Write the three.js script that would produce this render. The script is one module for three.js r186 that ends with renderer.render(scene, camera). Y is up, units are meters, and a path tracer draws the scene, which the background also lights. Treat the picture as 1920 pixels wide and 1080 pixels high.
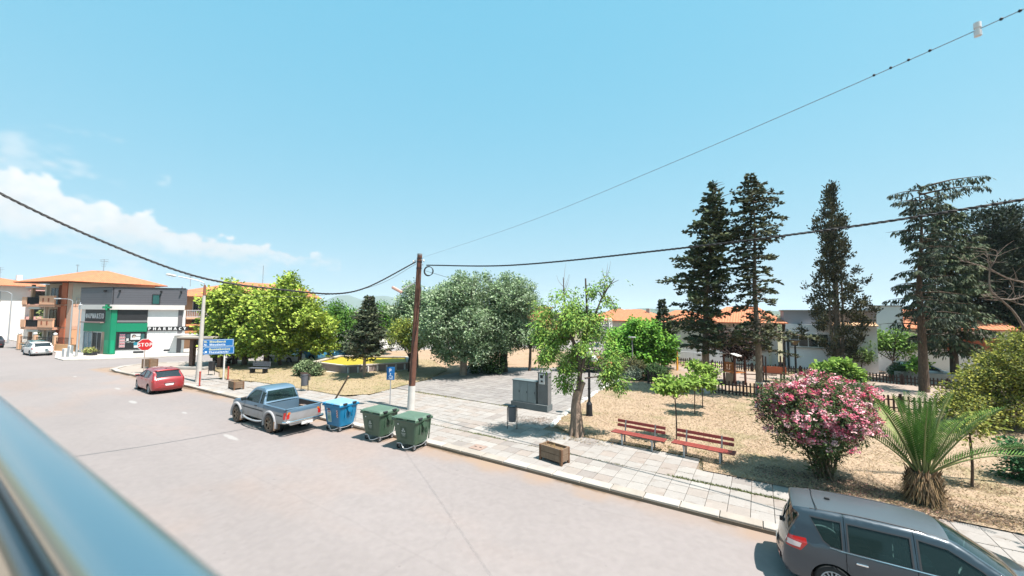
import * as THREE from 'three';
import { mergeGeometries, mergeVertices, toCreasedNormals } from 'three/addons/utils/BufferGeometryUtils.js';
import { RoundedBoxGeometry } from 'three/addons/geometries/RoundedBoxGeometry.js';
import { TextGeometry } from 'three/addons/geometries/TextGeometry.js';
import { FontLoader } from 'three/addons/loaders/FontLoader.js';
import { TessellateModifier } from 'three/addons/modifiers/TessellateModifier.js';

// ---------- camera, sky, sun, exposure ----------
const scene = new THREE.Scene();
const camera = new THREE.PerspectiveCamera(72.77, 16 / 9, 0.05, 9000);
camera.rotation.order = 'YXZ';
camera.position.set(0, 5.5, 0);
camera.rotation.set(0.0596, 0.5636, 0.0065);
camera.focus = 24; camera.userData.fStop = 1.3;
const renderer = new THREE.WebGLRenderer({ antialias: true });
renderer.toneMapping = THREE.LinearToneMapping;
renderer.toneMappingExposure = 2.5;
renderer.shadowMap.enabled = true;
const SUN = new THREE.Vector3(0.42, 0.905, 0.0).normalize();
const sunLight = new THREE.DirectionalLight(new THREE.Color(1, 0.925, 0.87), 4.9);
sunLight.position.copy(SUN).multiplyScalar(120).add(new THREE.Vector3(-20, 0, -20));
sunLight.target.position.set(-20, 0, -20);
sunLight.castShadow = true;
sunLight.shadow.mapSize.set(4096, 4096);
Object.assign(sunLight.shadow.camera, { left: -90, right: 90, top: 70, bottom: -70, near: 1, far: 300 });
scene.add(sunLight, sunLight.target);
scene.fog = new THREE.FogExp2(0xcfe3ee, 0.00013);

// ---------- random numbers and noise ----------
function rngOf(seed) { let a = seed >>> 0; return () => { a = (a + 0x6d2b79f5) | 0; let t = Math.imul(a ^ (a >>> 15), 1 | a); t = (t + Math.imul(t ^ (t >>> 7), 61 | t)) ^ t; return ((t ^ (t >>> 14)) >>> 0) / 4294967296; }; }
const TAB = (() => { const r = rngOf(99), t = new Float32Array(65536); for (let i = 0; i < 65536; i++) t[i] = r(); return t; })();
const hash = (x, y, s) => TAB[(((y * 7 + s * 31) & 255) << 8) | ((x + s * 57 + (y >> 8) * 13) & 255)];
function vnoise(x, y, p = 0, s = 1) {            // value noise, repeating after p cells when p is set
  const xi = Math.floor(x), yi = Math.floor(y), fx = x - xi, fy = y - yi, u = fx * fx * (3 - 2 * fx), v = fy * fy * (3 - 2 * fy);
  let x0 = xi, x1 = xi + 1, y0 = yi, y1 = yi + 1;
  if (p) { x0 = ((x0 % p) + p) % p; x1 = ((x1 % p) + p) % p; y0 = ((y0 % p) + p) % p; y1 = ((y1 % p) + p) % p; }
  const a = hash(x0, y0, s), b = hash(x1, y0, s), c = hash(x0, y1, s), d = hash(x1, y1, s);
  return a + (b - a) * u + (c - a) * v + (a - b - c + d) * u * v;
}
function fbm(x, y, o = 4, p = 0, s = 1) { let t = 0, a = 0.5, n = 0; for (let i = 0; i < o; i++) { t += a * vnoise(x, y, p, s + i * 17); n += a; a *= 0.5; x *= 2; y *= 2; p *= 2; } return t / n; }
const sstep = (a, b, x) => { const t = Math.min(1, Math.max(0, (x - a) / (b - a))); return t * t * (3 - 2 * t); };
const lerp = (a, b, t) => a + (b - a) * t;
const R = rngOf(20240611);
const rr = (a, b, r = R) => a + (b - a) * r();

// ---------- sky: clear summer air with a bank of low cumulus ----------
{
  const W = 2048, H = 1024, data = new Float32Array(W * H * 4), DEG = 180 / Math.PI;
  const bank = [[-200, 15.5, 7.6], [-184, 14, 6.4], [-175.5, 12.9, 6.3], [-172.4, 11.7, 6.4], [-170.2, 10.4, 6.5], [-167, 10.3, 6.4], [-162, 9.0, 5.7], [-158, 8.3, 5.6], [-154.6, 7.9, 5.8], [-150, 7.3, 5.9], [-147, 6.6, 6.1], [-145.5, 6.3, 6.2]];
  for (let j = 0; j < H; j++) {
    const el = ((j + 0.5) / H - 0.5) * Math.PI, y = Math.sin(el), eld = el * DEG;
    for (let i = 0; i < W; i++) {
      const az = ((i + 0.5) / W - 0.5) * 2 * Math.PI, azd = az * DEG, x = Math.cos(az) * Math.cos(el), z = Math.sin(az) * Math.cos(el);
      const cs = x * SUN.x + y * SUN.y + z * SUN.z, e = Math.max(0, y);
      const h = Math.exp(-e * 5.2), m = Math.exp(-e * 1.5);
      // deep blue away from the sun, paler near it and towards the horizon
      let r = 0.044 + 0.092 * m + 0.150 * h, g = 0.192 + 0.112 * m + 0.050 * h, b = 0.300 + 0.084 * m + 0.002 * h;
      const glow = 0.55 * Math.pow(Math.max(0, cs * 0.5 + 0.5), 2.2) - 0.10;
      r *= 1 + 0.55 * glow; g *= 1 + 0.32 * glow; b *= 1 + 0.2 * glow;
      const aur = 0.34 * Math.pow(Math.max(0, cs), 7);      // whitish glare round the sun
      r += aur; g += aur * 0.96; b += aur * 0.88;
      let al = 0;
      if (eld > 0.5 && eld < 24) {
        const q = azd > 100 ? azd - 360 : azd;
        let top = 0, bot = 0;
        for (let k = 0; k + 1 < bank.length; k++) if (q >= bank[k][0] && q <= bank[k + 1][0]) { const t = (q - bank[k][0]) / (bank[k + 1][0] - bank[k][0]); top = lerp(bank[k][1], bank[k + 1][1], t); bot = lerp(bank[k][2], bank[k + 1][2], t); }
        const n1 = fbm(q * 0.55 + 40, eld * 0.8, 5, 0, 5), n2 = fbm(q * 1.3, eld * 1.7, 4, 0, 9);
        if (top > 0) {
          const tt = top + (n1 - 0.55) * 3.2 + (n2 - 0.5) * 1.0, bb = bot + (n2 - 0.5) * 2.6;
          al = sstep(0, 0.5, tt - eld) * sstep(-0.6, 1.9, eld - bb) * (0.62 + 0.42 * n2);
        }
        // loose wisps, and other low banks round the horizon
        const wisp = sstep(0.58, 0.78, fbm(q * 0.22 + 3, eld * 0.5, 5, 0, 31)) * sstep(24, 12, eld) * sstep(2, 5, eld) * (q < -164 || q > -40 || q < -200 ? 0.45 : 0.0);
        const wisp2 = sstep(0.5, 0.75, fbm(q * 0.3 + 13, eld * 0.9, 5, 0, 77)) * sstep(8, 5.5, eld) * sstep(2, 4, eld) * (q < -146 ? 0.4 : 0.0);
        al = Math.min(1, Math.max(al, wisp, wisp2));
        const lum = 0.335 + 0.065 * n1 + 0.045 * sstep(0, 6, eld - bot);
        r = lerp(r, lum * 0.985, al); g = lerp(g, lum * 0.995, al); b = lerp(b, lum * 1.0, al);
      }
      const k = (j * W + i) * 4;
      data[k] = r; data[k + 1] = g; data[k + 2] = b; data[k + 3] = 1;
    }
  }
  const sky = new THREE.DataTexture(data, W, H, THREE.RGBAFormat, THREE.FloatType);
  sky.mapping = THREE.EquirectangularReflectionMapping; sky.magFilter = THREE.LinearFilter; sky.needsUpdate = true;
  scene.background = sky; scene.environment = sky;
}

// ---------- names, things, parts ----------
const used = new Map();
function numbered(n) { const k = used.get(n) ?? 0; used.set(n, k + 1); return k ? n + '_' + String(k).padStart(3, '0') : n; }
function tag(o, label, category, group) { o.userData.label = label; o.userData.category = category; if (group) o.userData.group = group; return o; }
function thing(name, label, category, pos = [0, 0, 0], turn = 0, group) {
  const o = new THREE.Group(); o.name = numbered(name); o.position.set(...pos); o.rotation.y = turn; scene.add(o); return tag(o, label, category, group);
}
function struct(o, kind = 'structure') { o.userData.kind = kind; return o; }
function copyOf(o, pos, turn, label) { const c = o.clone(); c.name = numbered(o.name.replace(/_\d{3}$/, '')); c.userData = { ...o.userData }; scene.add(c); c.position.set(...pos); c.rotation.y = turn; if (label) c.userData.label = label; return c; }

// ---------- geometry helpers ----------
const V = (x, y, z) => new THREE.Vector3(x, y, z), M4 = () => new THREE.Matrix4();
function boxUV(g) {                                   // uv in metres, by the side a face looks to
  const p = g.attributes.position, n = g.attributes.normal, uv = new Float32Array(p.count * 2);
  for (let i = 0; i < p.count; i++) {
    const ax = Math.abs(n.getX(i)), ay = Math.abs(n.getY(i)), az = Math.abs(n.getZ(i));
    if (ay >= ax && ay >= az) { uv[2 * i] = p.getX(i); uv[2 * i + 1] = p.getZ(i); } else if (ax > az) { uv[2 * i] = p.getZ(i); uv[2 * i + 1] = p.getY(i); } else { uv[2 * i] = p.getX(i); uv[2 * i + 1] = p.getY(i); }
  }
  g.setAttribute('uv', new THREE.BufferAttribute(uv, 2)); return g;
}
function mesh(name, g, m, parent) { const o = new THREE.Mesh(g, m); o.name = parent ? name : numbered(name); o.castShadow = o.receiveShadow = true; (parent ?? scene).add(o); return o; }
const unitBox = new THREE.BoxGeometry(1, 1, 1).toNonIndexed();
class MB {
  constructor() { this.g = []; }
  add(g, m) {
    g = g.index ? g.toNonIndexed() : g.clone();
    for (const k of Object.keys(g.attributes)) if (k !== 'position' && k !== 'normal') g.deleteAttribute(k);
    if (m) g.applyMatrix4(m);
    this.g.push(g); return this;
  }
  box(w, h, d, x, y, z, ry = 0, rx = 0, rz = 0) { return this.add(unitBox, M4().compose(V(x, y, z), new THREE.Quaternion().setFromEuler(new THREE.Euler(rx, ry, rz, 'YXZ')), V(w, h, d))); }
  rbox(w, h, d, x, y, z, r = 0.02, ry = 0, rx = 0, rz = 0, seg = 1) { return this.add(new RoundedBoxGeometry(w, h, d, seg, r), M4().compose(V(x, y, z), new THREE.Quaternion().setFromEuler(new THREE.Euler(rx, ry, rz, 'YXZ')), V(1, 1, 1))); }
  cyl(rt, rb, h, x, y, z, seg = 12, rx = 0, rz = 0, ry = 0) { return this.add(new THREE.CylinderGeometry(rt, rb, h, seg), M4().compose(V(x, y, z), new THREE.Quaternion().setFromEuler(new THREE.Euler(rx, ry, rz)), V(1, 1, 1))); }
  sph(r, x, y, z, sx = 1, sy = 1, sz = 1, seg = 14) { return this.add(new THREE.SphereGeometry(r, seg, seg * 0.7 | 0), M4().compose(V(x, y, z), new THREE.Quaternion(), V(sx, sy, sz))); }
  bar(a, b, ra, rb = ra, seg = 6) {
    const A = V(...a), B = V(...b), d = B.clone().sub(A), l = d.length();
    return this.add(new THREE.CylinderGeometry(rb, ra, l, seg), M4().compose(A.add(B).multiplyScalar(0.5), new THREE.Quaternion().setFromUnitVectors(V(0, 1, 0), d.divideScalar(l)), V(1, 1, 1)));
  }
  tube(pts, r, seg = 8, n = 0) { return this.add(new THREE.TubeGeometry(new THREE.CatmullRomCurve3(pts.map((p) => V(...p))), n || pts.length * 5, r, seg)); }
  taper(pts, r0, r1, seg = 7, n = 0) {               // a limb: a tube whose radius shrinks along it
    const c = new THREE.CatmullRomCurve3(pts.map((p) => V(...p))), N = n || pts.length * 4, g = new THREE.TubeGeometry(c, N, 1, seg), p = g.attributes.position;
    for (let i = 0; i <= N; i++) { const o = c.getPointAt(i / N), r = lerp(r0, r1, i / N); for (let j = 0; j <= seg; j++) { const k = i * (seg + 1) + j; p.setXYZ(k, o.x + (p.getX(k) - o.x) * r, o.y + (p.getY(k) - o.y) * r, o.z + (p.getZ(k) - o.z) * r); } }
    return this.add(g);
  }
  geo() { const g = this.g.length > 1 ? mergeGeometries(this.g) : this.g[0]; return boxUV(g); }
  build(name, mat, parent) { return mesh(name, this.geo(), mat, parent); }
}
function flat(pts, y, holes = []) {                   // a horizontal sheet from [x, z] points, uv in metres
  const g = new THREE.ShapeGeometry(shapeOf(pts, holes)); g.rotateX(-Math.PI / 2); g.translate(0, y, 0); return boxUV(g);
}
function shapeOf(pts, holes = []) {
  const s = new THREE.Shape(pts.map(([x, z]) => new THREE.Vector2(x, -z)));
  for (const h of holes) s.holes.push(new THREE.Path(h.map(([x, z]) => new THREE.Vector2(x, -z))));
  return s;
}
function slab(pts, y0, y1) { const g = new THREE.ExtrudeGeometry(shapeOf(pts), { depth: y1 - y0, bevelEnabled: false }); g.rotateX(-Math.PI / 2); g.translate(0, y0, 0); return boxUV(g); }
function inPoly(pts, x, z) { let c = false; for (let i = 0, j = pts.length - 1; i < pts.length; j = i++) if ((pts[i][1] > z) !== (pts[j][1] > z) && x < ((pts[j][0] - pts[i][0]) * (z - pts[i][1])) / (pts[j][1] - pts[i][1]) + pts[i][0]) c = !c; return c; }

// ---------- textures and materials ----------
function texture(w, h, fn, metres, srgb = true) {     // fn(u, v) -> [r, g, b] as real base colours (linear) when srgb
  const d = new Uint8Array(w * h * 4), enc = (c) => { c = Math.min(1, Math.max(0, c)); return Math.round(255 * (srgb ? (c <= 0.0031308 ? c * 12.92 : 1.055 * Math.pow(c, 1 / 2.4) - 0.055) : c)); };
  for (let j = 0; j < h; j++) for (let i = 0; i < w; i++) { const c = fn((i + 0.5) / w, (j + 0.5) / h), k = (j * w + i) * 4; d[k] = enc(c[0]); d[k + 1] = enc(c[1]); d[k + 2] = enc(c[2]); d[k + 3] = 255; }
  const t = new THREE.DataTexture(d, w, h); if (srgb) t.colorSpace = THREE.SRGBColorSpace;
  t.wrapS = t.wrapT = THREE.RepeatWrapping; t.magFilter = THREE.LinearFilter; t.needsUpdate = true;
  if (metres) t.repeat.set(1 / metres, 1 / metres);
  return t;
}
const ALB = 0.78;                                      // keeps every base colour in real-world range for this exposure
const std = (r, g, b, rough = 0.8, o = {}) => { const { metal, ...rest } = o; if (!(metal > 0.5)) { r *= ALB; g *= ALB; b *= ALB; } return new THREE.MeshStandardMaterial({ color: new THREE.Color().setRGB(r, g, b), roughness: rough, metalness: metal ?? 0, side: THREE.DoubleSide, ...rest }); };
const phys = (r, g, b, rough, o = {}) => new THREE.MeshPhysicalMaterial({ color: new THREE.Color().setRGB(...[r, g, b].map((c) => (o.metalness > 0.5 ? c : c * ALB))), roughness: rough, side: THREE.DoubleSide, ...o });
const tint = (m, r, g, b) => { const c = m.clone(); c.color.setRGB(r * ALB, g * ALB, b * ALB); return c; };
const grain = (s, lo, hi, f, st = [1, 1]) => texture(256, 256, (u, v) => { const n = lerp(lo, hi, fbm(u * f * st[0], v * f * st[1], 5, f, s)); return [n, n, n]; }, 0, false);
const stuccoT = texture(512, 512, (u, v) => { const n = fbm(u * 6, v * 6, 5, 6, 3), f = fbm(u * 60, v * 60, 2, 60, 8); const k = 0.90 + 0.10 * n + 0.06 * (f - 0.5); return [k, k * (0.995 - 0.01 * n), k * (0.985 - 0.015 * n)]; }, 5);
const streakT = texture(512, 512, (u, v) => { const n = fbm(u * 40, v * 3, 5, 40, 3), f = fbm(u * 8, v * 8, 4, 8, 8), s = sstep(0.5, 0.8, n) * sstep(0.25, 1, v); const k = 0.95 + 0.08 * (f - 0.5) - 0.42 * s; return [k * 0.98, k, k * 1.01]; }, 4.5);
const woodT = texture(256, 256, (u, v) => { const n = fbm(u * 40, v * 4, 4, 40, 21), f = fbm(u * 6, v * 6, 3, 6, 5); const k = 0.62 + 0.5 * n - 0.25 * f; return [k, k * 0.94, k * 0.88]; }, 0.8);
const barkT = texture(256, 256, (u, v) => { const n = fbm(u * 26, v * 5, 5, 26, 41), f = fbm(u * 5, v * 5, 3, 5, 6); const k = 0.35 + 0.85 * n * n + 0.3 * f; return [k, k * 0.93, k * 0.86]; }, 0.9);
const dirtT = texture(256, 256, (u, v) => { const n = fbm(u * 5, v * 5, 5, 5, 51), f = fbm(u * 40, v * 40, 2, 40, 3); const k = 0.8 + 0.3 * n + 0.1 * (f - 0.5); return [k, k * 0.97, k * 0.93]; }, 2.2);
const bumpT = grain(61, 0, 1, 24); bumpT.repeat.set(1.2, 1.2);
const barkBump = texture(256, 256, (u, v) => { const n = fbm(u * 26, v * 5, 5, 26, 41); return [n, n, n]; }, 0.9, false);
const M = {
  white: std(0.72, 0.72, 0.71, 0.8, { map: stuccoT }), cream: std(0.66, 0.58, 0.46, 0.85, { map: stuccoT }), peach: std(0.66, 0.41, 0.26, 0.85, { map: stuccoT }), orangeWall: std(0.62, 0.29, 0.13, 0.85, { map: stuccoT }),
  redCol: std(0.38, 0.10, 0.045, 0.85, { map: stuccoT }), dirtyWhite: std(0.62, 0.64, 0.66, 0.85, { map: streakT }), greyRoof: std(0.24, 0.235, 0.25, 0.85, { map: streakT }),
  dark: std(0.02, 0.02, 0.022, 0.6), black: std(0.012, 0.012, 0.013, 0.5), rubber: std(0.022, 0.022, 0.022, 0.85), grey: std(0.2, 0.2, 0.2, 0.6), lightGrey: std(0.45, 0.46, 0.47, 0.5),
  steel: std(0.5, 0.5, 0.5, 0.35, { metal: 0.9 }), chrome: std(0.8, 0.8, 0.8, 0.12, { metal: 1 }), galv: std(0.42, 0.43, 0.44, 0.45, { metal: 0.6 }),
  pane: phys(0.02, 0.03, 0.032, 0.06, { ior: 1.5 }), shade: std(0.035, 0.035, 0.04, 0.8),
  woodBrown: std(0.20, 0.105, 0.055, 0.75, { map: woodT }), woodGrey: std(0.27, 0.19, 0.13, 0.85, { map: woodT }), woodDark: std(0.055, 0.024, 0.017, 0.7, { map: woodT }), woodOrange: std(0.55, 0.19, 0.035, 0.6, { map: woodT }), woodRed: std(0.30, 0.035, 0.022, 0.5, { map: woodT }),
  concrete: std(0.40, 0.39, 0.37, 0.9, { map: dirtT, bumpMap: bumpT, bumpScale: 0.004 }), kerb: std(0.385, 0.365, 0.335, 0.9, { map: dirtT, bumpMap: bumpT, bumpScale: 0.005 }),
  whitewash: std(0.66, 0.65, 0.63, 0.9, { map: dirtT }), iron: std(0.018, 0.02, 0.024, 0.5, { metal: 0.3 }),
};
const fontThin = await new FontLoader().loadAsync('fonts/droid/droid_sans_regular.typeface.json');
const font = await new FontLoader().loadAsync('fonts/droid/droid_sans_bold.typeface.json');
function text(str, size, depth = 0.02, spread = 1, font_ = font) {
  const g = []; let x = 0;
  for (const ch of str) { if (ch === ' ') { x += size * 0.4; continue; } const t = new TextGeometry(ch, { font: font_, size, depth, curveSegments: 4, bevelEnabled: false }); t.computeBoundingBox(); const w = t.boundingBox.max.x; t.translate(x, 0, 0); x += w + size * 0.16 * spread; g.push(t.index ? t.toNonIndexed() : t); }
  const m = mergeGeometries(g); m.computeBoundingBox(); const b = m.boundingBox; m.translate(-(b.min.x + b.max.x) / 2, -(b.min.y + b.max.y) / 2, 0); m.userData.w = b.max.x - b.min.x; return m;
}
// ---------- ground, hills ----------
{
  const t = texture(512, 512, (u, v) => { const n = fbm(u * 8, v * 8, 5, 8, 71), k = 0.75 + 0.5 * n; return [0.20 * k, 0.175 * k, 0.10 * k]; }, 60);
  const g = new THREE.PlaneGeometry(14000, 14000, 8, 8); g.rotateX(-Math.PI / 2); g.translate(0, -0.12, 0);
  struct(mesh('ground', boxUV(g), std(1, 1, 1, 0.95, { map: t })));
}
function hills(name, az0, az1, dist, crest, col, seed) {             // a range of hills: crest(t) gives its height in metres
  const n = 70, m = 10, pos = [], idx = [];
  for (let i = 0; i <= n; i++) for (let j = 0; j <= m; j++) {
    const t = i / n, az = lerp(az0, az1, t) * Math.PI / 180, s = j / m, d = dist * (0.80 + 0.55 * s), bump = Math.sin(Math.PI * s);
    const h = crest(t) * bump * (0.9 + 0.22 * (fbm(t * 14 + 3, s * 4 + seed, 4, 0, seed) - 0.5)) - 0.5 * (s === 0 || s === 1);
    pos.push(Math.cos(az) * d, h - (i === 0 || i === n ? 3 : 0), Math.sin(az) * d); if (i < n && j < m) { const a = i * (m + 1) + j; idx.push(a, a + 1, a + m + 1, a + 1, a + m + 2, a + m + 1); }
  }
  const g = new THREE.BufferGeometry(); g.setAttribute('position', new THREE.Float32BufferAttribute(pos, 3)); g.setIndex(idx); g.computeVertexNormals();
  struct(mesh(name, boxUV(g), std(...col, 0.95)));
}
const humps = (list) => (t) => list.reduce((a, [c, w, h]) => Math.max(a, h * Math.exp(-(((t - c) / w) ** 2))), 4);
hills('hills', -156, -128, 4200, humps([[0.38, 0.13, 178], [0.55, 0.16, 190], [0.72, 0.1, 160], [0.15, 0.12, 90]]), [0.09, 0.12, 0.075], 3);
hills('hills', -112, -70, 2300, humps([[0.2, 0.09, 30], [0.3, 0.08, 26], [0.5, 0.12, 24], [0.66, 0.12, 19], [0.86, 0.12, 17]]), [0.07, 0.10, 0.05], 8);
hills('hills', -200, -155, 3300, humps([[0.3, 0.16, 130], [0.56, 0.13, 172], [0.75, 0.12, 178], [0.9, 0.08, 150]]), [0.09, 0.12, 0.075], 5);

// ---------- roads ----------
const asphalt = (n, f, q) => { const k = 0.94 + 0.16 * (n - 0.5) + 0.13 * (f - 0.5) + 0.05 * (q - 0.5); return [0.252 * k, 0.224 * k, 0.214 * k]; };
{
  const x0 = -52, w = 66, z0 = -12.6, h = 16.5;
  const kz = (x) => (x > -11 ? -11.95 : x > -27 ? -11.95 + 0.4 * (-11 - x) / 16 : -11.55 + 0.95 * (-27 - x) / 20);
  const marks = []; const mr = rngOf(5);
  for (let i = 0; i < 420; i++) marks.push([lerp(x0, x0 + w, mr()), lerp(-11.5, 2, mr()), 0.02 + 0.06 * mr() ** 5, 0.25 + 0.5 * mr()]);
  const pale = [[-37.6, -8.6, 0.6, 0.14], [-31.5, -7.9, 0.7, 0.16], [-19.4, -8.1, 0.8, 0.14], [-47, -8.2, 0.5, 0.12], [-26, -8.6, 0.35, 0.1]];
  const tars = [[[-50, -6.9], [-30, -6.3], [-12, -6.7], [2, -6.2]], [[-33, -9.2], [-29, -9.6]], [[-14, -11.2], [-9, -10.4], [-3, -10.9]], [[-22, -3.5], [-19, -5.2], [-18.4, -7.0]], [[-8, -9.3], [-6.5, -7.4], [-6.9, -5.5]]];
  const seg = (px, pz, a, b) => { const dx = b[0] - a[0], dz = b[1] - a[1], t = Math.min(1, Math.max(0, ((px - a[0]) * dx + (pz - a[1]) * dz) / (dx * dx + dz * dz))); return Math.hypot(px - a[0] - t * dx, pz - a[1] - t * dz); };
  const t = texture(1800, 640, (u, v) => {
    const x = x0 + u * w, z = z0 + v * h;
    const n = fbm(x * 0.16, z * 0.3, 5, 0, 81), f = fbm(x * 8, z * 8, 2, 0, 82), q = fbm(x * 1.1, z * 1.6, 4, 0, 83);
    let c = asphalt(n, f, q);
    const warm = sstep(0.45, 0.75, fbm(x * 0.22 + 7, z * 0.4, 4, 0, 84)); c[0] *= 1 + 0.07 * warm; c[2] *= 1 - 0.05 * warm;
    const lane = 0.05 * Math.exp(-(((z + 5.2) / 1.3) ** 2)) + 0.05 * Math.exp(-(((z + 1.7) / 1.2) ** 2)); c = c.map((a) => a * (1 - lane));
    for (const [mx, mz, r, k] of marks) { if (Math.abs(mx - x) > r) continue; const d = Math.hypot(x - mx, (z - mz) * 1.3); if (d < r) c = c.map((a) => a * (1 - 0.45 * k * sstep(r, r * 0.4, d))); }
    for (const [px, pz, a, b] of pale) { const d = Math.hypot((x - px) / a, (z - pz - (x - px) * 0.04) / b) + 0.5 * (f - 0.5); if (d < 1) { const k = 0.75 * sstep(1, 0.6, d); c = [lerp(c[0], 0.34, k), lerp(c[1], 0.33, k), lerp(c[2], 0.315, k)]; } }
    for (const line of tars) for (let i = 0; i + 1 < line.length; i++) { const d = seg(x + 0.35 * (q - 0.5), z + 0.5 * (n - 0.5), line[i], line[i + 1]); if (d < 0.03) c = c.map((a) => a * 0.95); }
    const g = z - kz(x);                          // dust that has gathered along the kerb
    const dust = sstep(0.95, 0.05, g + 0.7 * (q - 0.5)) * (0.35 + 0.65 * sstep(0.3, 0.6, fbm(x * 0.9, 3, 3, 0, 87)));
    c = [lerp(c[0], 0.28, dust), lerp(c[1], 0.20, dust), lerp(c[2], 0.145, dust)];
    const soil = sstep(0.2, 0.0, g + 0.12 * (f - 0.5)) * sstep(0.35, 0.6, q); c = [lerp(c[0], 0.13, soil), lerp(c[1], 0.085, soil), lerp(c[2], 0.05, soil)];
    return c;
  });
  t.repeat.set(1 / w, 1 / h); t.offset.set(-x0 / w, -z0 / h); t.wrapS = t.wrapT = THREE.ClampToEdgeWrapping;
  const bump = grain(91, 0, 1, 64); bump.repeat.set(1.6, 1.6);
  struct(mesh('road', flat([[x0, z0], [x0 + w, z0], [x0 + w, z0 + h], [x0, z0 + h]], 0), std(1, 1, 1, 0.93, { map: t, bumpMap: bump, bumpScale: 0.003 })));
  const tt = texture(512, 512, (u, v) => asphalt(fbm(u * 3, v * 3, 4, 3, 93), fbm(u * 90, v * 90, 2, 90, 94), fbm(u * 12, v * 12, 3, 12, 95)), 9);
  const far = std(1.0, 1.0, 1.0, 0.93, { map: tt });
  struct(mesh('cross_street', flat([[-150, 18], [-52, 18], [-52, -12.6], [-20, -12.6], [-20, -70], [-150, -70]], -0.004), far));
  struct(mesh('road', flat([[14, -12.6], [90, -12.6], [90, 3.9], [14, 3.9]], -0.004), far));
}

// ---------- the park: a raised platform, its soil, lawns, plaza and playground ----------
const KERB = [[46, -12.25], [8, -12.0], [-4.7, -11.92], [-11, -11.95], [-15, -11.85], [-26.7, -11.55], [-34.4, -11.4], [-41.2, -10.95], [-47.2, -10.6], [-49.3, -10.75], [-50.9, -11.8], [-51.5, -13.2], [-51.1, -14.9], [-48.6, -18.2], [-45.4, -21.2], [-44.6, -24.6], [-45, -30], [-41, -38], [-36, -46]];
struct(mesh('park_ground', slab([...KERB, [-33, -52], [46, -52]], -0.05, 0.09), std(0.2, 0.16, 0.12, 0.95, { map: dirtT })));
const dryT = texture(1024, 1024, (u, v) => {
  const n = fbm(u * 5, v * 5, 5, 5, 101), f = fbm(u * 110, v * 60, 3, 110, 102), q = fbm(u * 22, v * 22, 4, 22, 103);
  const k = 0.82 + 0.5 * (f - 0.28) + 0.25 * (q - 0.5), soil = 0.6 * sstep(0.5, 0.75, q * 0.5 + n * 0.5), gr = sstep(0.56, 0.74, fbm(u * 7 + 3, v * 7, 4, 7, 104));
  let c = [0.37 * k, 0.27 * k, 0.178 * k];
  c = [lerp(c[0], 0.31 * k, soil), lerp(c[1], 0.215 * k, soil), lerp(c[2], 0.145 * k, soil)];
  return [lerp(c[0], 0.20 * k, gr * 0.45), lerp(c[1], 0.185 * k, gr * 0.45), lerp(c[2], 0.075 * k, gr * 0.45)];
}, 7);
const dryBump = texture(512, 512, (u, v) => { const f = fbm(u * 70, v * 40, 3, 70, 105); return [f, f, f]; }, 3.5, false);
const dry = std(1, 1, 1, 0.97, { map: dryT, bumpMap: dryBump, bumpScale: 0.03 });
const LAWN = [[-5.6, -16.15], [-7.2, -16.3], [-8.25, -16.9], [-8.55, -17.8], [-8.75, -20], [-9, -22.6], [-9.3, -26.7], [-9.3, -31.2], [-7.2, -30.7], [40, -30.7], [40, -15.0], [-1.75, -15.0], [-1.9, -16.15]];
const LAWN2 = [[-35.6, -13.9], [-31.9, -14.75], [-26.5, -15.2], [-22.2, -15.4], [-21.2, -16.6], [-21.5, -18.9], [-22.1, -22.6], [-24, -27], [-30, -31.5], [-38, -31.5], [-43, -27], [-43.4, -22], [-46.5, -18.8], [-44.2, -16], [-39, -15.2]];
const rough_ = (pts, y, amp, max = 0.6) => {          // a sheet with a little relief
  let g = new TessellateModifier(max, 6).modify(flat(pts, y)); g = mergeVertices(boxUV(g)); const p = g.attributes.position;
  for (let i = 0; i < p.count; i++) p.setY(i, y + amp * fbm(p.getX(i) * 0.45, p.getZ(i) * 0.45, 4, 0, 107) + 0.4 * amp * vnoise(p.getX(i) * 3, p.getZ(i) * 3, 0, 9));
  g.computeVertexNormals(); return boxUV(g);
};
struct(mesh('lawn', rough_(LAWN, 0.115, 0.07), dry));
struct(mesh('lawn', rough_(LAWN2, 0.115, 0.07), tint(dry, 0.92, 0.97, 0.85)));
struct(mesh('dry_earth', flat([[-24, -27], [-22.1, -22.8], [-9.4, -31.6], [-9.4, -47], [-33, -50], [-40.5, -38], [-44, -30]], 0.1), tint(dry, 1.02, 0.95, 0.92)));
{
  const t = texture(512, 512, (u, v) => { const n = fbm(u * 4, v * 4, 5, 4, 111), f = fbm(u * 60, v * 60, 2, 60, 112), k = 0.86 + 0.2 * n + 0.14 * (f - 0.5); const g = sstep(0.5, 0.66, fbm(u * 3 + 5, v * 3, 4, 3, 113)); return [lerp(0.33, 0.29, g) * k, lerp(0.26, 0.20, g) * k, lerp(0.21, 0.115, g) * k]; }, 11);
  struct(mesh('playground_sand', rough_([[-9.3, -30.75], [40, -30.75], [40, -50], [-9.3, -50]], 0.1, 0.05, 1.5), std(1, 1, 1, 0.97, { map: t, bumpMap: dryBump, bumpScale: 0.015 })));
}

struct(mesh('corner_pavement', flat([[-35.6, -11.9], [-41.2, -11.4], [-47.2, -11.05], [-49.1, -11.2], [-50.5, -12.1], [-51.05, -13.2], [-50.7, -14.7], [-48.4, -17.9], [-46.6, -18.7], [-44.2, -15.9], [-39, -15.1], [-35.6, -13.8]], 0.101), std(0.34, 0.30, 0.265, 0.9, { map: dirtT })));
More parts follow.
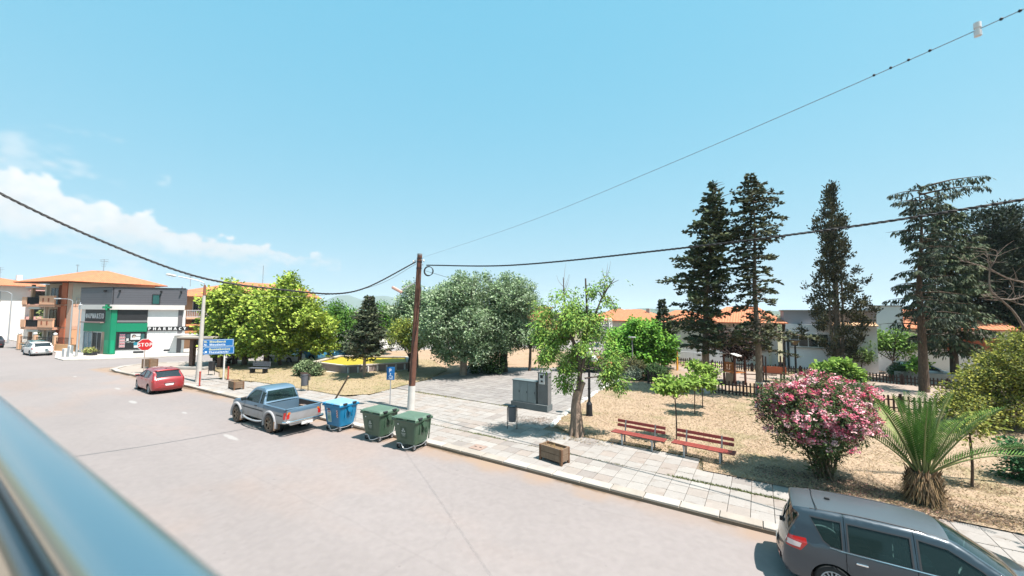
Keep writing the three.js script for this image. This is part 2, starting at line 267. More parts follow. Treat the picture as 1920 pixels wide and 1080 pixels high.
// ---------- kerb stones ----------
{
  const root = new THREE.Group(); root.name = numbered('kerb'); scene.add(root); struct(root);
  const mats = [M.kerb, tint(M.kerb, 0.42, 0.40, 0.375), tint(M.kerb, 0.34, 0.31, 0.275), tint(M.kerb, 0.39, 0.365, 0.33)], kr = rngOf(12);
  const geos = [0, 1, 2].map((k) => new MB().rbox(0.965, 0.24, 0.37, k * 0.7, 0, 0, 0.022).geo().translate(-k * 0.7, 0, 0));
  let carry = 0;
  for (let i = 0; i + 1 < KERB.length; i++) {
    const [ax, az] = KERB[i], [bx, bz] = KERB[i + 1], L = Math.hypot(bx - ax, bz - az), tx = (bx - ax) / L, tz = (bz - az) / L;
    let s = 0.49 - carry; if (s < 0.1) s += 0.98;
    for (; s < L; s += 0.98) {
      const x = ax + tx * s, z = az + tz * s; if (x > 9) continue;
      const o = new THREE.Mesh(geos[kr() * 3 | 0], mats[kr() * 4 | 0]); o.name = 'kerb_stone'; o.castShadow = o.receiveShadow = true;
      o.position.set(x - tz * -0.2 * -1, 0.022 + kr() * 0.008, z + tx * 0.2 ); o.rotation.set(rr(-0.012, 0.012, kr), -Math.atan2(tz, tx), rr(-0.006, 0.006, kr)); root.add(o);
    }
    carry = (L + carry) % 0.98;
  }
}

// ---------- paving slabs ----------
{
  const root = new THREE.Group(); root.name = numbered('pavement'); scene.add(root); struct(root);
  const P = 0.545, pr = rngOf(77);
  const t = texture(512, 512, (u, v) => { const n = fbm(u * 5, v * 5, 5, 5, 121), f = fbm(u * 50, v * 50, 2, 50, 122), k = 0.88 + 0.2 * (n - 0.5) + 0.12 * (f - 0.5), s = 0.16 * sstep(0.55, 0.75, fbm(u * 9, v * 9, 4, 9, 123)); return [k * (1 - s * 0.8), k * (1 - s), k * (1 - s * 1.15)]; }, 2.2);
  const base = std(0.35, 0.325, 0.298, 0.9, { map: t, bumpMap: bumpT, bumpScale: 0.003 });
  const mats = [base, tint(base, 0.375, 0.35, 0.32), tint(base, 0.33, 0.285, 0.25), tint(base, 0.34, 0.30, 0.265), tint(base, 0.285, 0.255, 0.232), tint(base, 0.39, 0.365, 0.335)];
  const geos = [0, 1, 2, 3, 4, 5].map((k) => new MB().rbox(P - 0.011, 0.05, P - 0.011, k * 0.83, 0, k * 1.31, 0.008).geo().translate(-k * 0.83, 0, -k * 1.31));
  const inBay = (x, z) => z > -12.27 - 0 ? false : x > -1.85 ? z > -14.95 : x > -5.6 ? z > -16.1 : x > -8.9 ? z > -16.2 : false;
  let shown = 0; const rest = new MB(), restMats = [];
  const rest2 = new MB();
  const put = (x, z, far) => {
    const y = 0.107 + pr() * 0.006, q = new THREE.Euler(rr(-0.006, 0.006, pr), 0, rr(-0.006, 0.006, pr)), gi = pr() * 6 | 0, mi = pr() < 0.55 ? 0 : pr() * 6 | 0;
    if (!far && shown < 299) { const o = new THREE.Mesh(geos[gi], mats[mi]); o.name = 'paving_slab'; o.position.set(x, y, z); o.rotation.copy(q); o.castShadow = o.receiveShadow = true; root.add(o); shown++; } else (mi === 0 || mi > 4 ? rest : rest2).add(new THREE.BoxGeometry(P - 0.016, 0.05, P - 0.016), M4().compose(V(x, y, z), new THREE.Quaternion().setFromEuler(q), V(1, 1, 1)));
  };
  for (let r = 0; r < 12; r++) {
    const z = -12.31 - P * (r + 0.5) - (r > 2 ? 0.03 : 0);           // the joint after the third row has grass in it
    for (let c = 0; c < 30; c++) {
      const x = 6.2 - P * (c + 0.5);
      if (x > -1.85 ? z > -15.1 : x > -5.6 ? z > -16.2 : x > -8.6 ? z > -16.3 : z > -18.75) put(x, z, false);
    }
    for (let c = 30; c < 84; c++) {
      const x = 6.2 - P * (c + 0.5);
      const zl = x < -47 ? -15 : x < -35 ? -14.0 : x < -21.6 ? -15.1 : -18.75, kz = x > -11 ? -12.3 : x > -27 ? -12.3 + 0.4 * (-11 - x) / 16 : -11.9 + 0.95 * (-27 - x) / 20;
      const zz = z + (kz + 12.3); if (zz > zl && !(inPoly(LAWN2, x, zz))) put(x, zz, x < -12.5);
    }
  }
  const s1 = rest.build('paving_slabs', mats[0], root); struct(s1, 'stuff');
  const s2 = rest2.build('paving_slabs', mats[3], root); struct(s2, 'stuff');
  // plaza: bigger concrete slabs
  const PL = [[-8.9, -16.4], [-8.75, -18.0], [-9.15, -22.6], [-9.5, -26.7], [-9.5, -33.5], [-14, -36.5], [-22.5, -29.5], [-22.2, -22.6], [-21.6, -18.9], [-21.3, -16.7]];
  const plaza = new THREE.Group(); plaza.name = numbered('plaza'); scene.add(plaza); struct(plaza);
  struct(mesh('screed', flat(PL, 0.098), std(0.30, 0.28, 0.25, 0.95, { map: dirtT }), plaza), 'structure');
  const a = new MB(), b = new MB();
  for (let i = 0; i < 26; i++) for (let j = 0; j < 32; j++) { const x = -9.2 - i * 0.62, z = -18.95 - 0.31 - j * 0.62; if (!inPoly(PL, x, z)) continue; (pr() < 0.6 ? a : b).box(0.6, 0.04, 0.6, x, 0.11 + pr() * 0.005, z, 0, rr(-0.005, 0.005, pr), rr(-0.005, 0.005, pr)); }
  struct(a.build('plaza_slabs', tint(base, 0.30, 0.28, 0.26), plaza), 'stuff'); struct(b.build('plaza_slabs', tint(base, 0.265, 0.245, 0.23), plaza), 'stuff');
}
// stones that edge the lawn beside the plaza
{
  const root = new THREE.Group(); root.name = numbered('lawn_edging'); scene.add(root); struct(root);
  const er = rngOf(9), line = [[-8.35, -17.0], [-8.65, -18.2], [-8.85, -20], [-9.1, -22.6], [-9.4, -26.7], [-9.4, -31.0]], c = new THREE.CatmullRomCurve3(line.map(([x, z]) => V(x, 0, z))), n = 44;
  const geos = [0, 1, 2].map((k) => { const g = new THREE.IcosahedronGeometry(0.14, 1), p = g.attributes.position; for (let i = 0; i < p.count; i++) { const s = 0.8 + 0.4 * hash(Math.round(p.getX(i) * 60), Math.round(p.getY(i) * 60 + p.getZ(i) * 97), k); p.setXYZ(i, p.getX(i) * s * 1.2, p.getY(i) * s * 0.7, p.getZ(i) * s); } g.computeVertexNormals(); return boxUV(g); });
  for (let i = 0; i < n; i++) { const p = c.getPointAt(i / n), o = new THREE.Mesh(geos[er() * 3 | 0], er() < 0.6 ? M.concrete : M.whitewash); o.name = 'stone'; o.position.set(p.x + rr(-0.05, 0.05, er), 0.14, p.z); o.rotation.set(er() * 0.5, er() * 6, 0); o.scale.setScalar(rr(0.8, 1.25, er)); o.castShadow = o.receiveShadow = true; root.add(o); }
}
// ---------- buildings ----------
// a facade: u metres along it, y up, d metres out of it (towards n)
function facade(ox, oz, dx, dz, flip = 1) {
  const nx = -dz * flip, nz = dx * flip, ry = Math.atan2(-dz, dx);
  const f = { ox, oz, dx, dz, nx, nz, ry, at: (u, y, d = 0) => [ox + dx * u + nx * d, y, oz + dz * u + nz * d] };
  f.box = (mb, u0, u1, y0, y1, d0, d1) => { const c = f.at((u0 + u1) / 2, (y0 + y1) / 2, (d0 + d1) / 2); return mb.box(u1 - u0, y1 - y0, Math.abs(d1 - d0), ...c, ry); };
  f.face = Math.atan2(nx, nz);                        // turn that makes local +z look out of the facade
  return f;
}
function part(name, mat, parent, fr, boxes) { const b = new MB(); for (const a of boxes) fr.box(b, ...a); return b.build(name, mat, parent); }
function windowIn(parent, fr, u0, u1, y0, y1, d, o = {}) {
  const t = o.t ?? 0.07, b = new MB();
  fr.box(b, u0, u0 + t, y0, y1, d, d + 0.06); fr.box(b, u1 - t, u1, y0, y1, d, d + 0.06); fr.box(b, u0 + t, u1 - t, y0, y0 + t, d, d + 0.06); fr.box(b, u0 + t, u1 - t, y1 - t, y1, d, d + 0.06);
  for (const m of o.mull ?? []) fr.box(b, m - t / 2, m + t / 2, y0 + t, y1 - t, d, d + 0.055);
  const w = b.build('window', o.frame ?? M.white, parent);
  part('pane', o.pane ?? M.pane, w, fr, [[u0 + t, u1 - t, y0 + t, y1 - t, d + 0.012, d + 0.03]]);
  if (o.sill !== false) part('sill', o.sillMat ?? M.concrete, w, fr, [[u0 - 0.08, u1 + 0.08, y0 - 0.08, y0 - 0.003, d, d + 0.16]]);
  return w;
}
const tileBump = texture(256, 256, (u, v) => { const a = Math.abs(Math.sin(u * Math.PI * 8)), b = (v * 6) % 1; const k = a * 0.75 + 0.25 * (1 - b); return [k, k, k]; }, 2, false);
const tileT = texture(256, 256, (u, v) => { const n = fbm(u * 5, v * 5, 4, 5, 131), c = hash(Math.floor(u * 8), Math.floor(v * 6), 3), row = (v * 6) % 1, k = 0.82 + 0.22 * n + 0.14 * (c - 0.5) - 0.12 * sstep(0.85, 1, row); return [k, k * (0.96 + 0.06 * c), k * 0.94]; }, 2);
const roofTile = std(0.55, 0.195, 0.092, 0.85, { map: tileT, bumpMap: tileBump, bumpScale: 0.06 });
// a roof plane from its four (or three) corners, with thickness and uv that runs down the slope
function roofPlane(mb, list) { mb.planes = mb.planes ?? []; mb.planes.push(list); }
function roofGeo(planes, th = 0.12) {
  const pos = [], uv = [];
  for (const c of planes) {
    const P = c.map((p) => V(...p)), e = P[1].clone().sub(P[0]).normalize(), n = e.clone().cross(P[2].clone().sub(P[0])).normalize(); if (n.y < 0) n.negate();
    const s = n.clone().cross(e), Q = P.map((p) => p.clone().addScaledVector(n, -th));
    const put = (...ps) => { for (const p of ps) { pos.push(p.x, p.y, p.z); uv.push(p.dot(e), p.dot(s)); } };
    const tri = (A) => { for (let i = 1; i + 1 < A.length; i++) put(A[0], A[i], A[i + 1]); };
    tri(P); tri(Q); for (let i = 0; i < P.length; i++) { const j = (i + 1) % P.length; put(P[i], P[j], Q[j]); put(P[i], Q[j], Q[i]); }
  }
  const g = new THREE.BufferGeometry(); g.setAttribute('position', new THREE.Float32BufferAttribute(pos, 3)); g.setAttribute('uv', new THREE.Float32BufferAttribute(uv, 2)); g.computeVertexNormals(); return g;
}
function hipRoof(name, mat, parent, x0, x1, z0, z1, y, ridge, rise, skew = 0) {   // ridge: [xa, xb, z]; z0 is the front
  const [ra, rb, rz] = ridge, A = [x0, y, z0], B = [x1, y, z0 + skew], C = [x1, y, z1], D = [x0, y, z1], E = [ra, y + rise, rz], F = [rb, y + rise, rz];
  return mesh(name, roofGeo([[A, B, F, E], [B, C, F], [C, D, E, F], [D, A, E]]), mat, parent);
}
function antenna(parent, x, y, z, h, n = 4, w = 0.7) {
  const b = new MB(); b.cyl(0.022, 0.03, h, x, y + h / 2, z, 6);
  for (let i = 0; i < n; i++) b.box(w * (1 - i * 0.12), 0.03, 0.03, x, y + h * (0.97 - i * 0.13), z, 0.5);
  b.box(0.03, 0.03, w * 0.9, x, y + h * 0.84, z, 0.5);
  return b.build('antenna', M.grey, parent);
}

// --- pharmacy on the corner ---
{
  const ox = -65.17, oz = -14.06;
  const t = thing('pharmacy_building', 'two storey corner pharmacy with big green cross and grey clad upper floor', 'shop building', [ox, 0, oz]);
  const F1 = facade(0, 0, 0.6229, -0.7823), F2 = facade(0, 0, -0.9755, 0.2200, -1);
  const P = (f, u, d) => { const a = f.at(u, 0, d); return [a[0], a[2]]; };
  const plan = (out) => [P(F2, 6.5, out), [(F1.nx + F2.nx) * 0.56 * out, (F1.nz + F2.nz) * 0.56 * out], P(F1, 7.15, out), [P(F1, 7.15, out)[0] - 8, P(F1, 7.15, out)[1] - 1.9], [P(F2, 6.5, out)[0] - 1.2, P(F2, 6.5, out)[1] - 7.5]];
  mesh('wall', slab(plan(0), 0.02, 5.4), tint(M.white, 0.82, 0.81, 0.80), t);
  mesh('fascia', slab(plan(0.32), 5.4, 5.98), tint(M.white, 0.74, 0.71, 0.68), t);
  const clad = std(0.115, 0.115, 0.13, 0.55), upper = mesh('upper_wall', slab(plan(0.1), 5.98, 8.02), M.shade, t);
  for (let i = 0; i < 7; i++) { part('cladding_board', clad, upper, F1, [[0.08, 7.24, 6.0 + i * 0.29, 6.275 + i * 0.29, 0.1, 0.135]]); part('cladding_board', clad, upper, F2, [[0.0, 6.6, 6.0 + i * 0.29, 6.275 + i * 0.29, 0.1, 0.135]]); }
  mesh('roof_edge', slab(plan(0.2), 8.02, 8.12), M.dark, t);
  windowIn(t, F1, 3.76, 4.56, 6.05, 7.3, 0.14, { frame: M.dark, sill: false, pane: phys(0.02, 0.1, 0.09, 0.08) });
  const green = std(0.0, 0.235, 0.115, 0.5), greenLit = std(0.0, 0.33, 0.16, 0.45);
  // the big cross that folds round the corner
  part('green_cross', green, t, F1, [[-0.02, 0.5, 0.06, 5.4, 0, 0.16], [0.5, 3.4, 2.76, 3.78, 0, 0.13]]);
  part('green_cross', green, t, F2, [[-0.02, 1.02, 0.06, 5.4, 0, 0.16], [1.02, 5.5, 2.74, 3.78, 0, 0.13]]);
  part('lit_panel', greenLit, t, F1, [[0.08, 0.42, 0.2, 1.75, 0.165, 0.185]]); part('lit_panel', greenLit, t, F2, [[0.12, 0.9, 0.2, 1.75, 0.165, 0.185]]);
  part('black_panel', M.dark, t, F1, [[0.52, 3.36, 4.12, 5.4, 0, 0.1], [0.52, 3.36, 3.79, 3.88, 0, 0.12]]); part('grey_strip', M.grey, t, F1, [[0.52, 3.36, 3.88, 4.12, 0, 0.11]]);
  part('black_panel', M.dark, t, F2, [[1.04, 5.4, 3.95, 5.4, 0, 0.1]]); part('awning', std(0.30, 0.2, 0.19, 0.7), t, F2, [[1.3, 5.5, 3.79, 3.92, 0, 0.5]]);
  const put = (str, size, fr, u, y, d, mat, w, wd) => { const g = text(str, size, 0.05, w, wd ? fontThin : font); if (wd) g.scale(wd / g.userData.w, 1, 1); g.rotateY(fr.face); g.translate(...fr.at(u, y, d)); return mesh('lettering', boxUV(g), mat, t); };
  const lit = std(0.8, 0.8, 0.8, 0.5);
  put('ΦΑΡΜΑΚΕΙΟ', 0.6, F2, 3.3, 4.62, 0.11, lit, 1.5, 3.7);
  part('sign_band', M.black, t, F1, [[3.46, 7.5, 2.84, 3.34, 0.02, 0.1]]);
  put('PHARMACY', 0.34, F1, 5.45, 3.09, 0.11, lit, 3.6);
  // shop window with its posters
  const cv = document.createElement('canvas'); cv.width = 512; cv.height = 384; const c = cv.getContext('2d');
  c.fillStyle = '#22282b'; c.fillRect(0, 0, 512, 384);
  for (let i = 0; i < 5; i++) { c.fillStyle = i ? '#d9c9cb' : '#3c6a86'; c.fillRect(34, 26 + i * 68, 106, 54); c.fillStyle = i % 2 ? '#c2424c' : '#d68084'; for (let k = 0; k < 5; k++) c.fillRect(38 + k * 20, 40 + i * 68 + (k % 2) * 8, 14, 30); }
  c.fillStyle = '#4a5a60'; c.fillRect(160, 40, 60, 90); c.fillStyle = '#e7e7e7'; c.fillRect(236, 26, 182, 150); c.fillStyle = '#26262a'; c.beginPath(); c.arc(300, 88, 38, Math.PI, 0); c.fill(); c.fillRect(262, 86, 14, 40); c.fillRect(330, 92, 88, 12); c.fillStyle = '#c9b4a6'; c.beginPath(); c.arc(302, 100, 26, 0, 7); c.fill();
  c.fillStyle = '#dfe3e2'; c.fillRect(162, 140, 44, 60); for (let k = 0; k < 7; k++) { c.fillStyle = ['#b9c6c4', '#8fa3a0', '#d6d8d2'][k % 3]; c.fillRect(150 + k * 26, 208 + (k * 13) % 18, 18, 22); }
  c.fillStyle = '#2a8fa4'; c.fillRect(300, 232, 150, 74); c.fillStyle = '#e3e7e6'; c.fillRect(306, 310, 140, 56); c.fillStyle = '#3f6d6e'; c.fillRect(430, 30, 60, 160);
  const print = new THREE.CanvasTexture(cv); print.colorSpace = THREE.SRGBColorSpace;
  const wf = part('shop_window', M.dark, t, F1, [[0.5, 3.4, 0.62, 0.74, 0, 0.1], [0.5, 0.62, 0.74, 2.74, 0, 0.1], [3.28, 3.4, 0.74, 2.74, 0, 0.1], [0.62, 3.28, 2.66, 2.74, 0, 0.1]]);
  const pg = new THREE.PlaneGeometry(2.66, 1.92); pg.rotateY(F1.face); pg.translate(...F1.at(1.95, 1.7, 0.03)); mesh('poster', pg, phys(0.8, 0.8, 0.8, 0.25, { map: print }), wf);
  part('plinth', tint(M.white, 0.82, 0.81, 0.80), t, F1, [[0.5, 7.15, 0.06, 0.6, 0, 0.05]]);
  part('vent', M.dark, t, F1, [[2.2, 3.2, 0.2, 0.42, 0.05, 0.07]]); part('vent', M.dark, t, F1, [[5.15, 5.75, 0.36, 0.56, 0.05, 0.07]]);
  part('grey_strip', std(0.13, 0.12, 0.125, 0.7), t, F1, [[6.42, 6.86, 0.1, 2.2, 0, 0.07], [6.42, 6.86, 2.5, 2.83, 0, 0.07], [6.42, 6.86, 3.35, 5.4, 0, 0.07]]);
  part('canopy', M.white, t, F1, [[6.2, 8.6, 2.28, 2.44, 0, 1.0]]);
  // entrance side
  const door = part('door', M.black, t, F2, [[1.75, 3.65, 0.1, 2.6, 0.0, 0.03]]); part('door_frame', M.galv, door, F2, [[1.68, 1.76, 0.1, 2.7, 0.03, 0.12], [3.64, 3.72, 0.1, 2.7, 0.03, 0.12], [2.66, 2.72, 0.1, 2.6, 0.03, 0.08]]);
  part('glass_front', phys(0.16, 0.26, 0.32, 0.1), t, F2, [[3.75, 5.4, 0.12, 2.68, 0.02, 0.05]]); part('mullion', M.lightGrey, t, F2, [[4.5, 4.58, 0.12, 2.68, 0.05, 0.1], [5.4, 5.5, 0.1, 2.7, 0, 0.12]]);
  part('stone_jamb', std(0.36, 0.28, 0.22, 0.9, { map: dirtT }), t, F2, [[1.04, 1.66, 0.1, 2.72, 0, 0.14]]);
  for (const u of [0.6, 4.6, 6.6]) part('spotlight', M.black, t, F1, [[u, u + 0.12, 7.5, 7.75, 0.14, 0.4]]);
  for (const u of [1.2]) part('spotlight', M.black, t, F2, [[u, u + 0.12, 7.5, 7.75, 0.14, 0.4]]);
  const s = thing('pharmacy_cross_sign', 'green cross sign jutting out above the corner of the pharmacy', 'shop sign', [ox + 0.5, 5.35, oz + 0.5], 0.9);
  new MB().box(0.26, 0.74, 0.3, 0, 0.3, 0.2).box(0.74, 0.26, 0.3, 0, 0.3, 0.2).build('case', std(0, 0.08, 0.035, 0.5), s);
  new MB().box(0.17, 0.62, 0.03, 0, 0.3, 0.37).box(0.62, 0.17, 0.03, 0, 0.3, 0.37).build('cross', std(0.02, 0.3, 0.14, 0.4), s);
  new MB().box(0.06, 0.06, 0.5, 0, 0.35, -0.2).build('bracket', M.iron, s);
  const pl = thing('flower_planter', 'long dark planter of yellowish flowers beside the pharmacy door', 'planter', [-66.0, 0.1, -12.6], F2.ry);
  new MB().rbox(1.7, 0.34, 0.5, 0, 0.17, 0, 0.03).build('box', M.dark, pl);
  new MB().box(1.6, 0.03, 0.42, 0, 0.345, 0).build('soil', std(0.05, 0.035, 0.025, 1), pl);
  globalThis.__flowerBox = pl;
}
// pavement round the pharmacy
struct(mesh('pharmacy_pavement', slab([[-140, -11.6], [-110, -11.0], [-84, -11.8], [-73, -11.0], [-65.4, -9.8], [-62.2, -9.9], [-60.6, -11.4], [-58.6, -15], [-55.5, -21], [-48, -35], [-42, -48], [-60, -60], [-140, -60]], -0.05, 0.1), std(0.47, 0.45, 0.42, 0.9, { map: dirtT })));

// --- three storey apartment block with balconies ---
{
  const X = 80, Z = 15.5, t = thing('apartment_building', 'three storey apartment block with orange hip roof and peach balconies behind the pharmacy', 'apartment building', [-X, 0, -Z]);
  const A = [-3.5, 5.4], B = [3.5, 2.9], W = Math.hypot(7, 2.5), F = facade(...A, 7 / W, -2.5 / W), S = facade(...B, -0.1, -0.995);
  const P = (u, d) => { const q = F.at(u, 0, d); return [q[0], q[2]]; };
  mesh('wall', slab([P(0, -1.6), P(5.6, -1.6), P(5.6, 0), P(W, 0), [2.6, -5.6], [-6, -4.6]], 0, 9.0), tint(M.cream, 0.70, 0.62, 0.50), t);
  const o = 1.2, a = F.at(-1.5, 9.05, o), b = F.at(W + 1.2, 9.05, o + 0.1), c = [3.4, 9.05, -6.9], d = [-7.6, 9.05, -5.6], e = [-1.6, 11.0, 0.4], f = [-0.2, 11.0, -1.0];
  mesh('roof', roofGeo([[a, b, f, e], [b, c, f], [c, d, e, f], [d, a, e]]), roofTile, t);
  part('eave', M.woodDark, t, F, [[-1.4, W + 1.1, 8.9, 9.0, -1.2, 1.1]]);
  for (const y of [2.75, 5.75]) part('pink_band', std(0.62, 0.36, 0.25, 0.85, { map: stuccoT }), t, S, [[0, 7, y, y + 0.35, 0, 0.06]]);
  part('pink_panel', std(0.66, 0.44, 0.33, 0.85, { map: stuccoT }), t, S, [[0.05, 6, 3.12, 5.74, 0, 0.04]]); part('pink_panel', std(0.66, 0.36, 0.2, 0.85, { map: stuccoT }), t, S, [[0.05, 6, 0.1, 2.74, 0, 0.04]]);
  part('pink_panel', std(0.60, 0.38, 0.28, 0.85, { map: stuccoT }), t, F, [[6.75, W, 0.1, 8.8, 0.0, 0.05]]);
  for (let k = 0; k < 3; k++) {
    const y = k * 3;
    if (k) part('balcony_slab', tint(M.peach, 0.6, 0.33, 0.22), t, F, [[-0.2, 5.7, y - 0.3, y, -1.6, 0.8]]);
    for (const u of [0.25, 2.9]) part('column', u > 1 ? M.cream : M.peach, t, F, [[u, u + 0.28, y, y + 2.7, 0.0, 0.3]]);
    part('red_pier', tint(M.redCol, 0.52, 0.15, 0.07), t, F, [[5.65, 6.6, y, y + 2.9, 0, 0.12]]);
    part('red_panel', M.redCol, t, F, [[2.1, 2.75, y + 0.05, y + 2.7, -1.58, -1.5]]);
    for (const [p, q] of [[0.5, 1.9], [3.3, 5.2]]) windowIn(t, F, p, q, y + 0.1, y + 2.35, -1.59, { sill: false, frame: k === 1 ? M.woodBrown : M.lightGrey, mull: [(p + q) / 2] });
    if (k) {
      part('parapet', tint(M.peach, 0.82, 0.46, 0.29), t, F, [[-0.25, 0.6, y, y + 1.0, 0.68, 0.84]]);
      const pp = part('parapet', tint(M.peach, 0.85, 0.46, 0.28), t, F, [[3.0, 5.75, y, y + 1.05, 0.68, 0.84]]);
      part('coping', tint(M.peach, 0.74, 0.44, 0.28), pp, F, [[2.95, 5.8, y + 1.052, y + 1.16, 0.64, 0.88]]);
      for (const u of [3.6, 4.6]) part('parapet_slot', M.redCol, pp, F, [[u, u + 0.24, y + 0.35, y + 0.85, 0.842, 0.86]]);
      const r = new MB(); for (let i = 0; i < 16; i++) F.box(r, 0.65 + i * 0.15, 0.69 + i * 0.15, y + 0.05, y + 0.95, 0.74, 0.78); F.box(r, 0.6, 3.0, y + 0.95, y + 1.0, 0.72, 0.8); r.build('railing', M.iron, t);
      part('railing_screen', M.shade, t, F, [[0.65, 2.95, y + 0.08, y + 0.9, 0.71, 0.72]]);
      part('awning', std(0.6, 0.57, 0.5, 0.8), t, F, [[0.9, 3.0, y - 0.62, y - 0.32, 0.3, 0.75]]);
    }
  }
  part('awning', std(0.5, 0.5, 0.5, 0.8), t, F, [[0.3, 2.9, 8.2, 8.4, 0.0, 0.9]]);
  part('side_railing', M.galv, t, S, [[0.3, 5, 6.9, 6.95, 0.2, 0.25], [0.3, 5, 6.5, 6.55, 0.2, 0.25], [0.3, 0.35, 6.1, 6.95, 0.2, 0.25]]);
  for (const [x, z, h] of [[-2.6, 1.6, 1.1], [-0.4, -0.6, 2.0]]) antenna(t, x, 10.7, z, h, h > 1.5 ? 5 : 2, h > 1.5 ? 1.3 : 0.5);
  const g = thing('garden_wall', 'orange garden wall with white ball lamps before the apartment block', 'wall', [-79.5, 0.1, -10.3], Math.atan2(2.5, 7));
  new MB().box(10.4, 0.85, 0.22, 1.7, 0.42, 0).build('wall', std(0.70, 0.40, 0.2, 0.85, { map: stuccoT }), g);
  for (const x of [-3.3, -0.4, 3.2]) { new MB().box(0.34, 1.9, 0.34, x, 0.95, 0).build('pillar', tint(M.peach, 0.7, 0.44, 0.28), g); new MB().sph(0.2, x, 2.08, 0).build('lamp_globe', M.white, g); }
  const bars = new MB(); for (let i = 0; i < 50; i++) bars.box(0.03, 0.8, 0.03, -3.2 + i * 0.19, 1.25, 0); bars.box(9.6, 0.05, 0.05, 1.6, 1.65, 0).build('railing', M.iron, g);
}
// --- white block at the end of the street ---
{
  const t = thing('white_apartment_building', 'white apartment block with tiled roof at the far end of the street', 'apartment building', [-118, 0, -10]);
  const F = facade(8, -5, 0, 1, -1);                   // faces down the street: u runs towards +z
  mesh('wall', slab([[-20, -5], [8, -5], [8, 8], [-20, 8]], 0, 9.4), tint(M.white, 0.74, 0.70, 0.66), t);
  hipRoof('roof', roofTile, t, -21, 9.2, 9, -6.2, 9.4, [-12, 1, 1.5], 1.9);
  for (const y of [3.1, 6.1]) { part('balcony', std(0.6, 0.3, 0.26, 0.85), t, F, [[-1.6, 2.4, y, y + 0.9, 0, 1.6]]); windowIn(t, F, -0.9, 1.6, y + 0.9, y + 2.6, 0.01, { frame: M.white }); part('awning', std(0.7, 0.4, 0.34, 0.8), t, F, [[-1.6, 2.2, y + 2.5, y + 2.62, 0, 1.5]]); }
  for (const u of [5.2, 8.4]) for (const y of [1.0, 4.0, 7.0]) windowIn(t, F, u, u + 1.2, y, y + 1.4, 0.01, { frame: M.lightGrey });
  part('chimney', M.white, t, F, [[2.4, 3.1, 10.4, 11.6, -6, -5.3]]); antenna(t, 3, 10.6, 0, 2.2, 4, 1.2);
}
// --- peach house across the side street ---
{
  const t = thing('peach_house', 'peach two storey house with orange roof and ornate balcony beside the pharmacy', 'house', [-72, 0, -27]);
  const F = facade(5, 6, 0, -1);                       // faces the park
  mesh('wall', slab([[-6, -8], [5, -8], [5, 6], [-6, 6]], 0, 7.3), M.peach, t);
  hipRoof('roof', roofTile, t, -7, 6.3, 7.3, -9.2, 7.3, [-2, 0, -1], 2.1);
  part('balcony_slab', M.orangeWall, t, F, [[0.3, 12, 3.2, 3.45, 0, 1.5]]); part('parapet', M.orangeWall, t, F, [[0.3, 12, 2.3, 2.6, 0, 1.2]]);
  const b = new MB(); for (let i = 0; i < 58; i++) { F.box(b, 0.4 + i * 0.2, 0.46 + i * 0.2, 4.5, 5.3, 1.3, 1.36); } F.box(b, 0.3, 12, 5.3, 5.4, 1.26, 1.4); F.box(b, 0.3, 12, 4.4, 4.5, 1.26, 1.4); b.build('railing', M.lightGrey, t);
  part('balcony_slab', M.peach, t, F, [[0.3, 12, 4.15, 4.4, 0, 1.5]]);
  for (const u of [1.4, 4.6, 7.8]) { windowIn(t, F, u, u + 1.4, 5.2, 6.8, 0.01, { mull: [u + 0.7] }); part('door', M.pane, t, F, [[u, u + 1.6, 0.2, 2.2, 0.01, 0.04], [u, u + 1.6, 3.5, 4.1, 0.01, 0.04]]); }
  part('downpipe', M.grey, t, F, [[0.05, 0.15, 0.2, 8.6, 0.05, 0.15]]);
  antenna(t, 2, 8.8, 4, 1.8, 3, 0.8);
}
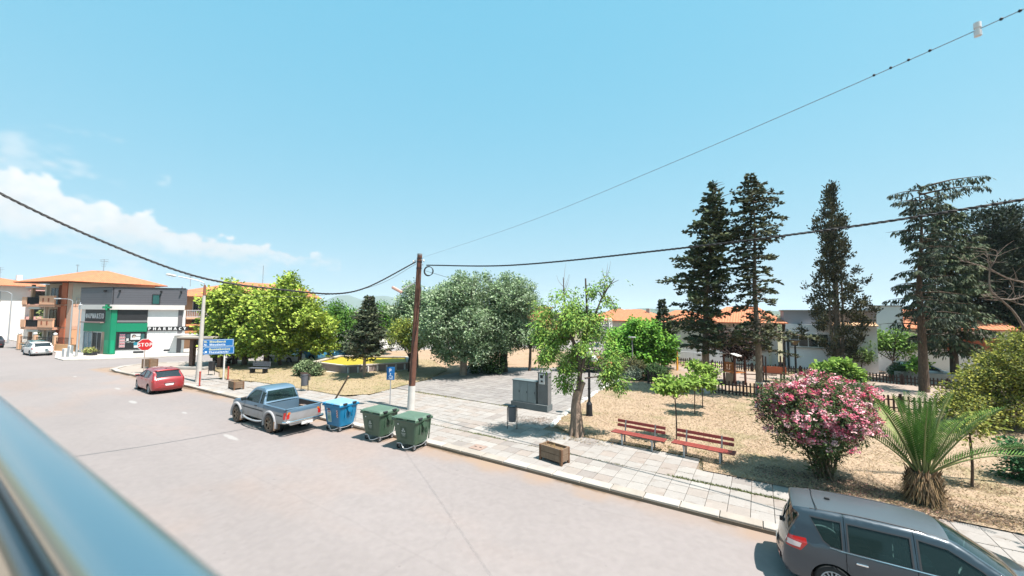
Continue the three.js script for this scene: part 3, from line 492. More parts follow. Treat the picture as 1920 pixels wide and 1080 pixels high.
// --- white gabled house behind the plane trees ---
{
  const t = thing('gabled_house', 'white two storey house with orange gable roof behind the plane trees', 'house', [-61, 0, -33]);
  const F = facade(5.5, 8, 0, -1), G = facade(-5.5, 8, 1, 0);
  const wall = new THREE.Shape([[-5.5, 0], [5.5, 0], [5.5, 7.4], [0, 9.2], [-5.5, 7.4]].map((p) => new THREE.Vector2(...p)));
  const g = new THREE.ExtrudeGeometry(wall, { depth: 8.2, bevelEnabled: false }); g.translate(0, 0, -0.2); mesh('wall', boxUV(g), tint(M.white, 0.70, 0.70, 0.72), t);
  mesh('roof', roofGeo([[[6.3, 7.22, 8.9], [6.3, 7.22, -0.9], [0, 9.34, -0.9], [0, 9.34, 8.9]], [[-6.3, 7.22, 8.9], [-6.3, 7.22, -0.9], [0, 9.34, -0.9], [0, 9.34, 8.9]]]), roofTile, t);
  for (const u of [1.2, 4.6]) for (const y of [1.0, 4.3]) windowIn(t, F, u, u + 1.5, y, y + 1.6, 0.01, { mull: [u + 0.75], frame: M.lightGrey });
  for (const y of [1.0, 4.3]) windowIn(t, G, 3, 4.6, y, y + 1.6, 0.01, { frame: M.lightGrey });
  part('balcony', tint(M.white, 0.6, 0.6, 0.62), t, F, [[0.6, 7.6, 3.2, 3.45, 0, 1.4], [0.6, 7.6, 3.45, 4.2, 1.3, 1.4]]);
  new MB().cyl(0.03, 0.04, 3.4, 0.2, 10.2, 4.5, 6).build('mast', M.grey, t);
  const sh = thing('solar_water_heater', 'solar water heater with red tank on the gabled house roof', 'water heater', [-59.6, 8.9, -31.5], 0.3);
  new MB().cyl(0.28, 0.28, 1.7, 0, 1.25, 0, 14, 0, Math.PI / 2).build('tank', std(0.45, 0.1, 0.07, 0.5), sh);
  new MB().box(1.7, 0.06, 1.7, 0, 0.55, 0.75, 0, 0.85).build('panel', M.pane, sh);
  new MB().bar([-0.8, -0.6, -0.3], [-0.8, 1.5, -0.3], 0.03).bar([0.8, -0.6, -0.3], [0.8, 1.5, -0.3], 0.03).bar([-0.8, -0.5, 1.2], [-0.8, 0.9, 0], 0.025).bar([0.8, -0.5, 1.2], [0.8, 0.9, 0], 0.025).build('stand', M.iron, sh);
}
// --- low flat roofed buildings farther off ---
function flatBlock(name, label, x0, x1, z0, z1, h, wall, trim, cols) {
  const t = thing(name, label, 'building', [(x0 + x1) / 2, 0, (z0 + z1) / 2]), w = x1 - x0, d = z1 - z0, F = facade(-w / 2, d / 2, 1, 0);
  new MB().box(w, h, d, 0, h / 2, 0).build('wall', wall, t); new MB().box(w + 0.5, 0.25, d + 0.5, 0, h + 0.12, 0).build('roof_edge', trim, t);
  for (let i = 0; i < cols; i++) { const u = (i + 0.5) * w / cols; for (let y = 1; y + 1.6 < h; y += 3) windowIn(t, F, u - 0.7, u + 0.7, y, y + 1.4, 0.01, {}); }
  return t;
}
{
  const a = flatBlock('flat_roofed_building', 'low cream building with brown roof edge showing over the green trees', -68, -55, -68, -56, 6.3, M.cream, std(0.36, 0.17, 0.1, 0.8), 5);
  antenna(a, -1, 6.4, 3, 2.6, 2, 0.3); antenna(a, 2.5, 6.4, 4, 2.2, 5, 1.1);
  const b = flatBlock('flat_roofed_building', 'white flat roofed building with dark eave behind the dark conifer', -51.5, -41, -72, -60, 6.2, tint(M.white, 0.7, 0.68, 0.64), M.white, 4);
  part('eave', M.woodDark, b, facade(-5.25, 6, 1, 0), [[1, 9.4, 5.6, 6.1, 0, 1]]); antenna(b, -2, 6.4, 4, 2.4, 3, 1); 
  const c = flatBlock('terracotta_building', 'small terracotta building beside the tall utility pole', -38, -33, -66, -58, 6.1, M.orangeWall, M.redCol, 2);
  antenna(c, -1.5, 6.2, 3, 2.6, 4, 1.2);
}
// --- houses and sheds behind the playground ---
{
  const t = thing('tiled_house', 'low house with wide orange hip roof and chimney behind the mulberry tree', 'house', [-17, 0, -64]);
  new MB().box(9.5, 4.1, 8, 0, 2.05, 0).build('wall', tint(M.white, 0.8, 0.75, 0.7), t);
  hipRoof('roof', roofTile, t, -5.6, 5.6, 4.9, -4.9, 4.2, [-1.4, 1.0, 0], 1.75);
  new MB().box(0.5, 1.3, 0.5, 2.4, 5.4, 1.2).build('chimney', M.concrete, t);
  const F = facade(-4.75, 4, 1, 0); for (const u of [1, 4, 7]) windowIn(t, F, u, u + 1.4, 1.6, 3.1, 0.01, {});
  const s = thing('tiled_house', 'small house whose orange roof rises beyond the wide hip roof', 'house', [-24, 0, -78]);
  new MB().box(6, 4.6, 6, 0, 2.3, 0).build('wall', M.white, s); hipRoof('roof', roofTile, s, -3.7, 3.7, 3.7, -3.7, 4.7, [-0.6, 0.6, 0], 1.5);
}
{
  const t = thing('school_building', 'long pinkish building with pilasters and orange roof behind the tall conifers', 'building', [-1.7, 0, -52]);
  const F = facade(-3.2, 4, 1, 0);
  new MB().box(6.4, 4.5, 8, 0, 2.25, 0).build('wall', std(0.78, 0.68, 0.62, 0.85, { map: stuccoT }), t);
  for (const u of [0.1, 1.1, 2.0, 3.0, 4.2, 5.6]) part('pilaster', M.cream, t, F, [[u, u + 0.25, 0, 4.4, 0, 0.16]]);
  for (const u of [1.3, 3.3, 4.5]) windowIn(t, F, u, u + 0.8, 1.6, 3.4, 0.01, { frame: M.woodBrown });
  hipRoof('roof', roofTile, t, -4, 4.1, 4.9, -5, 4.5, [-1.5, 1.5, 0], 1.7);
  const w = thing('boundary_wall', 'low white wall beyond the yellow swing posts', 'wall', [-6.9, 0, -47.2]);
  new MB().box(7.4, 1.75, 0.25, 0, 0.87, 0).build('wall', tint(M.white, 0.98, 0.98, 1.0), w); new MB().box(7.5, 0.08, 0.4, 0, 1.79, 0).build('coping', M.concrete, w);
  const o = thing('tiled_house', 'house with orange roof glimpsed left of the tall conifers', 'house', [-9.2, 0, -60]);
  new MB().box(7, 4.2, 6, 0, 2.1, 0).build('wall', tint(M.cream, 0.85, 0.76, 0.64), o); hipRoof('roof', roofTile, o, -4.2, 4.2, 3.9, -3.9, 4.2, [-1, 1, 0], 1.6);
}
{
  const t = thing('white_hall', 'white hall with grey parapet and a band of windows behind the playground', 'building', [5.5, 0, -51]);
  const F = facade(-3.35, 3.9, 1, 0);
  new MB().box(6.7, 4.45, 7.8, 0, 2.22, 0).build('wall', tint(M.white, 0.98, 0.97, 1.0), t);
  new MB().box(6.9, 1.25, 7.2, 0, 5.08, -0.2).build('parapet', tint(M.greyRoof, 0.36, 0.355, 0.38), t); new MB().box(7.2, 0.12, 7.5, 0, 5.76, -0.2).build('roof_edge', M.concrete, t);
  mesh('awning', roofGeo([[[0.1, 4.42, 4.6], [3.35, 4.42, 4.6], [3.35, 4.72, 3.3], [0.1, 4.72, 3.3]]], 0.06), tint(roofTile, 0.62, 0.40, 0.24), t);
  windowIn(t, F, 0.3, 3.3, 2.25, 3.55, 0.01, { mull: [1.0, 1.75, 2.5] });
  part('door', M.shade, t, F, [[0.05, 0.25, 0, 3.8, 0.0, 0.05]]);
  const w = thing('white_block', 'tall white rain streaked wall of a windowless block beside the white hall', 'building', [10.1, 0, -54.2]);
  new MB().box(2.5, 6.2, 7.4, 0, 3.1, 0).build('wall', tint(M.dirtyWhite, 0.88, 0.9, 0.93), w); new MB().box(2.65, 0.1, 7.6, 0, 6.25, 0).build('roof_edge', M.concrete, w);
  const s = thing('tiled_house', 'house with sloping orange roof and dark window next to the streaked wall', 'house', [14.6, 0, -54.5]);
  new MB().box(6.4, 4.3, 8, 0, 2.15, 0).build('wall', tint(M.white, 0.85, 0.82, 0.78), s);
  mesh('roof', roofGeo([[[-3.2, 4.2, 4.6], [3.6, 4.2, 4.6], [3.6, 6.0, -1], [-3.2, 6.0, -1]], [[-3.2, 4.2, -4.6], [3.6, 4.2, -4.6], [3.6, 6.0, -1], [-3.2, 6.0, -1]]]), roofTile, s);
  const G = facade(-3.2, 4, 1, 0); windowIn(s, G, 0.8, 2.6, 2.4, 3.5, 0.01, { frame: M.redCol }); part('red_band', M.redCol, s, G, [[2.6, 6, 2.3, 3.5, 0, 0.05]]);
  const lw = thing('garden_wall', 'low concrete wall with gate posts behind the drooping cedar', 'wall', [12.5, 0.1, -43]);
  new MB().box(8, 0.85, 0.25, 0.5, 0.42, 0).build('wall', M.concrete, lw); for (const x of [-2.6, 1.2]) new MB().box(0.35, 1.3, 0.35, x, 0.65, 0.1).build('post', M.concrete, lw);
}
// ---------- poles, lamps, signs, bins, benches, fences ----------
const YG = 0.13;
{ // wooden utility pole
  const t = thing('utility_pole', 'tall brown wooden utility pole with whitewashed foot beside the green bins', 'utility pole', [-16.17, YG, -15.35]);
  const wood = std(0.20, 0.085, 0.055, 0.8, { map: barkT, bumpMap: barkBump, bumpScale: 0.012 });
  new MB().taper([[0.06, 1.3, 0], [0.2, 3.5, 0.01], [0.45, 8.42, 0]], 0.185, 0.135, 12, 20).build('pole', wood, t);
  new MB().taper([[0, -0.1, 0], [0.06, 1.3, 0]], 0.205, 0.188, 12, 4).build('painted_base', M.whitewash, t);
  new MB().cyl(0.14, 0.14, 0.1, 0.45, 8.45, 0, 12).build('cap', M.grey, t);
  new MB().cyl(0.155, 0.155, 0.05, 0.43, 8.05, 0, 12).cyl(0.152, 0.152, 0.05, 0.44, 8.25, 0, 12).cyl(0.16, 0.16, 0.05, 0.41, 7.7, 0, 12).build('clamp', M.iron, t);
  new MB().bar([0.4, 8.2, 0], [0.1, 8.1, 0.12], 0.02).bar([0.45, 8.25, 0], [0.78, 8.1, 0.05], 0.02).bar([0.4, 8.0, 0], [0.75, 7.85, 0.02], 0.02).build('bracket', M.galv, t);
  new MB().sph(0.05, 0.1, 8.08, 0.12, 1, 1.3, 1).build('insulator', M.white, t); new MB().sph(0.05, 0.8, 8.09, 0.05, 1, 1.3, 1).build('insulator', M.white, t);
  const ring = new MB(); for (let k = 0; k < 3; k++) ring.add(new THREE.TorusGeometry(0.26 - 0.015 * k, 0.018, 6, 24), M4().makeRotationY(0.3 + k * 0.16).setPosition(1.16 + k * 0.03, 7.5, 0.05)); ring.scale; ring.build('cable_coil', M.black, t);
  new MB().bar([0.4, 7.0, 0], [-0.35, 6.5, 0.55], 0.035).build('lamp_arm', M.galv, t);
  new MB().rbox(0.62, 0.16, 0.3, -0.5, 6.5, 0.7, 0.05, 0.75, 0, -0.5).build('lamp_head', std(0.5, 0.3, 0.24, 0.5), t);
  new MB().tube([[0.5, 7.6, 0.1], [0.7, 6, 0.1], [0.2, 3, 0.16], [0.15, 1.4, 0.17]], 0.02, 5).build('down_cable', M.black, t);
}
{ // concrete street lamp with a curved arm
  const t = thing('street_lamp', 'pale tapered concrete street lamp with curved arm over the blue road signs', 'street lamp', [-35.3, YG, -12.4]);
  new MB().taper([[-0.02, 0, 0], [0.1, 3, 0], [0.25, 6.5, 0]], 0.19, 0.1, 10, 12).build('post', tint(M.concrete, 0.58, 0.56, 0.53), t);
  new MB().cyl(0.075, 0.1, 0.75, 0.27, 6.8, 0, 10).build('sleeve', std(0.25, 0.09, 0.05, 0.7), t);
  new MB().tube([[0.28, 7.1, 0], [0.3, 7.32, 0.06], [0.15, 7.48, 0.35], [-0.4, 7.75, 1.4]], 0.035, 7).build('arm', M.galv, t);
  new MB().rbox(0.62, 0.12, 0.26, -0.62, 7.82, 1.75, 0.05, -1.1, 0, 0.12).build('lamp_head', M.white, t);
}
function streetLamp(label, x, z, h, dx, dz, rise = 0.3) {
  const t = thing('street_lamp', label, 'street lamp', [x, 0.1, z]);
  new MB().taper([[0, 0, 0], [0.05, h * 0.5, 0], [0.1, h, 0]], 0.10, 0.055, 8, 8).build('post', M.galv, t);
  new MB().tube([[0.1, h - 0.02, 0], [0.1 + dx * 0.3, h + rise * 0.7, dz * 0.3], [0.1 + dx, h + rise, dz]], 0.035, 6).build('arm', M.galv, t);
  new MB().rbox(0.6, 0.14, 0.26, 0.1 + dx * 1.15, h + rise, dz * 1.15, 0.04, Math.atan2(-dz, dx)).build('lamp_head', M.lightGrey, t);
}
streetLamp('thin grey street lamp nearer the pharmacy door with arm towards the park', -65.17, -11.36, 6.1, 1.9, 0.3, -0.3);
streetLamp('thin grey street lamp on the kerb before the apartment block', -66.0, -10.9, 6.3, -1.3, 0.8, 0.2);
streetLamp('grey street lamp before the white block at the end of the street', -100, -10.0, 7.6, -1.6, 1.2, 0.5);
for (const [x, z, h, l] of [[-65.9, -10.6, 0.9, 'white utility cabinet at the foot of the grey street lamps, the shorter one'], [-65.3, -10.9, 1.25, 'white utility cabinet at the foot of the grey street lamps, the taller one']]) {
  const t = thing('utility_cabinet', l, 'cabinet', [x, 0.1, z], 0.3); new MB().rbox(0.42, h, 0.3, 0, h / 2, 0, 0.02).build('body', M.white, t); new MB().box(0.38, h * 0.8, 0.02, 0, h * 0.52, 0.155).build('door', M.lightGrey, t);
}
function canvasTex(w, h, draw) { const c = document.createElement('canvas'); c.width = w; c.height = h; draw(c.getContext('2d'), w, h); const t = new THREE.CanvasTexture(c); t.colorSpace = THREE.SRGBColorSpace; return t; }
function printed(name, w, h, tex, parent, at, turn = 0, rough = 0.45) { const g = new THREE.PlaneGeometry(w, h); g.rotateY(turn); g.translate(...at); return mesh(name, g, phys(0.85, 0.85, 0.85, rough, { map: tex }), parent); }
{ // stop sign
  const t = thing('stop_sign', 'red octagonal stop sign on a thin post beyond the red car', 'road sign', [-43.63, YG, -11.5], 1.25);
  new MB().cyl(0.035, 0.035, 2.7, 0, 1.3, 0, 8).build('post', std(0.42, 0.34, 0.3, 0.6), t);
  const oct = (r) => { const s = new THREE.Shape(); for (let i = 0; i < 8; i++) { const a = Math.PI / 8 + i * Math.PI / 4; s[i ? 'lineTo' : 'moveTo'](Math.cos(a) * r, Math.sin(a) * r); } return s; };
  const face = (r, d, z, m, n, p) => { const g = new THREE.ExtrudeGeometry(oct(r), { depth: d, bevelEnabled: false }); g.translate(0, 2.38, z); return mesh(n, boxUV(g), m, p); };
  const pl = face(0.52, 0.02, 0.04, M.white, 'plate', t); face(0.475, 0.008, 0.062, std(0.52, 0.012, 0.014, 0.4), 'red_face', pl);
  const g = text('STOP', 0.3, 0.008, 0.9); g.scale(0.86 / g.userData.w, 1, 1); g.translate(0, 2.38, 0.071); mesh('lettering', boxUV(g), M.white, pl);
}
{ // blue direction signs
  const ang = Math.atan2(1.26, 0.65), t = thing('direction_sign', 'two blue road direction signs with white lettering beside the concrete lamp', 'road sign', [-35.3, YG, -12.4], ang);
  new MB().cyl(0.06, 0.06, 2.9, 1.5, 1.4, -0.07, 8).build('post', M.whitewash, t);
  const top = canvasTex(512, 136, (c, w, h) => { c.fillStyle = '#0f6fb4'; c.fillRect(0, 0, w, h); c.strokeStyle = '#e8eef2'; c.lineWidth = 6; c.strokeRect(5, 5, w - 10, h - 10); c.font = 'bold 54px sans-serif'; c.fillStyle = '#f4e9a8'; c.fillText('Ν.  Μουδανιά', 34, 60); c.fillStyle = '#f4f6f8'; c.fillText('N.  Moudania', 34, 118); });
  const low = canvasTex(512, 136, (c, w, h) => { c.fillStyle = '#0f6fb4'; c.fillRect(0, 0, w, h); c.strokeStyle = '#e8eef2'; c.lineWidth = 5; c.beginPath(); c.moveTo(56, 5); c.lineTo(6, h / 2); c.lineTo(56, h - 5); c.lineTo(w - 5, h - 5); c.lineTo(w - 5, 5); c.closePath(); c.stroke(); c.font = 'bold 52px sans-serif'; c.fillStyle = '#f4e9a8'; c.fillText('Θεσσαλονίκη', 112, 60); c.fillStyle = '#f4f6f8'; c.fillText('Thessaloniki', 112, 116); c.fillStyle = '#e9f0f4'; c.fillRect(52, 74, 34, 34); });
  const rim = (y, arrow) => { const s = new THREE.Shape((arrow ? [[0.18, -0.28], [2.1, -0.28], [2.1, 0.28], [0.18, 0.28], [-0.06, 0]] : [[0.08, -0.28], [2.05, -0.28], [2.05, 0.28], [0.08, 0.28]]).map((p) => new THREE.Vector2(...p))); const g = new THREE.ExtrudeGeometry(s, { depth: 0.03, bevelEnabled: false }); g.translate(0, y, 0); return mesh('panel', boxUV(g), std(0.008, 0.15, 0.42, 0.5), t); };
  const p1 = rim(2.83, false), p2 = rim(2.26, true);
  printed('lettering', 1.93, 0.52, top, p1, [1.065, 2.83, 0.034]); printed('lettering', 1.98, 0.52, low, p2, [1.09, 2.26, 0.034]);
}
{ // disabled parking sign
  const t = thing('parking_sign', 'blue disabled parking sign on a thin post behind the bins', 'road sign', [-18.06, YG, -15.54], 0.55);
  new MB().cyl(0.03, 0.03, 2.1, 0, 1.0, -0.03, 8).build('post', M.galv, t);
  new MB().rbox(0.46, 0.74, 0.02, 0, 1.75, 0, 0.008).build('plate', std(0.01, 0.17, 0.45, 0.45), t);
  printed('symbols', 0.43, 0.7, canvasTex(192, 312, (c, w, h) => {
    c.fillStyle = '#1272b8'; c.fillRect(0, 0, w, h); c.fillStyle = c.strokeStyle = '#f4f6f8'; c.font = 'bold 132px sans-serif'; c.fillText('P', 44, 128);
    c.lineWidth = 13; c.beginPath(); c.arc(100, 232, 42, 0.2, Math.PI * 1.35); c.stroke(); c.beginPath(); c.arc(92, 160, 14, 0, 7); c.fill(); c.beginPath(); c.moveTo(92, 178); c.lineTo(96, 218); c.lineTo(138, 218); c.lineTo(156, 258); c.stroke(); c.fillRect(30, 286, 130, 12);
  }), t, [0, 1.75, 0.012]);
}
// red posts, leaning post
for (const [x, z, h, l] of [[-33.2, -11.75, 0.98, 'red metal bollard on the kerb before the lamp post'], [-34.5, -14.0, 0.95, 'red metal bollard on the park side of the blue signs']]) { const t = thing('bollard', l, 'bollard', [x, YG, z]); new MB().cyl(0.05, 0.05, h, 0, h / 2, 0, 10).sph(0.06, 0, h, 0).build('post', std(0.42, 0.05, 0.035, 0.5), t); new MB().cyl(0.11, 0.11, 0.03, 0, 0.015, 0, 12).build('foot', M.iron, t); }
{ const t = thing('leaning_post', 'rusty post leaning askew behind the blue bin', 'post', [-21.88, YG, -14.62]); new MB().bar([0, -0.05, 0], [1.1, 1.45, -0.1], 0.055, 0.05, 8).build('post', M.woodGrey, t); }
{ // globe lamp on the plaza edge
  const t = thing('globe_lamp', 'black park lamp with three white globes behind the old tree trunk', 'park lamp', [-7.55, YG, -19.49]);
  new MB().cyl(0.15, 0.17, 0.62, 0, 0.31, 0, 14).cyl(0.19, 0.19, 0.06, 0, 0.03, 0, 14).cyl(0.1, 0.15, 0.1, 0, 0.67, 0, 14).build('base', M.iron, t);
  new MB().cyl(0.055, 0.07, 2.2, 0, 1.75, 0, 12).cyl(0.08, 0.08, 0.05, 0, 1.4, 0, 12).build('post', M.iron, t);
  new MB().tube([[0, 2.6, 0], [0.2, 2.55, 0.02], [0.32, 2.66, 0.04], [0.32, 2.8, 0.04]], 0.022, 6).tube([[0, 2.6, 0], [-0.2, 2.55, 0.02], [-0.32, 2.66, 0.04], [-0.32, 2.8, 0.04]], 0.022, 6).cyl(0.03, 0.03, 0.35, 0, 3.0, 0, 8).build('arms', M.iron, t);
  for (const [x, y] of [[0, 3.3], [0.32, 2.96], [-0.32, 2.96]]) new MB().sph(0.18, x, y, x ? 0.04 : 0, 1, 1, 1, 20).build('globe', phys(0.82, 0.82, 0.8, 0.25), t);
}
{ // black bowl lamp in the playground, grey disc lamp by the mulberry
  const t = thing('park_lamp', 'black park lamp with flaring bowl top in the playground', 'park lamp', [2.37, YG, -39.0]);
  new MB().cyl(0.07, 0.085, 2.85, 0, 1.42, 0, 10).build('post', M.iron, t); new MB().cyl(0.36, 0.08, 0.36, 0, 3.0, 0, 16).build('bowl', std(0.16, 0.11, 0.06, 0.5), t); new MB().cyl(0.4, 0.4, 0.05, 0, 3.2, 0, 16).build('lid', M.iron, t);
  const s = thing('park_lamp', 'slim grey park lamp with flat disc top against the mulberry tree', 'park lamp', [-9.6, YG, -35.2]);
  new MB().cyl(0.05, 0.06, 2.95, 0, 1.47, 0, 10).build('post', M.grey, s); new MB().cyl(0.12, 0.06, 0.25, 0, 3.0, 0, 12).build('neck', std(0.25, 0.2, 0.15, 0.6), s); new MB().cyl(0.33, 0.33, 0.05, 0, 3.15, 0, 18).build('disc', M.lightGrey, s);
  const g = thing('info_post', 'slim green post on the far edge of the plaza', 'post', [-17.16, YG, -32.43]); new MB().cyl(0.045, 0.05, 2.5, 0, 1.25, 0, 8).build('post', std(0.3, 0.38, 0.33, 0.5), g); new MB().box(0.3, 0.4, 0.02, 0, 2.3, 0.06).build('plate', M.grey, g);
  const m = thing('lattice_mast', 'white lattice mast showing between the leaning tree and mulberry', 'mast', [-15.6, 0, -46]);
  const b = new MB(), w = 0.75; for (let i = 0; i < 6; i++) { const y0 = i * 0.78, y1 = y0 + 0.78; for (const [p, q] of [[[-w, -w], [w, -w]], [[w, -w], [w, w]], [[w, w], [-w, w]], [[-w, w], [-w, -w]]]) { const k0 = 1 - y0 * 0.08, k1 = 1 - y1 * 0.08; b.bar([p[0] * k0, y0, p[1] * k0], [q[0] * k1, y1, q[1] * k1], 0.03, 0.03, 4).bar([q[0] * k0, y0, q[1] * k0], [p[0] * k1, y1, p[1] * k1], 0.03, 0.03, 4).bar([p[0] * k0, y0, p[1] * k0], [p[0] * k1, y1, p[1] * k1], 0.045, 0.045, 4).bar([p[0] * k1, y1, p[1] * k1], [q[0] * k1, y1, q[1] * k1], 0.03, 0.03, 4); } }
  b.build('lattice', M.white, m);
}
// ---------- wheeled bins ----------
function frustum(w0, d0, w1, d1, y0, y1, r, n = 5, rows = 6, belly = 0) {       // a tapering box with rounded corners
  const ring = (w, d) => { const p = []; for (const [sx, sz, a0] of [[1, 1, 0], [-1, 1, 1], [-1, -1, 2], [1, -1, 3]]) for (let i = 0; i <= n; i++) { const a = (a0 + i / n) * Math.PI / 2; p.push([sx * (w / 2 - r) + Math.cos(a) * r, sz * (d / 2 - r) + Math.sin(a) * r]); } return p; };
  const pos = [], idx = [], N = (n + 1) * 4;
  for (let j = 0; j <= rows; j++) { const t = j / rows, k = Math.sin(t * Math.PI) * belly; for (const [x, z] of ring(lerp(w0, w1, t) + k, lerp(d0, d1, t) + k)) pos.push(x, lerp(y0, y1, t), z); }
  for (let j = 0; j < rows; j++) for (let i = 0; i < N; i++) { const a = j * N + i, b = j * N + ((i + 1) % N); idx.push(a, a + N, b, b, a + N, b + N); }
  const cap = (j, up) => { const c = pos.length / 3; let y = lerp(y0, y1, j / rows); pos.push(0, y, 0); for (let i = 0; i < N; i++) { const a = j * N + i, b = j * N + ((i + 1) % N); up ? idx.push(c, b, a) : idx.push(c, a, b); } };
  cap(0, false); cap(rows, true);
  const g = new THREE.BufferGeometry(); g.setAttribute('position', new THREE.Float32BufferAttribute(pos, 3)); g.setIndex(idx); return toCreasedNormals(g, 0.7);
}
function makeBin(name, label, mat, lidMat, pos, turn, kind, group) {
  const t = thing(name, label, 'waste container', pos, turn, group);
  mesh('body', boxUV(frustum(0.94, 0.78, 1.16, 1.0, 0.24, 1.14, 0.09, 5, 8, 0.012)), mat, t);
  new MB().rbox(1.26, 0.1, 1.08, 0, 1.155, 0, 0.035, 0, 0, 0, 2).build('rim', mat, t);
  const lid = new MB(); lid.add(frustum(1.24, 1.04, 1.1, 0.92, 1.215, 1.285, 0.06, 4, 2)); lid.rbox(1.22, 0.05, 0.06, 0, 1.25, 0.53, 0.02).build('lid', lidMat, t);
  for (const x of [-0.4, 0.12, 0.5]) new MB().rbox(0.17, 0.07, 0.09, x, 1.24, x > 0.3 ? -0.3 : 0.56, 0.02).build('lid_grip', mat, t);
  new MB().rbox(0.1, 0.07, 0.2, 0.62, 1.25, -0.25, 0.02).rbox(0.1, 0.07, 0.2, 0.62, 1.25, 0.25, 0.02).build('hinge', M.dark, t);
  for (const s of [1, -1]) {                                                  // trunnion and its ribs
    new MB().cyl(0.10, 0.12, 0.16, s * 0.58, 0.98, 0, 14, 0, Math.PI / 2).build('trunnion', mat, t);
    const g = new THREE.BufferGeometry(); g.setAttribute('position', new THREE.Float32BufferAttribute([0.0, 0.24, 0, 0.0, -0.3, 0, 0.1, 0.24, 0], 3)); 
    const rib = new MB(); for (const z of [-0.2, 0.2]) rib.box(0.05, 0.5, 0.025, s * 0.555, 0.86, z, 0, 0, 0); rib.box(0.05, 0.42, 0.025, s * 0.56, 0.86, 0).build('rib', mat, t);
    new MB().box(0.025, 0.8, 0.05, s * 0.545, 0.7, -0.42, 0, 0, s * -0.11).build('edge_strip', kind === 'blue' ? M.lightGrey : mat, t);
  }
  for (const [x, z] of [[-0.4, 0.32], [0.4, 0.32], [-0.4, -0.32], [0.4, -0.32]]) {
    const w = new MB().cyl(0.1, 0.1, 0.05, x, 0.1, z, 16, 0, Math.PI / 2).build('caster', M.rubber, t);
    new MB().cyl(0.05, 0.05, 0.056, x, 0.1, z, 12, 0, Math.PI / 2).build('hub', M.lightGrey, w); new MB().box(0.075, 0.1, 0.09, x, 0.2, z, 0.4).build('fork', M.galv, w);
  }
  new MB().tube([[-0.42, 0.22, 0.42], [-0.28, 0.27, 0.5], [-0.12, 0.27, 0.5], [0.02, 0.12, 0.52], [0.2, 0.12, 0.52], [0.4, 0.2, 0.42]], 0.017, 6).build('foot_bar', M.steel, t);
  new MB().tube([[0.47, 0.2, 0.36], [0.53, 0.2, 0.0], [0.5, 0.3, -0.36]], 0.015, 6).build('side_bar', M.steel, t);
  const tilt = (g, x, y) => { g.rotateX(0.115); g.translate(x, y, 0.405 + (y - 0.3) * 0.123 + 0.008); return g; };
  new MB().add(tilt(new THREE.CylinderGeometry(0.03, 0.03, 0.012, 12).rotateX(Math.PI / 2), -0.3, 1.0)).build('plug', M.white, t);
  if (kind === 'blue') {
    const st = canvasTex(128, 256, (c) => { c.fillStyle = '#dfe6e0'; c.fillRect(0, 0, 128, 256); c.fillStyle = '#9fc4b4'; c.fillRect(10, 90, 108, 150); c.fillStyle = '#5c8f86'; c.fillRect(20, 130, 30, 60); c.fillRect(64, 110, 20, 80); c.fillStyle = '#c5473f'; c.fillRect(14, 14, 100, 16); c.fillStyle = '#3f5f7c'; for (let i = 0; i < 4; i++) c.fillRect(18, 42 + i * 12, 92, 5); });
    mesh('sticker', tilt(new THREE.PlaneGeometry(0.26, 0.52), -0.18, 0.66), phys(0.8, 0.8, 0.8, 0.5, { map: st }), t);
    const stripes = canvasTex(64, 128, (c) => { c.fillStyle = '#e9e9e9'; c.fillRect(0, 0, 64, 128); c.fillStyle = '#c23a34'; for (let i = -2; i < 6; i++) { c.beginPath(); c.moveTo(0, i * 40 + 34); c.lineTo(64, i * 40); c.lineTo(64, i * 40 + 20); c.lineTo(0, i * 40 + 54); c.fill(); } });
    mesh('reflector', tilt(new THREE.PlaneGeometry(0.1, 0.34), 0.37, 0.82), phys(0.8, 0.8, 0.8, 0.4, { map: stripes }), t);
    const sg = new THREE.PlaneGeometry(0.1, 0.34); mesh('reflector', tilt(new THREE.PlaneGeometry(0.16, 0.07), -0.18, 0.98), M.woodRed, t);
  } else {
    const lg = canvasTex(128, 192, (c) => { c.clearRect(0, 0, 128, 192); c.fillStyle = kind; c.fillRect(0, 0, 128, 192); c.fillStyle = '#dfe6e0'; const tri = (x, y, a) => { c.save(); c.translate(x, y); c.rotate(a); c.beginPath(); c.moveTo(0, -22); c.lineTo(17, 14); c.lineTo(-17, 14); c.fill(); c.restore(); }; tri(64, 34, 0); tri(46, 66, 0.5); tri(82, 66, -0.5); c.fillRect(18, 104, 92, 7); c.fillRect(28, 120, 72, 5); c.fillRect(34, 134, 60, 5); c.fillRect(40, 150, 48, 4); });
    mesh('emblem', tilt(new THREE.PlaneGeometry(0.32, 0.46), -0.05, 0.68), phys(0.62, 0.62, 0.62, 0.55, { map: lg }), t);
  }
  return t;
}
const dirtyPlastic = texture(256, 256, (u, v) => { const n = fbm(u * 4, v * 4, 5, 4, 151), s = fbm(u * 30, v * 3, 3, 30, 152), k = 0.82 + 0.22 * n + 0.16 * (s - 0.5); return [k, k, k]; }, 1.4);
const greenP = phys(0.055, 0.112, 0.068, 0.42, { map: dirtyPlastic, clearcoat: 0.15, clearcoatRoughness: 0.4 }), greenLid = phys(0.105, 0.175, 0.125, 0.5, { map: dirtyPlastic }), blueP = phys(0.0, 0.20, 0.40, 0.4, { map: dirtyPlastic, clearcoat: 0.15 });
makeBin('waste_container', 'dark green wheeled waste container nearest the camera, last in the row of bins', greenP, greenLid, [-12.02, 0, -11.52], 0.09, '#46644f', 'wheeled waste containers at the kerb');
makeBin('waste_container', 'dark green wheeled waste container in the middle between blue bin and other green one', greenP, greenLid, [-13.98, 0, -11.5], 0.03, '#46644f', 'wheeled waste containers at the kerb');
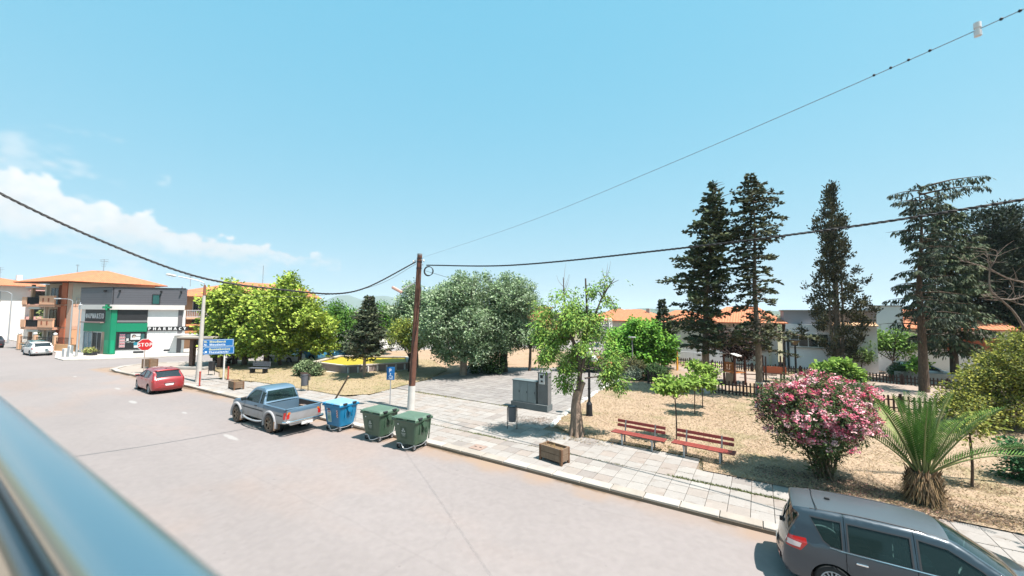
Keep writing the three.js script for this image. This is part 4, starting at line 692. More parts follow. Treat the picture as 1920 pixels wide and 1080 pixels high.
makeBin('waste_container', 'bright blue recycling container with white sticker behind the pickup truck', blueP, phys(0.22, 0.42, 0.60, 0.45, { map: dirtyPlastic }), [-16.62, 0, -11.42], 0.06, 'blue', 'wheeled waste containers at the kerb');

// ---------- litter bins, planters, benches, cabinet ----------
function litterBin(label, x, z, h = 1.05, r = 0.19, mat = M.grey) {
  const t = thing('litter_bin', label, 'litter bin', [x, YG, z], 0.5, 'litter bins in the park');
  new MB().cyl(r, r * 0.9, h * 0.62, 0, h * 0.66, 0, 18).build('drum', mat, t); new MB().add(new THREE.TorusGeometry(r, 0.018, 6, 20), M4().makeRotationX(Math.PI / 2).setPosition(0, h * 0.97, 0)).build('rim', M.iron, t);
  new MB().cyl(r * 0.88, r * 0.88, 0.02, 0, h * 0.955, 0, 16).build('opening', M.black, t);
  for (const s of [-1, 1]) new MB().bar([s * (r + 0.02), 0, 0], [s * (r + 0.02), h * 0.92, 0], 0.02).build('leg', M.iron, t); new MB().bar([-r, h * 0.3, 0], [r, h * 0.3, 0], 0.015).build('crossbar', M.iron, t);
}
const binGrey = std(0.10, 0.105, 0.12, 0.55);
litterBin('grey cylindrical litter bin on two legs before the electrical cabinet', -9.71, -15.45, 1.05, 0.2, binGrey);
litterBin('grey litter bin on two legs behind the pickup truck', -25.69, -14.92, 1.08, 0.22, binGrey);
litterBin('black litter bin between the lamp post and the bus shelter', -38.2, -14.3, 1.1, 0.24, M.dark);
function planter(label, x, z, turn, w, h, d) {
  const t = thing('wooden_planter', label, 'planter', [x, YG, z], turn, 'wooden planters on the pavement');
  for (const [n, y] of [[0, 0.14], [1, 0.14 + (h - 0.1) / 2]]) for (const s of [-1, 1]) { new MB().rbox(w - 0.1, (h - 0.12) / 2, 0.04, 0, y + (h - 0.12) / 4 - 0.03, s * (d / 2 - 0.02), 0.008).build('board', M.woodGrey, t); new MB().rbox(0.04, (h - 0.12) / 2, d - 0.1, s * (w / 2 - 0.02), y + (h - 0.12) / 4 - 0.03, 0, 0.008).build('board', M.woodGrey, t); }
  for (const [a, b] of [[1, 1], [1, -1], [-1, 1], [-1, -1]]) new MB().rbox(0.09, h, 0.09, a * (w / 2 - 0.035), h / 2, b * (d / 2 - 0.035), 0.01).build('corner_post', M.woodBrown, t);
  new MB().box(w - 0.1, 0.02, d - 0.1, 0, h - 0.1, 0).build('soil', std(0.16, 0.105, 0.06, 1, { map: dirtT }), t);
  const b = new MB(), q = rngOf(x * 10 | 0); for (let i = 0; i < 60; i++) { const px = rr(-w * 0.42, w * 0.42, q), pz = rr(-d * 0.4, d * 0.4, q); b.bar([px, h - 0.1, pz], [px + rr(-0.09, 0.09, q), h - 0.1 + rr(0.03, 0.16, q), pz + rr(-0.09, 0.09, q)], 0.006, 0.001, 3); } b.build('dry_weeds', std(0.34, 0.24, 0.1, 0.9), t);
}
planter('weathered wooden planter with dry weeds at the pavement edge before the benches', -6.38, -13.02, -0.18, 0.98, 0.56, 0.5);
planter('small wooden planter on the pavement ahead of the pickup truck', -30.15, -12.75, -0.1, 1.05, 0.55, 0.6);
planter('wooden planter on the corner hidden partly by the red car', -47.4, -12.9, 0.3, 0.95, 0.8, 0.7);
{ // red slatted benches
  const seatW = 2.1, t = thing('park_bench', 'red slatted park bench beside the planter and old tree', 'bench', [-4.2, YG, -16.34], -0.075, 'red benches facing the street');
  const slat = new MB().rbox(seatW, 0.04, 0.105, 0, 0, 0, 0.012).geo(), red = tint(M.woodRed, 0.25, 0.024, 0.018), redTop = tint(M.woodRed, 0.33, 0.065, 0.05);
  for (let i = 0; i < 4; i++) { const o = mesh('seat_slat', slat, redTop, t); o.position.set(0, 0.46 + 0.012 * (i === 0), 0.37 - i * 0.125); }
  const bs = new MB().rbox(seatW - 0.16, 0.03, 0.115, 0, 0, 0, 0.012).geo();
  for (const [y, z] of [[0.66, -0.12], [0.83, -0.16]]) { const o = mesh('back_slat', bs, red, t); o.position.set(0, y, z); o.rotation.x = Math.PI / 2 - 0.2; }
  for (const x of [-0.62, 0.58]) { new MB().box(0.05, 0.44, 0.06, x, 0.22, 0.3).box(0.05, 0.06, 0.5, x, 0.41, 0.16).build('leg', M.lightGrey, t); new MB().box(0.05, 0.46, 0.06, x, 0.22, 0.0).box(0.05, 0.56, 0.05, x, 0.62, -0.12, 0, -0.22).build('back_support', M.grey, t); }
  copyOf(t, [-1.86, YG, -16.26], -0.085, 'red slatted park bench beside the thin sapling, nearer the pink oleander');
}
{
  const t = thing('park_bench', 'dark slatted bench in the shade of the plane trees', 'bench', [-35.9, YG, -16.9], 0.4);
  for (let i = 0; i < 4; i++) new MB().rbox(1.7, 0.04, 0.1, 0, 0.45, 0.3 - i * 0.12, 0.01).build('seat_slat', std(0.1, 0.11, 0.13, 0.6), t);
  for (const y of [0.62, 0.76, 0.9]) new MB().rbox(1.7, 0.11, 0.035, 0, y, -0.16 - y * 0.06, 0.01).build('back_slat', std(0.1, 0.11, 0.13, 0.6), t);
  for (const x of [-0.6, 0.6]) new MB().box(0.08, 0.44, 0.5, x, 0.22, 0.1).box(0.05, 0.6, 0.05, x, 0.7, -0.22).build('leg', M.iron, t);
  const s = thing('low_bench', 'low brown plank bench before the leafy bush by the basin', 'bench', [-29.9, YG, -17.4], -0.35);
  for (let i = 0; i < 3; i++) new MB().rbox(2.1, 0.05, 0.13, 0, 0.4, 0.15 - i * 0.15, 0.01).build('seat_slat', M.woodDark, s); for (const x of [-0.8, 0.8]) new MB().box(0.12, 0.38, 0.4, x, 0.19, 0).build('leg', M.concrete, s);
}
{ // electrical cabinets
  const steel = std(0.17, 0.21, 0.215, 0.5, { map: dirtyPlastic }), t = thing('electrical_cabinet', 'grey green three door electrical cabinet with raised meter pillar on the plaza', 'electrical cabinet', [-10.85, YG, -19.2]);
  new MB().box(2.3, 0.34, 0.62, 0.02, 0.17, -0.02).build('plinth', tint(M.concrete, 0.13, 0.155, 0.165), t);
  new MB().rbox(1.5, 1.16, 0.42, -0.32, 0.92, 0, 0.015).build('housing', steel, t);
  for (let i = 0; i < 3; i++) { const d = new MB().rbox(0.475, 1.08, 0.03, -0.81 + i * 0.49, 0.92, 0.215, 0.008).build('door', tint(steel, 0.20, 0.245, 0.25), t); new MB().box(0.025, 0.12, 0.03, -0.62 + i * 0.49, 0.92, 0.24).build('handle', M.dark, d); }
  new MB().rbox(1.56, 0.05, 0.5, -0.32, 1.52, 0, 0.015).build('lid', steel, t);
  new MB().rbox(0.62, 1.72, 0.42, 0.85, 1.16, -0.02, 0.012).build('pillar', tint(M.concrete, 0.17, 0.175, 0.18), t);
  const b = new MB().box(0.34, 0.56, 0.03, 0.8, 1.72, 0.2).build('meter_board', M.white, t); new MB().box(0.16, 0.16, 0.05, 0.79, 1.85, 0.22).build('meter', M.dark, b); new MB().box(0.12, 0.1, 0.05, 0.8, 1.6, 0.22).build('meter', M.dark, b);
  new MB().box(0.66, 0.05, 0.46, 0.85, 2.05, -0.02).build('cap', M.grey, t);
}
{ const t = thing('manhole_cover', 'rusty square cover plate set in the pavement near the kerb', 'cover plate', [-9.51, 0.128, -12.62]); new MB().rbox(0.56, 0.03, 0.5, 0, 0.012, 0, 0.006).build('plate', std(0.30, 0.22, 0.185, 0.8, { map: dirtT }), t); new MB().box(0.1, 0.012, 0.04, 0.12, 0.03, 0).box(0.1, 0.012, 0.04, -0.12, 0.03, 0).build('lifting_slots', M.dark, t); }
// ---------- basin with yellow surface ----------
{
  const ring = [[-34.72, -20.77], [-29.79, -20.8], [-27.22, -25.59], [-30.6, -28.6], [-37.19, -25.2]], cx = -32, cz = -24.2, t = thing('fountain_basin', 'low polygonal basin with white rim and bright yellow surface in the park', 'basin', [cx, YG, cz]);
  const sc = (k, dz = 0) => ring.map(([x, z]) => [(x - cx) * k, (z - cz) * k + dz]);
  const wall = (k0, k1, y0, y1) => { const s = shapeOf(sc(k0), [sc(k1)]); const g = new THREE.ExtrudeGeometry(s, { depth: y1 - y0, bevelEnabled: false }); g.rotateX(-Math.PI / 2); g.translate(0, y0, 0); return boxUV(g); };
  mesh('wall', wall(0.985, 0.94, 0, 0.58), tint(M.concrete, 0.30, 0.25, 0.24), t); mesh('rim', wall(1.0, 0.93, 0.58, 0.68), tint(M.concrete, 0.55, 0.5, 0.46), t);
  const yt = texture(256, 256, (u, v) => { const n = fbm(u * 6, v * 6, 5, 6, 161), k = 0.85 + 0.3 * n; return [0.40 * k, 0.315 * k, 0.012 + 0.015 * n]; }, 4);
  mesh('basin_floor', flat(sc(0.945), 0.5), std(1, 1, 1, 0.6, { map: yt }), t);
  mesh('apron', wall(1.12, 1.0, -0.04, 0.03), tint(M.concrete, 0.5, 0.46, 0.42), t);
  for (let i = 0; i < 7; i++) { const a = lerp(-29.6, -27.4, i / 6), b = lerp(-20.95, -25.2, i / 6); new MB().box(0.12, 0.5, 0.12, a - cx, 0.28, b - cz + 0.02).build('pilaster', M.whitewash, t); }
}
// ---------- wooden bus shelter ----------
{
  const t = thing('bus_shelter', 'brown timber shelter with pale flat roof at the street corner', 'shelter', [-44.1, YG, -14.95], 0.5);
  new MB().box(2.6, 0.18, 3.4, 0.6, 0.09, -0.9).build('plinth', M.concrete, t);
  for (const [x, z] of [[0, 0], [2.2, -0.6], [0.2, -2.4], [2.0, -2.6]]) new MB().box(0.34, 2.7, 0.34, x, 1.4, z).build('post', tint(M.woodBrown, 0.17, 0.10, 0.075), t);
  new MB().box(3.3, 0.16, 4.2, 0.9, 2.84, -1.2).build('roof', tint(M.concrete, 0.55, 0.5, 0.45), t); new MB().box(3.1, 0.14, 0.12, 0.9, 2.68, 0.6).build('beam', M.woodBrown, t);
  new MB().box(1.7, 0.08, 0.5, 1.2, 0.6, -2.1).box(0.1, 0.5, 0.4, 0.6, 0.35, -2.1).box(0.1, 0.5, 0.4, 1.8, 0.35, -2.1).build('bench', M.woodDark, t);
}
// ---------- picket fences ----------
function picketFence(label, pts, gap, w, h, group) {
  const t = thing('picket_fence', label, 'fence', [pts[0][0], 0.11, pts[0][1]], 0), ox = pts[0][0], oz = pts[0][1], q = rngOf(pts.length * 7);
  const sh = new THREE.Shape([[-w / 2, 0.06], [w / 2, 0.06], [w / 2, h - w * 0.6], [0, h], [-w / 2, h - w * 0.6]].map((p) => new THREE.Vector2(...p))), pg = boxUV(new THREE.ExtrudeGeometry(sh, { depth: 0.022, bevelEnabled: false }));
  for (let i = 0; i + 1 < pts.length; i++) {
    const [ax, az] = pts[i], [bx, bz] = pts[i + 1], L = Math.hypot(bx - ax, bz - az), ry = Math.atan2(-(bz - az), bx - ax), n = Math.round(L / gap);
    for (let k = 0; k < n; k++) { const s = (k + 0.5) / n, o = mesh('picket', pg, M.woodDark, t); o.position.set(lerp(ax, bx, s) - ox, rr(-0.015, 0.015, q), lerp(az, bz, s) - oz); o.rotation.set(0, ry, rr(-0.02, 0.02, q)); }
    for (const y of [0.26, h * 0.72]) new MB().box(L, 0.07, 0.03, (ax + bx) / 2 - ox - Math.sin(ry) * 0.022, y, (az + bz) / 2 - oz - Math.cos(ry) * 0.022, ry).build('rail', M.woodDark, t);
    for (let s = 0; s <= L; s += L / Math.max(1, Math.round(L / 2.4))) new MB().box(0.11, h + 0.06, 0.11, lerp(ax, bx, s / L) - ox - Math.sin(ry) * 0.09, (h + 0.06) / 2, lerp(az, bz, s / L) - oz - Math.cos(ry) * 0.09, ry).build('post', M.woodDark, t);
  }
}
picketFence('dark brown picket fence between the dry lawn and the playground', [[-7.19, -30.5], [-4.0, -30.0], [-3.1, -29.55], [1.1, -29.4], [6.4, -29.6], [13, -29.9]], 0.205, 0.09, 0.95);
picketFence('dark picket fence along the far side of the playground', [[-8.2, -43.85], [-4.0, -42.85], [-0.7, -42.3], [2.9, -42.5], [6.3, -42.0], [9, -41.1], [13.5, -40]], 0.19, 0.085, 0.76);
// ---------- playground ----------
{
  const t = thing('play_tower', 'wooden play tower with orange slatted guard and slide in the playground', 'play equipment', [-2.0, 0.12, -33.6], -0.6);
  for (const [x, z, h] of [[-0.45, 0, 2.25], [0.45, 0, 2.1], [-0.45, -1.1, 2.25], [0.45, -1.1, 2.1]]) new MB().box(0.11, h, 0.11, x, h / 2, z).build('post', tint(M.woodDark, 0.13, 0.045, 0.03), t);
  new MB().box(1.0, 0.06, 1.15, 0, 0.95, -0.55).build('platform', M.woodOrange, t);
  for (let i = 0; i < 7; i++) new MB().rbox(0.075, 0.72, 0.025, -0.33 + i * 0.11, 1.36, 0.03, 0.006).build('guard_slat', M.woodOrange, t);
  new MB().box(0.8, 0.1, 0.03, 0, 1.06, 0.055).box(0.8, 0.06, 0.03, 0, 1.66, 0.055).build('guard_rail', M.woodOrange, t);
  new MB().box(0.62, 0.8, 0.04, 0, 0.5, 0.02, 0, -0.1).build('crawl_panel', tint(M.woodGrey, 0.42, 0.32, 0.24), t);
  const r = new MB(); r.tube([[-0.5, 1.0, -0.5], [-1.2, 0.95, -0.5], [-2.0, 0.4, -0.5], [-2.4, 0.1, -0.5]], 0.03, 6).tube([[-0.5, 1.0, -0.9], [-1.2, 0.95, -0.9], [-2.0, 0.4, -0.9], [-2.4, 0.1, -0.9]], 0.03, 6); r.build('slide_rail', M.steel, t);
  const sg = new THREE.PlaneGeometry(2.1, 0.4, 12, 1); sg.rotateX(-Math.PI / 2); const p = sg.attributes.position; for (let i = 0; i < p.count; i++) { const s = (p.getX(i) + 1.05) / 2.1; p.setXYZ(i, -0.5 - s * 1.9, 0.97 - 0.88 * sstep(0.1, 1, s), p.getZ(i) - 0.7); } sg.computeVertexNormals(); mesh('chute', boxUV(sg), M.steel, t);
  for (const x of [-0.45, 0.5]) new MB().rbox(0.6, 0.07, 0.5, x, 2.28, -0.1, 0.03, 0, 0, x < 0 ? 0.25 : -0.25).build('canopy', M.white, t);
  const s = thing('swing_frame', 'swing frame with yellow end posts in the playground', 'play equipment', [-5.5, 0.12, -39.5], 0.1);
  for (const x of [-1.1, 1.05]) for (const d of [-0.25, 0.25]) new MB().bar([x, 0, d * 1.6], [x, 1.75, d * 0.25], 0.07, 0.06, 8).build('post', std(0.62, 0.26, 0.02, 0.5), s);
  new MB().bar([-1.2, 1.72, 0], [1.15, 1.72, 0], 0.035, 0.035, 8).build('beam', M.galv, s);
  for (const x of [-0.5, 0.45]) { new MB().bar([x - 0.16, 1.7, 0], [x - 0.16, 0.5, 0], 0.008).bar([x + 0.16, 1.7, 0], [x + 0.16, 0.5, 0], 0.008).build('chain', M.steel, s); new MB().box(0.42, 0.04, 0.16, x, 0.5, 0).build('seat', M.black, s); }
  const w = thing('seesaw', 'small seesaw with dark beam on the playground sand', 'play equipment', [-0.2, 0.12, -37.6], -0.35);
  new MB().box(2.6, 0.07, 0.16, 0, 0.42, 0, 0, 0, 0.09).build('beam', M.woodBrown, w); new MB().box(0.1, 0.4, 0.3, 0, 0.2, 0).build('stand', M.iron, w); for (const x of [-1, 1]) new MB().tube([[x, 0.45, -0.1], [x, 0.7, -0.1], [x, 0.7, 0.1], [x, 0.45, 0.1]], 0.015, 5).build('handle', M.iron, w);
  const h = thing('play_house', 'reddish brown play bench house behind the conifer trunk', 'play equipment', [0.9, 0.12, -36.6], 0.2);
  for (const [x, z] of [[-0.6, 0], [0.6, 0], [-0.6, -0.9], [0.6, -0.9]]) new MB().box(0.1, 2.0, 0.1, x, 1.0, z).build('post', M.woodDark, h); new MB().box(1.5, 0.5, 0.06, 0, 1.0, 0).build('board', M.redCol, h); new MB().box(1.5, 0.06, 1.2, 0, 0.72, -0.45).build('seat', M.woodDark, h);
  const tb = thing('picnic_table', 'dark timber table with benches beside the round bush', 'table', [-8.2, 0.13, -33.2], 0.3);
  new MB().box(1.5, 0.06, 0.8, 0, 0.74, 0).build('top', M.woodDark, tb); for (const z of [-0.65, 0.65]) new MB().box(1.5, 0.05, 0.28, 0, 0.44, z).build('seat', M.woodDark, tb); for (const x of [-0.55, 0.55]) new MB().box(0.08, 0.74, 0.1, x, 0.37, 0).box(0.08, 0.08, 1.5, x, 0.38, 0).build('leg', M.woodDark, tb);
}
// ---------- overhead cables ----------
function cable(name, label, pts, r, mat, twist) {
  const c = new THREE.CatmullRomCurve3(pts.map((p) => V(...p)), false, 'centripetal'), L = c.getLength(), b = new MB();
  if (!twist) b.add(new THREE.TubeGeometry(c, Math.round(L * 4), r, 6));
  else for (let k = 0; k < 3; k++) { const N = Math.round(L * 9), q = []; for (let i = 0; i <= N; i++) { const p = c.getPointAt(i / N), a = i / N * L / 0.5 * Math.PI * 2 + k * 2.094; q.push(V(p.x + Math.cos(a) * r * 0.2, p.y + Math.cos(a) * r * 0.95, p.z + Math.sin(a) * r * 0.95)); } b.add(new THREE.TubeGeometry(new THREE.CatmullRomCurve3(q), N * 2, r * 0.72, 5)); }
  const o = b.geo(), p0 = V(...pts[0]); o.translate(-p0.x, -p0.y, -p0.z); const m = mesh(name, o, mat); m.position.copy(p0); tag(m, label, 'cable'); return m;
}
cable('overhead_cable', 'thick black twisted cable sagging from the wooden pole towards the balcony', [[-16.0, 8.2, -15.35], [-17.0, 6.66, -12.9], [-17.05, 6.29, -11.36], [-17.3, 6.36, -8.9], [-17.76, 6.7, -6.12], [-18.25, 7.75, -3.5], [-18.65, 8.84, -1.5], [-18.9, 9.6, -0.4]], 0.026, M.black, true);
cable('overhead_cable', 'black twisted cable rising from the wooden pole past the conifers', [[-15.2, 7.97, -15.35], [-9.4, 7.55, -14.6], [-2.62, 7.63, -14.0], [2.18, 7.82, -13.55], [4.96, 8.01, -13.05], [11, 8.6, -12.4]], 0.022, M.black, true);
cable('telephone_wire', 'thin grey wire running low behind the thick sagging cable', [[-15.8, 8.15, -15.35], [-19.3, 7.0, -15.35], [-27.5, 6.45, -15.35], [-60, 8.0, -17]], 0.011, M.grey);
{
  const o = cable('power_wire', 'thin wire with bead spacers climbing steeply to the upper corner of the view', [[-15.55, 8.4, -15.35], [-5.22, 8.03, -9.34], [-1.29, 8.05, -7.04], [0.5, 8.09, -5.99], [2.01, 8.15, -5.11], [4.5, 8.3, -3.6]], 0.0042, M.grey);
  const P = V(-15.55, 8.4, -15.35), a = V(0.5, 8.09, -5.99).sub(P), d = V(2.01, 8.15, -5.11).sub(P);
  for (const s of [0.42, 0.5, 0.58, 0.67, 0.93, 0.99, 1.05, 1.12, 1.2]) { const p = a.clone().lerp(d, s); new MB().sph(0.014, p.x, p.y, p.z, 1, 1, 1, 8).build('bead', M.iron, o); }
  const p = a.clone().lerp(d, 0.85); new MB().cyl(0.026, 0.026, 0.05, p.x, p.y + 0.038, p.z, 12).cyl(0.026, 0.026, 0.05, p.x, p.y - 0.038, p.z, 12).cyl(0.018, 0.018, 0.03, p.x, p.y, p.z, 10).build('spool_insulator', phys(0.8, 0.76, 0.76, 0.25), o);
}
cable('telephone_wire', 'short drop wire slanting from the pole top into the poplars', [[-15.4, 7.7, -15.35], [-13.6, 6.9, -18], [-12.5, 6.2, -22]], 0.01, M.black);
// ---------- balcony railing in the foreground ----------
{
  const t = thing('balcony_railing', 'out of focus shiny blue grey metal balcony railing in the near foreground', 'railing', [-1.0, 5.22, -0.155]);
  const g = new THREE.CylinderGeometry(0.037, 0.037, 9, 40); g.rotateZ(Math.PI / 2); g.scale(1, 0.8, 1.06);
  mesh('handrail', boxUV(g), phys(0.31, 0.43, 0.48, 0.27, { metalness: 0.92 }), t);
  const l = new THREE.CylinderGeometry(0.014, 0.014, 9, 20); l.rotateZ(Math.PI / 2); l.scale(1, 1.3, 1.3); l.translate(0, -0.085, 0.03); mesh('lower_rail', boxUV(l), phys(0.10, 0.13, 0.15, 0.3, { metalness: 0.8 }), t);
  for (const x of [0.62, 1.9, -1.6]) { new MB().cyl(0.012, 0.012, 0.92, x, -0.5, 0.0, 12).build('baluster', M.chrome, t); new MB().sph(0.022, x, -0.1, 0.045).build('clamp_ball', M.chrome, t); }
  const s = thing('balcony_floor', 'beige stone balcony floor below the railing', 'balcony', [-1.0, 4.22, 0.45]);
  new MB().box(9, 0.14, 1.9, 0, -0.07, 0).build('slab', std(0.17, 0.145, 0.115, 0.85, { map: stuccoT }), s); new MB().box(9, 0.16, 0.12, 0, 0.02, -0.96).build('edge', std(0.16, 0.135, 0.105, 0.8, { map: stuccoT }), s);
}
// ---------- vehicles ----------
const carGlass = new THREE.MeshPhysicalMaterial({ color: new THREE.Color().setRGB(0.10, 0.20, 0.20), roughness: 0.04, transmission: 0.9, thickness: 0, ior: 1.33, side: THREE.DoubleSide });
const darkGlass = phys(0.018, 0.026, 0.03, 0.05, { ior: 1.6 });
const plastic = std(0.03, 0.031, 0.034, 0.6), seatM = std(0.035, 0.037, 0.04, 0.9), plateM = phys(0.7, 0.7, 0.68, 0.4), tailRed = phys(0.45, 0.012, 0.01, 0.15, { clearcoat: 1 }), tailWhite = phys(0.75, 0.6, 0.58, 0.15, { clearcoat: 1 }), lampGlass = phys(0.6, 0.62, 0.64, 0.08, { clearcoat: 1 }), amber = phys(0.6, 0.16, 0.01, 0.2, { clearcoat: 1 });
const tess = (g, e = 0.11) => { const n = new TessellateModifier(e, 7).modify(g); return n; };
function vehicle(t, S) {
  const raw = S.prof, pts = [], tags = [];
  const curve = new THREE.CatmullRomCurve3(raw.map(([x, y]) => V(x, y, 0)), false, 'centripetal'), N = 5;
  for (let i = 0; i + 1 < raw.length; i++) for (let k = 0; k < N; k++) { const p = curve.getPoint((i + k / N) / (raw.length - 1)); pts.push([p.x, p.y]); tags.push(raw[i][2] ?? 'body'); }
  pts.push([raw.at(-1)[0], raw.at(-1)[1]]);
  const xr = Math.min(...pts.map((p) => p[0])), xf = Math.max(...pts.map((p) => p[0]));
  const topY = (x) => { let m = 0; for (let i = 0; i + 1 < pts.length; i++) { const [ax, ay] = pts[i], [bx, by] = pts[i + 1]; if ((ax - x) * (bx - x) <= 0) { const s = Math.abs(bx - ax) < 1e-6 ? 0.5 : (x - ax) / (bx - ax); m = Math.max(m, Math.abs(bx - ax) < 1e-6 ? Math.max(ay, by) : lerp(ay, by, s)); } } return m || 0.4; };
  const cache = new Map(), topC = (x) => { const k = Math.round(x * 200); if (!cache.has(k)) cache.set(k, topY(Math.min(xf, Math.max(xr, k / 200)))); return cache.get(k); };
  const rnd = (d, r) => (d >= r ? 0 : r - Math.sqrt(Math.max(0, r * r - (r - Math.max(0, d)) ** 2)));
  const W = (x, y) => {
    let w = S.hw; const dr = x - xr, df = xf - x;
    w -= (S.taperR ?? 0.07) * Math.max(0, 1 - dr / 0.8) ** 2 + (S.taperF ?? 0.12) * Math.max(0, 1 - df / 1.0) ** 2 + rnd(dr, S.rc ?? 0.2) * 0.75 + rnd(df, S.rc ?? 0.22) * 0.9;
    if (y < 0.5) w -= 0.07 * ((0.5 - y) / 0.3) ** 2;
    w -= 0.03 * Math.max(0, (y - 0.66) / (S.belt - 0.66)) ** 2 * (y < S.belt ? 1 : 1);
    if (y > S.belt) w += 0.03 * ((y - 0.66) / (S.belt - 0.66)) ** 2 - 0.03 - (y - S.belt) * (S.tumble ?? 0.36);
    w -= rnd(topC(x) - y, S.rr ?? 0.07);
    return Math.max(0.2, w);
  };
  const place = (g, side, off = 0) => {                // bends a shape drawn in side view onto the flank
    const p = g.attributes.position, n = new Float32Array(p.count * 3), e = 0.012;
    for (let i = 0; i < p.count; i++) {
      const x = p.getX(i), y = p.getY(i), gx = (W(x + e, y) - W(x - e, y)) / (2 * e), gy = (W(x, y + e) - W(x, y - e)) / (2 * e), l = Math.hypot(gx, gy, 1);
      p.setZ(i, side * (W(x, y) + off)); n[3 * i] = -gx / l; n[3 * i + 1] = -gy / l; n[3 * i + 2] = side / l;
    }
    if (side < 0) { g = g.index ? g.toNonIndexed() : g; const a = g.attributes.position.array; for (let i = 0; i < a.length; i += 9) for (let c = 0; c < 3; c++) { [a[i + 3 + c], a[i + 6 + c]] = [a[i + 6 + c], a[i + 3 + c]]; [n[i + 3 + c], n[i + 6 + c]] = [n[i + 6 + c], n[i + 3 + c]]; } }
    g.setAttribute('normal', new THREE.BufferAttribute(n, 3));
    const uv = new Float32Array(p.count * 2); for (let i = 0; i < p.count; i++) { uv[2 * i] = p.getX(i); uv[2 * i + 1] = p.getY(i); } g.setAttribute('uv', new THREE.BufferAttribute(uv, 2));
    return g;
  };
  const poly = (a) => a.map((p) => new THREE.Vector2(p[0], p[1]));
  const patch = (name, mat, parent, pl, off = 0.006, sides = [1, -1], e = 0.09) => sides.map((s) => mesh(name, place(tess(new THREE.ShapeGeometry(new THREE.Shape(poly(pl))), e), s, off), mat, parent));
  // the flank outline with its wheel arches
  const outline = pts.filter((_, i) => !(tags[i] === 'skip')).map((p) => [...p]);
  const yb = S.yb, arch = [...S.axles].sort((a, b) => b - a);
  for (const ax of arch) { const r = S.ra, a0 = Math.asin(Math.min(0.95, Math.max(-0.95, (yb - S.rw) / r))); for (let k = 0; k <= 16; k++) { const a = lerp(a0, Math.PI - a0, k / 16); outline.push([ax + Math.cos(a) * r, S.rw + Math.sin(a) * r]); } }
  const clip = (pg, x, keepLess) => { const o = []; for (let i = 0; i < pg.length; i++) { const a = pg[i], b = pg[(i + 1) % pg.length], ia = keepLess ? a[0] <= x : a[0] >= x, ib = keepLess ? b[0] <= x : b[0] >= x; if (ia) o.push(a); if (ia !== ib) { const s = (x - a[0]) / (b[0] - a[0]); o.push([x, lerp(a[1], b[1], s)]); } } return o; };
  const cuts = [xr - 1, ...S.cuts, xf + 1], gap = 0.005, glass = S.glass ?? darkGlass;
  for (let k = 0; k + 1 < cuts.length; k++) {
    let pg = clip(clip(outline, cuts[k + 1] - gap, true), cuts[k] + gap, false).filter((p, i, a) => { const q = a[(i + 1) % a.length]; return Math.hypot(p[0] - q[0], p[1] - q[1]) > 1e-4; });
    const sh = new THREE.Shape(poly(pg)), wins = S.windows[k] ?? [];
    for (const w of wins) sh.holes.push(new THREE.Path(poly(w)));
    const base = tess(new THREE.ShapeGeometry(sh));
    for (const s of [1, -1]) {
      const o = mesh(S.names[k], place(base.clone(), s), S.sideMat ?? S.paint, t);
      for (const w of wins) {
        mesh('side_window', place(tess(new THREE.ShapeGeometry(new THREE.Shape(poly(w))), 0.2), s, -0.012), glass, o);
        const c = w.reduce((a, p) => [a[0] + p[0] / w.length, a[1] + p[1] / w.length], [0, 0]), ring = new THREE.Shape(poly(w.map(([x, y]) => [c[0] + (x - c[0]) * 1.035 + Math.sign(x - c[0]) * 0.012, c[1] + (y - c[1]) * 1.04 + Math.sign(y - c[1]) * 0.012]))); ring.holes.push(new THREE.Path(poly(w)));
        mesh('window_trim', place(tess(new THREE.ShapeGeometry(ring), 0.2), s, 0.004), plastic, o);
      }
      if (/door/.test(S.names[k]) && S.handle) { const hx = cuts[k] + 0.16, hy = S.handle; new MB().rbox(0.19, 0.035, 0.04, hx + 0.08, hy, s * (W(hx, hy) + 0.02), 0.012).build('handle', S.handleMat ?? S.paint, o); }
    }
  }
  // roof, bonnet, screens, tail: a strip across from flank to flank
  const vg = S.vg ?? 0.9, vs = [-1, -0.985, -0.95, -vg, -0.7, -0.45, -0.2, 0, 0.2, 0.45, 0.7, vg, 0.95, 0.985, 1], P = [], bow = { roof: 0.035, body: 0.05, bonnet: 0.035, windscreen: 0.07, rear_window: 0.06, tailgate: 0.06, bumper: 0.08, open: 0, spoiler: 0.04 };
  for (let i = 0; i < pts.length; i++) {
    const a = pts[Math.max(0, i - 1)], b = pts[Math.min(pts.length - 1, i + 1)], l = Math.hypot(b[0] - a[0], b[1] - a[1]), nx = -(b[1] - a[1]) / l, ny = (b[0] - a[0]) / l, w = W(...pts[i]), B = bow[tags[Math.min(i, tags.length - 1)]] ?? 0.05;
    P.push(vs.map((v) => { const q = B * (1 - v * v) * (S.bow ?? 1); return V(pts[i][0] + nx * q, pts[i][1] + ny * q, v * w); }));
  }
  const nor = P.map((row, i) => row.map((_, j) => { const du = P[Math.min(P.length - 1, i + 1)][j].clone().sub(P[Math.max(0, i - 1)][j]), dv = P[i][Math.min(vs.length - 1, j + 1)].clone().sub(P[i][Math.max(0, j - 1)]); return dv.cross(du).normalize(); }));
  const strips = new Map();
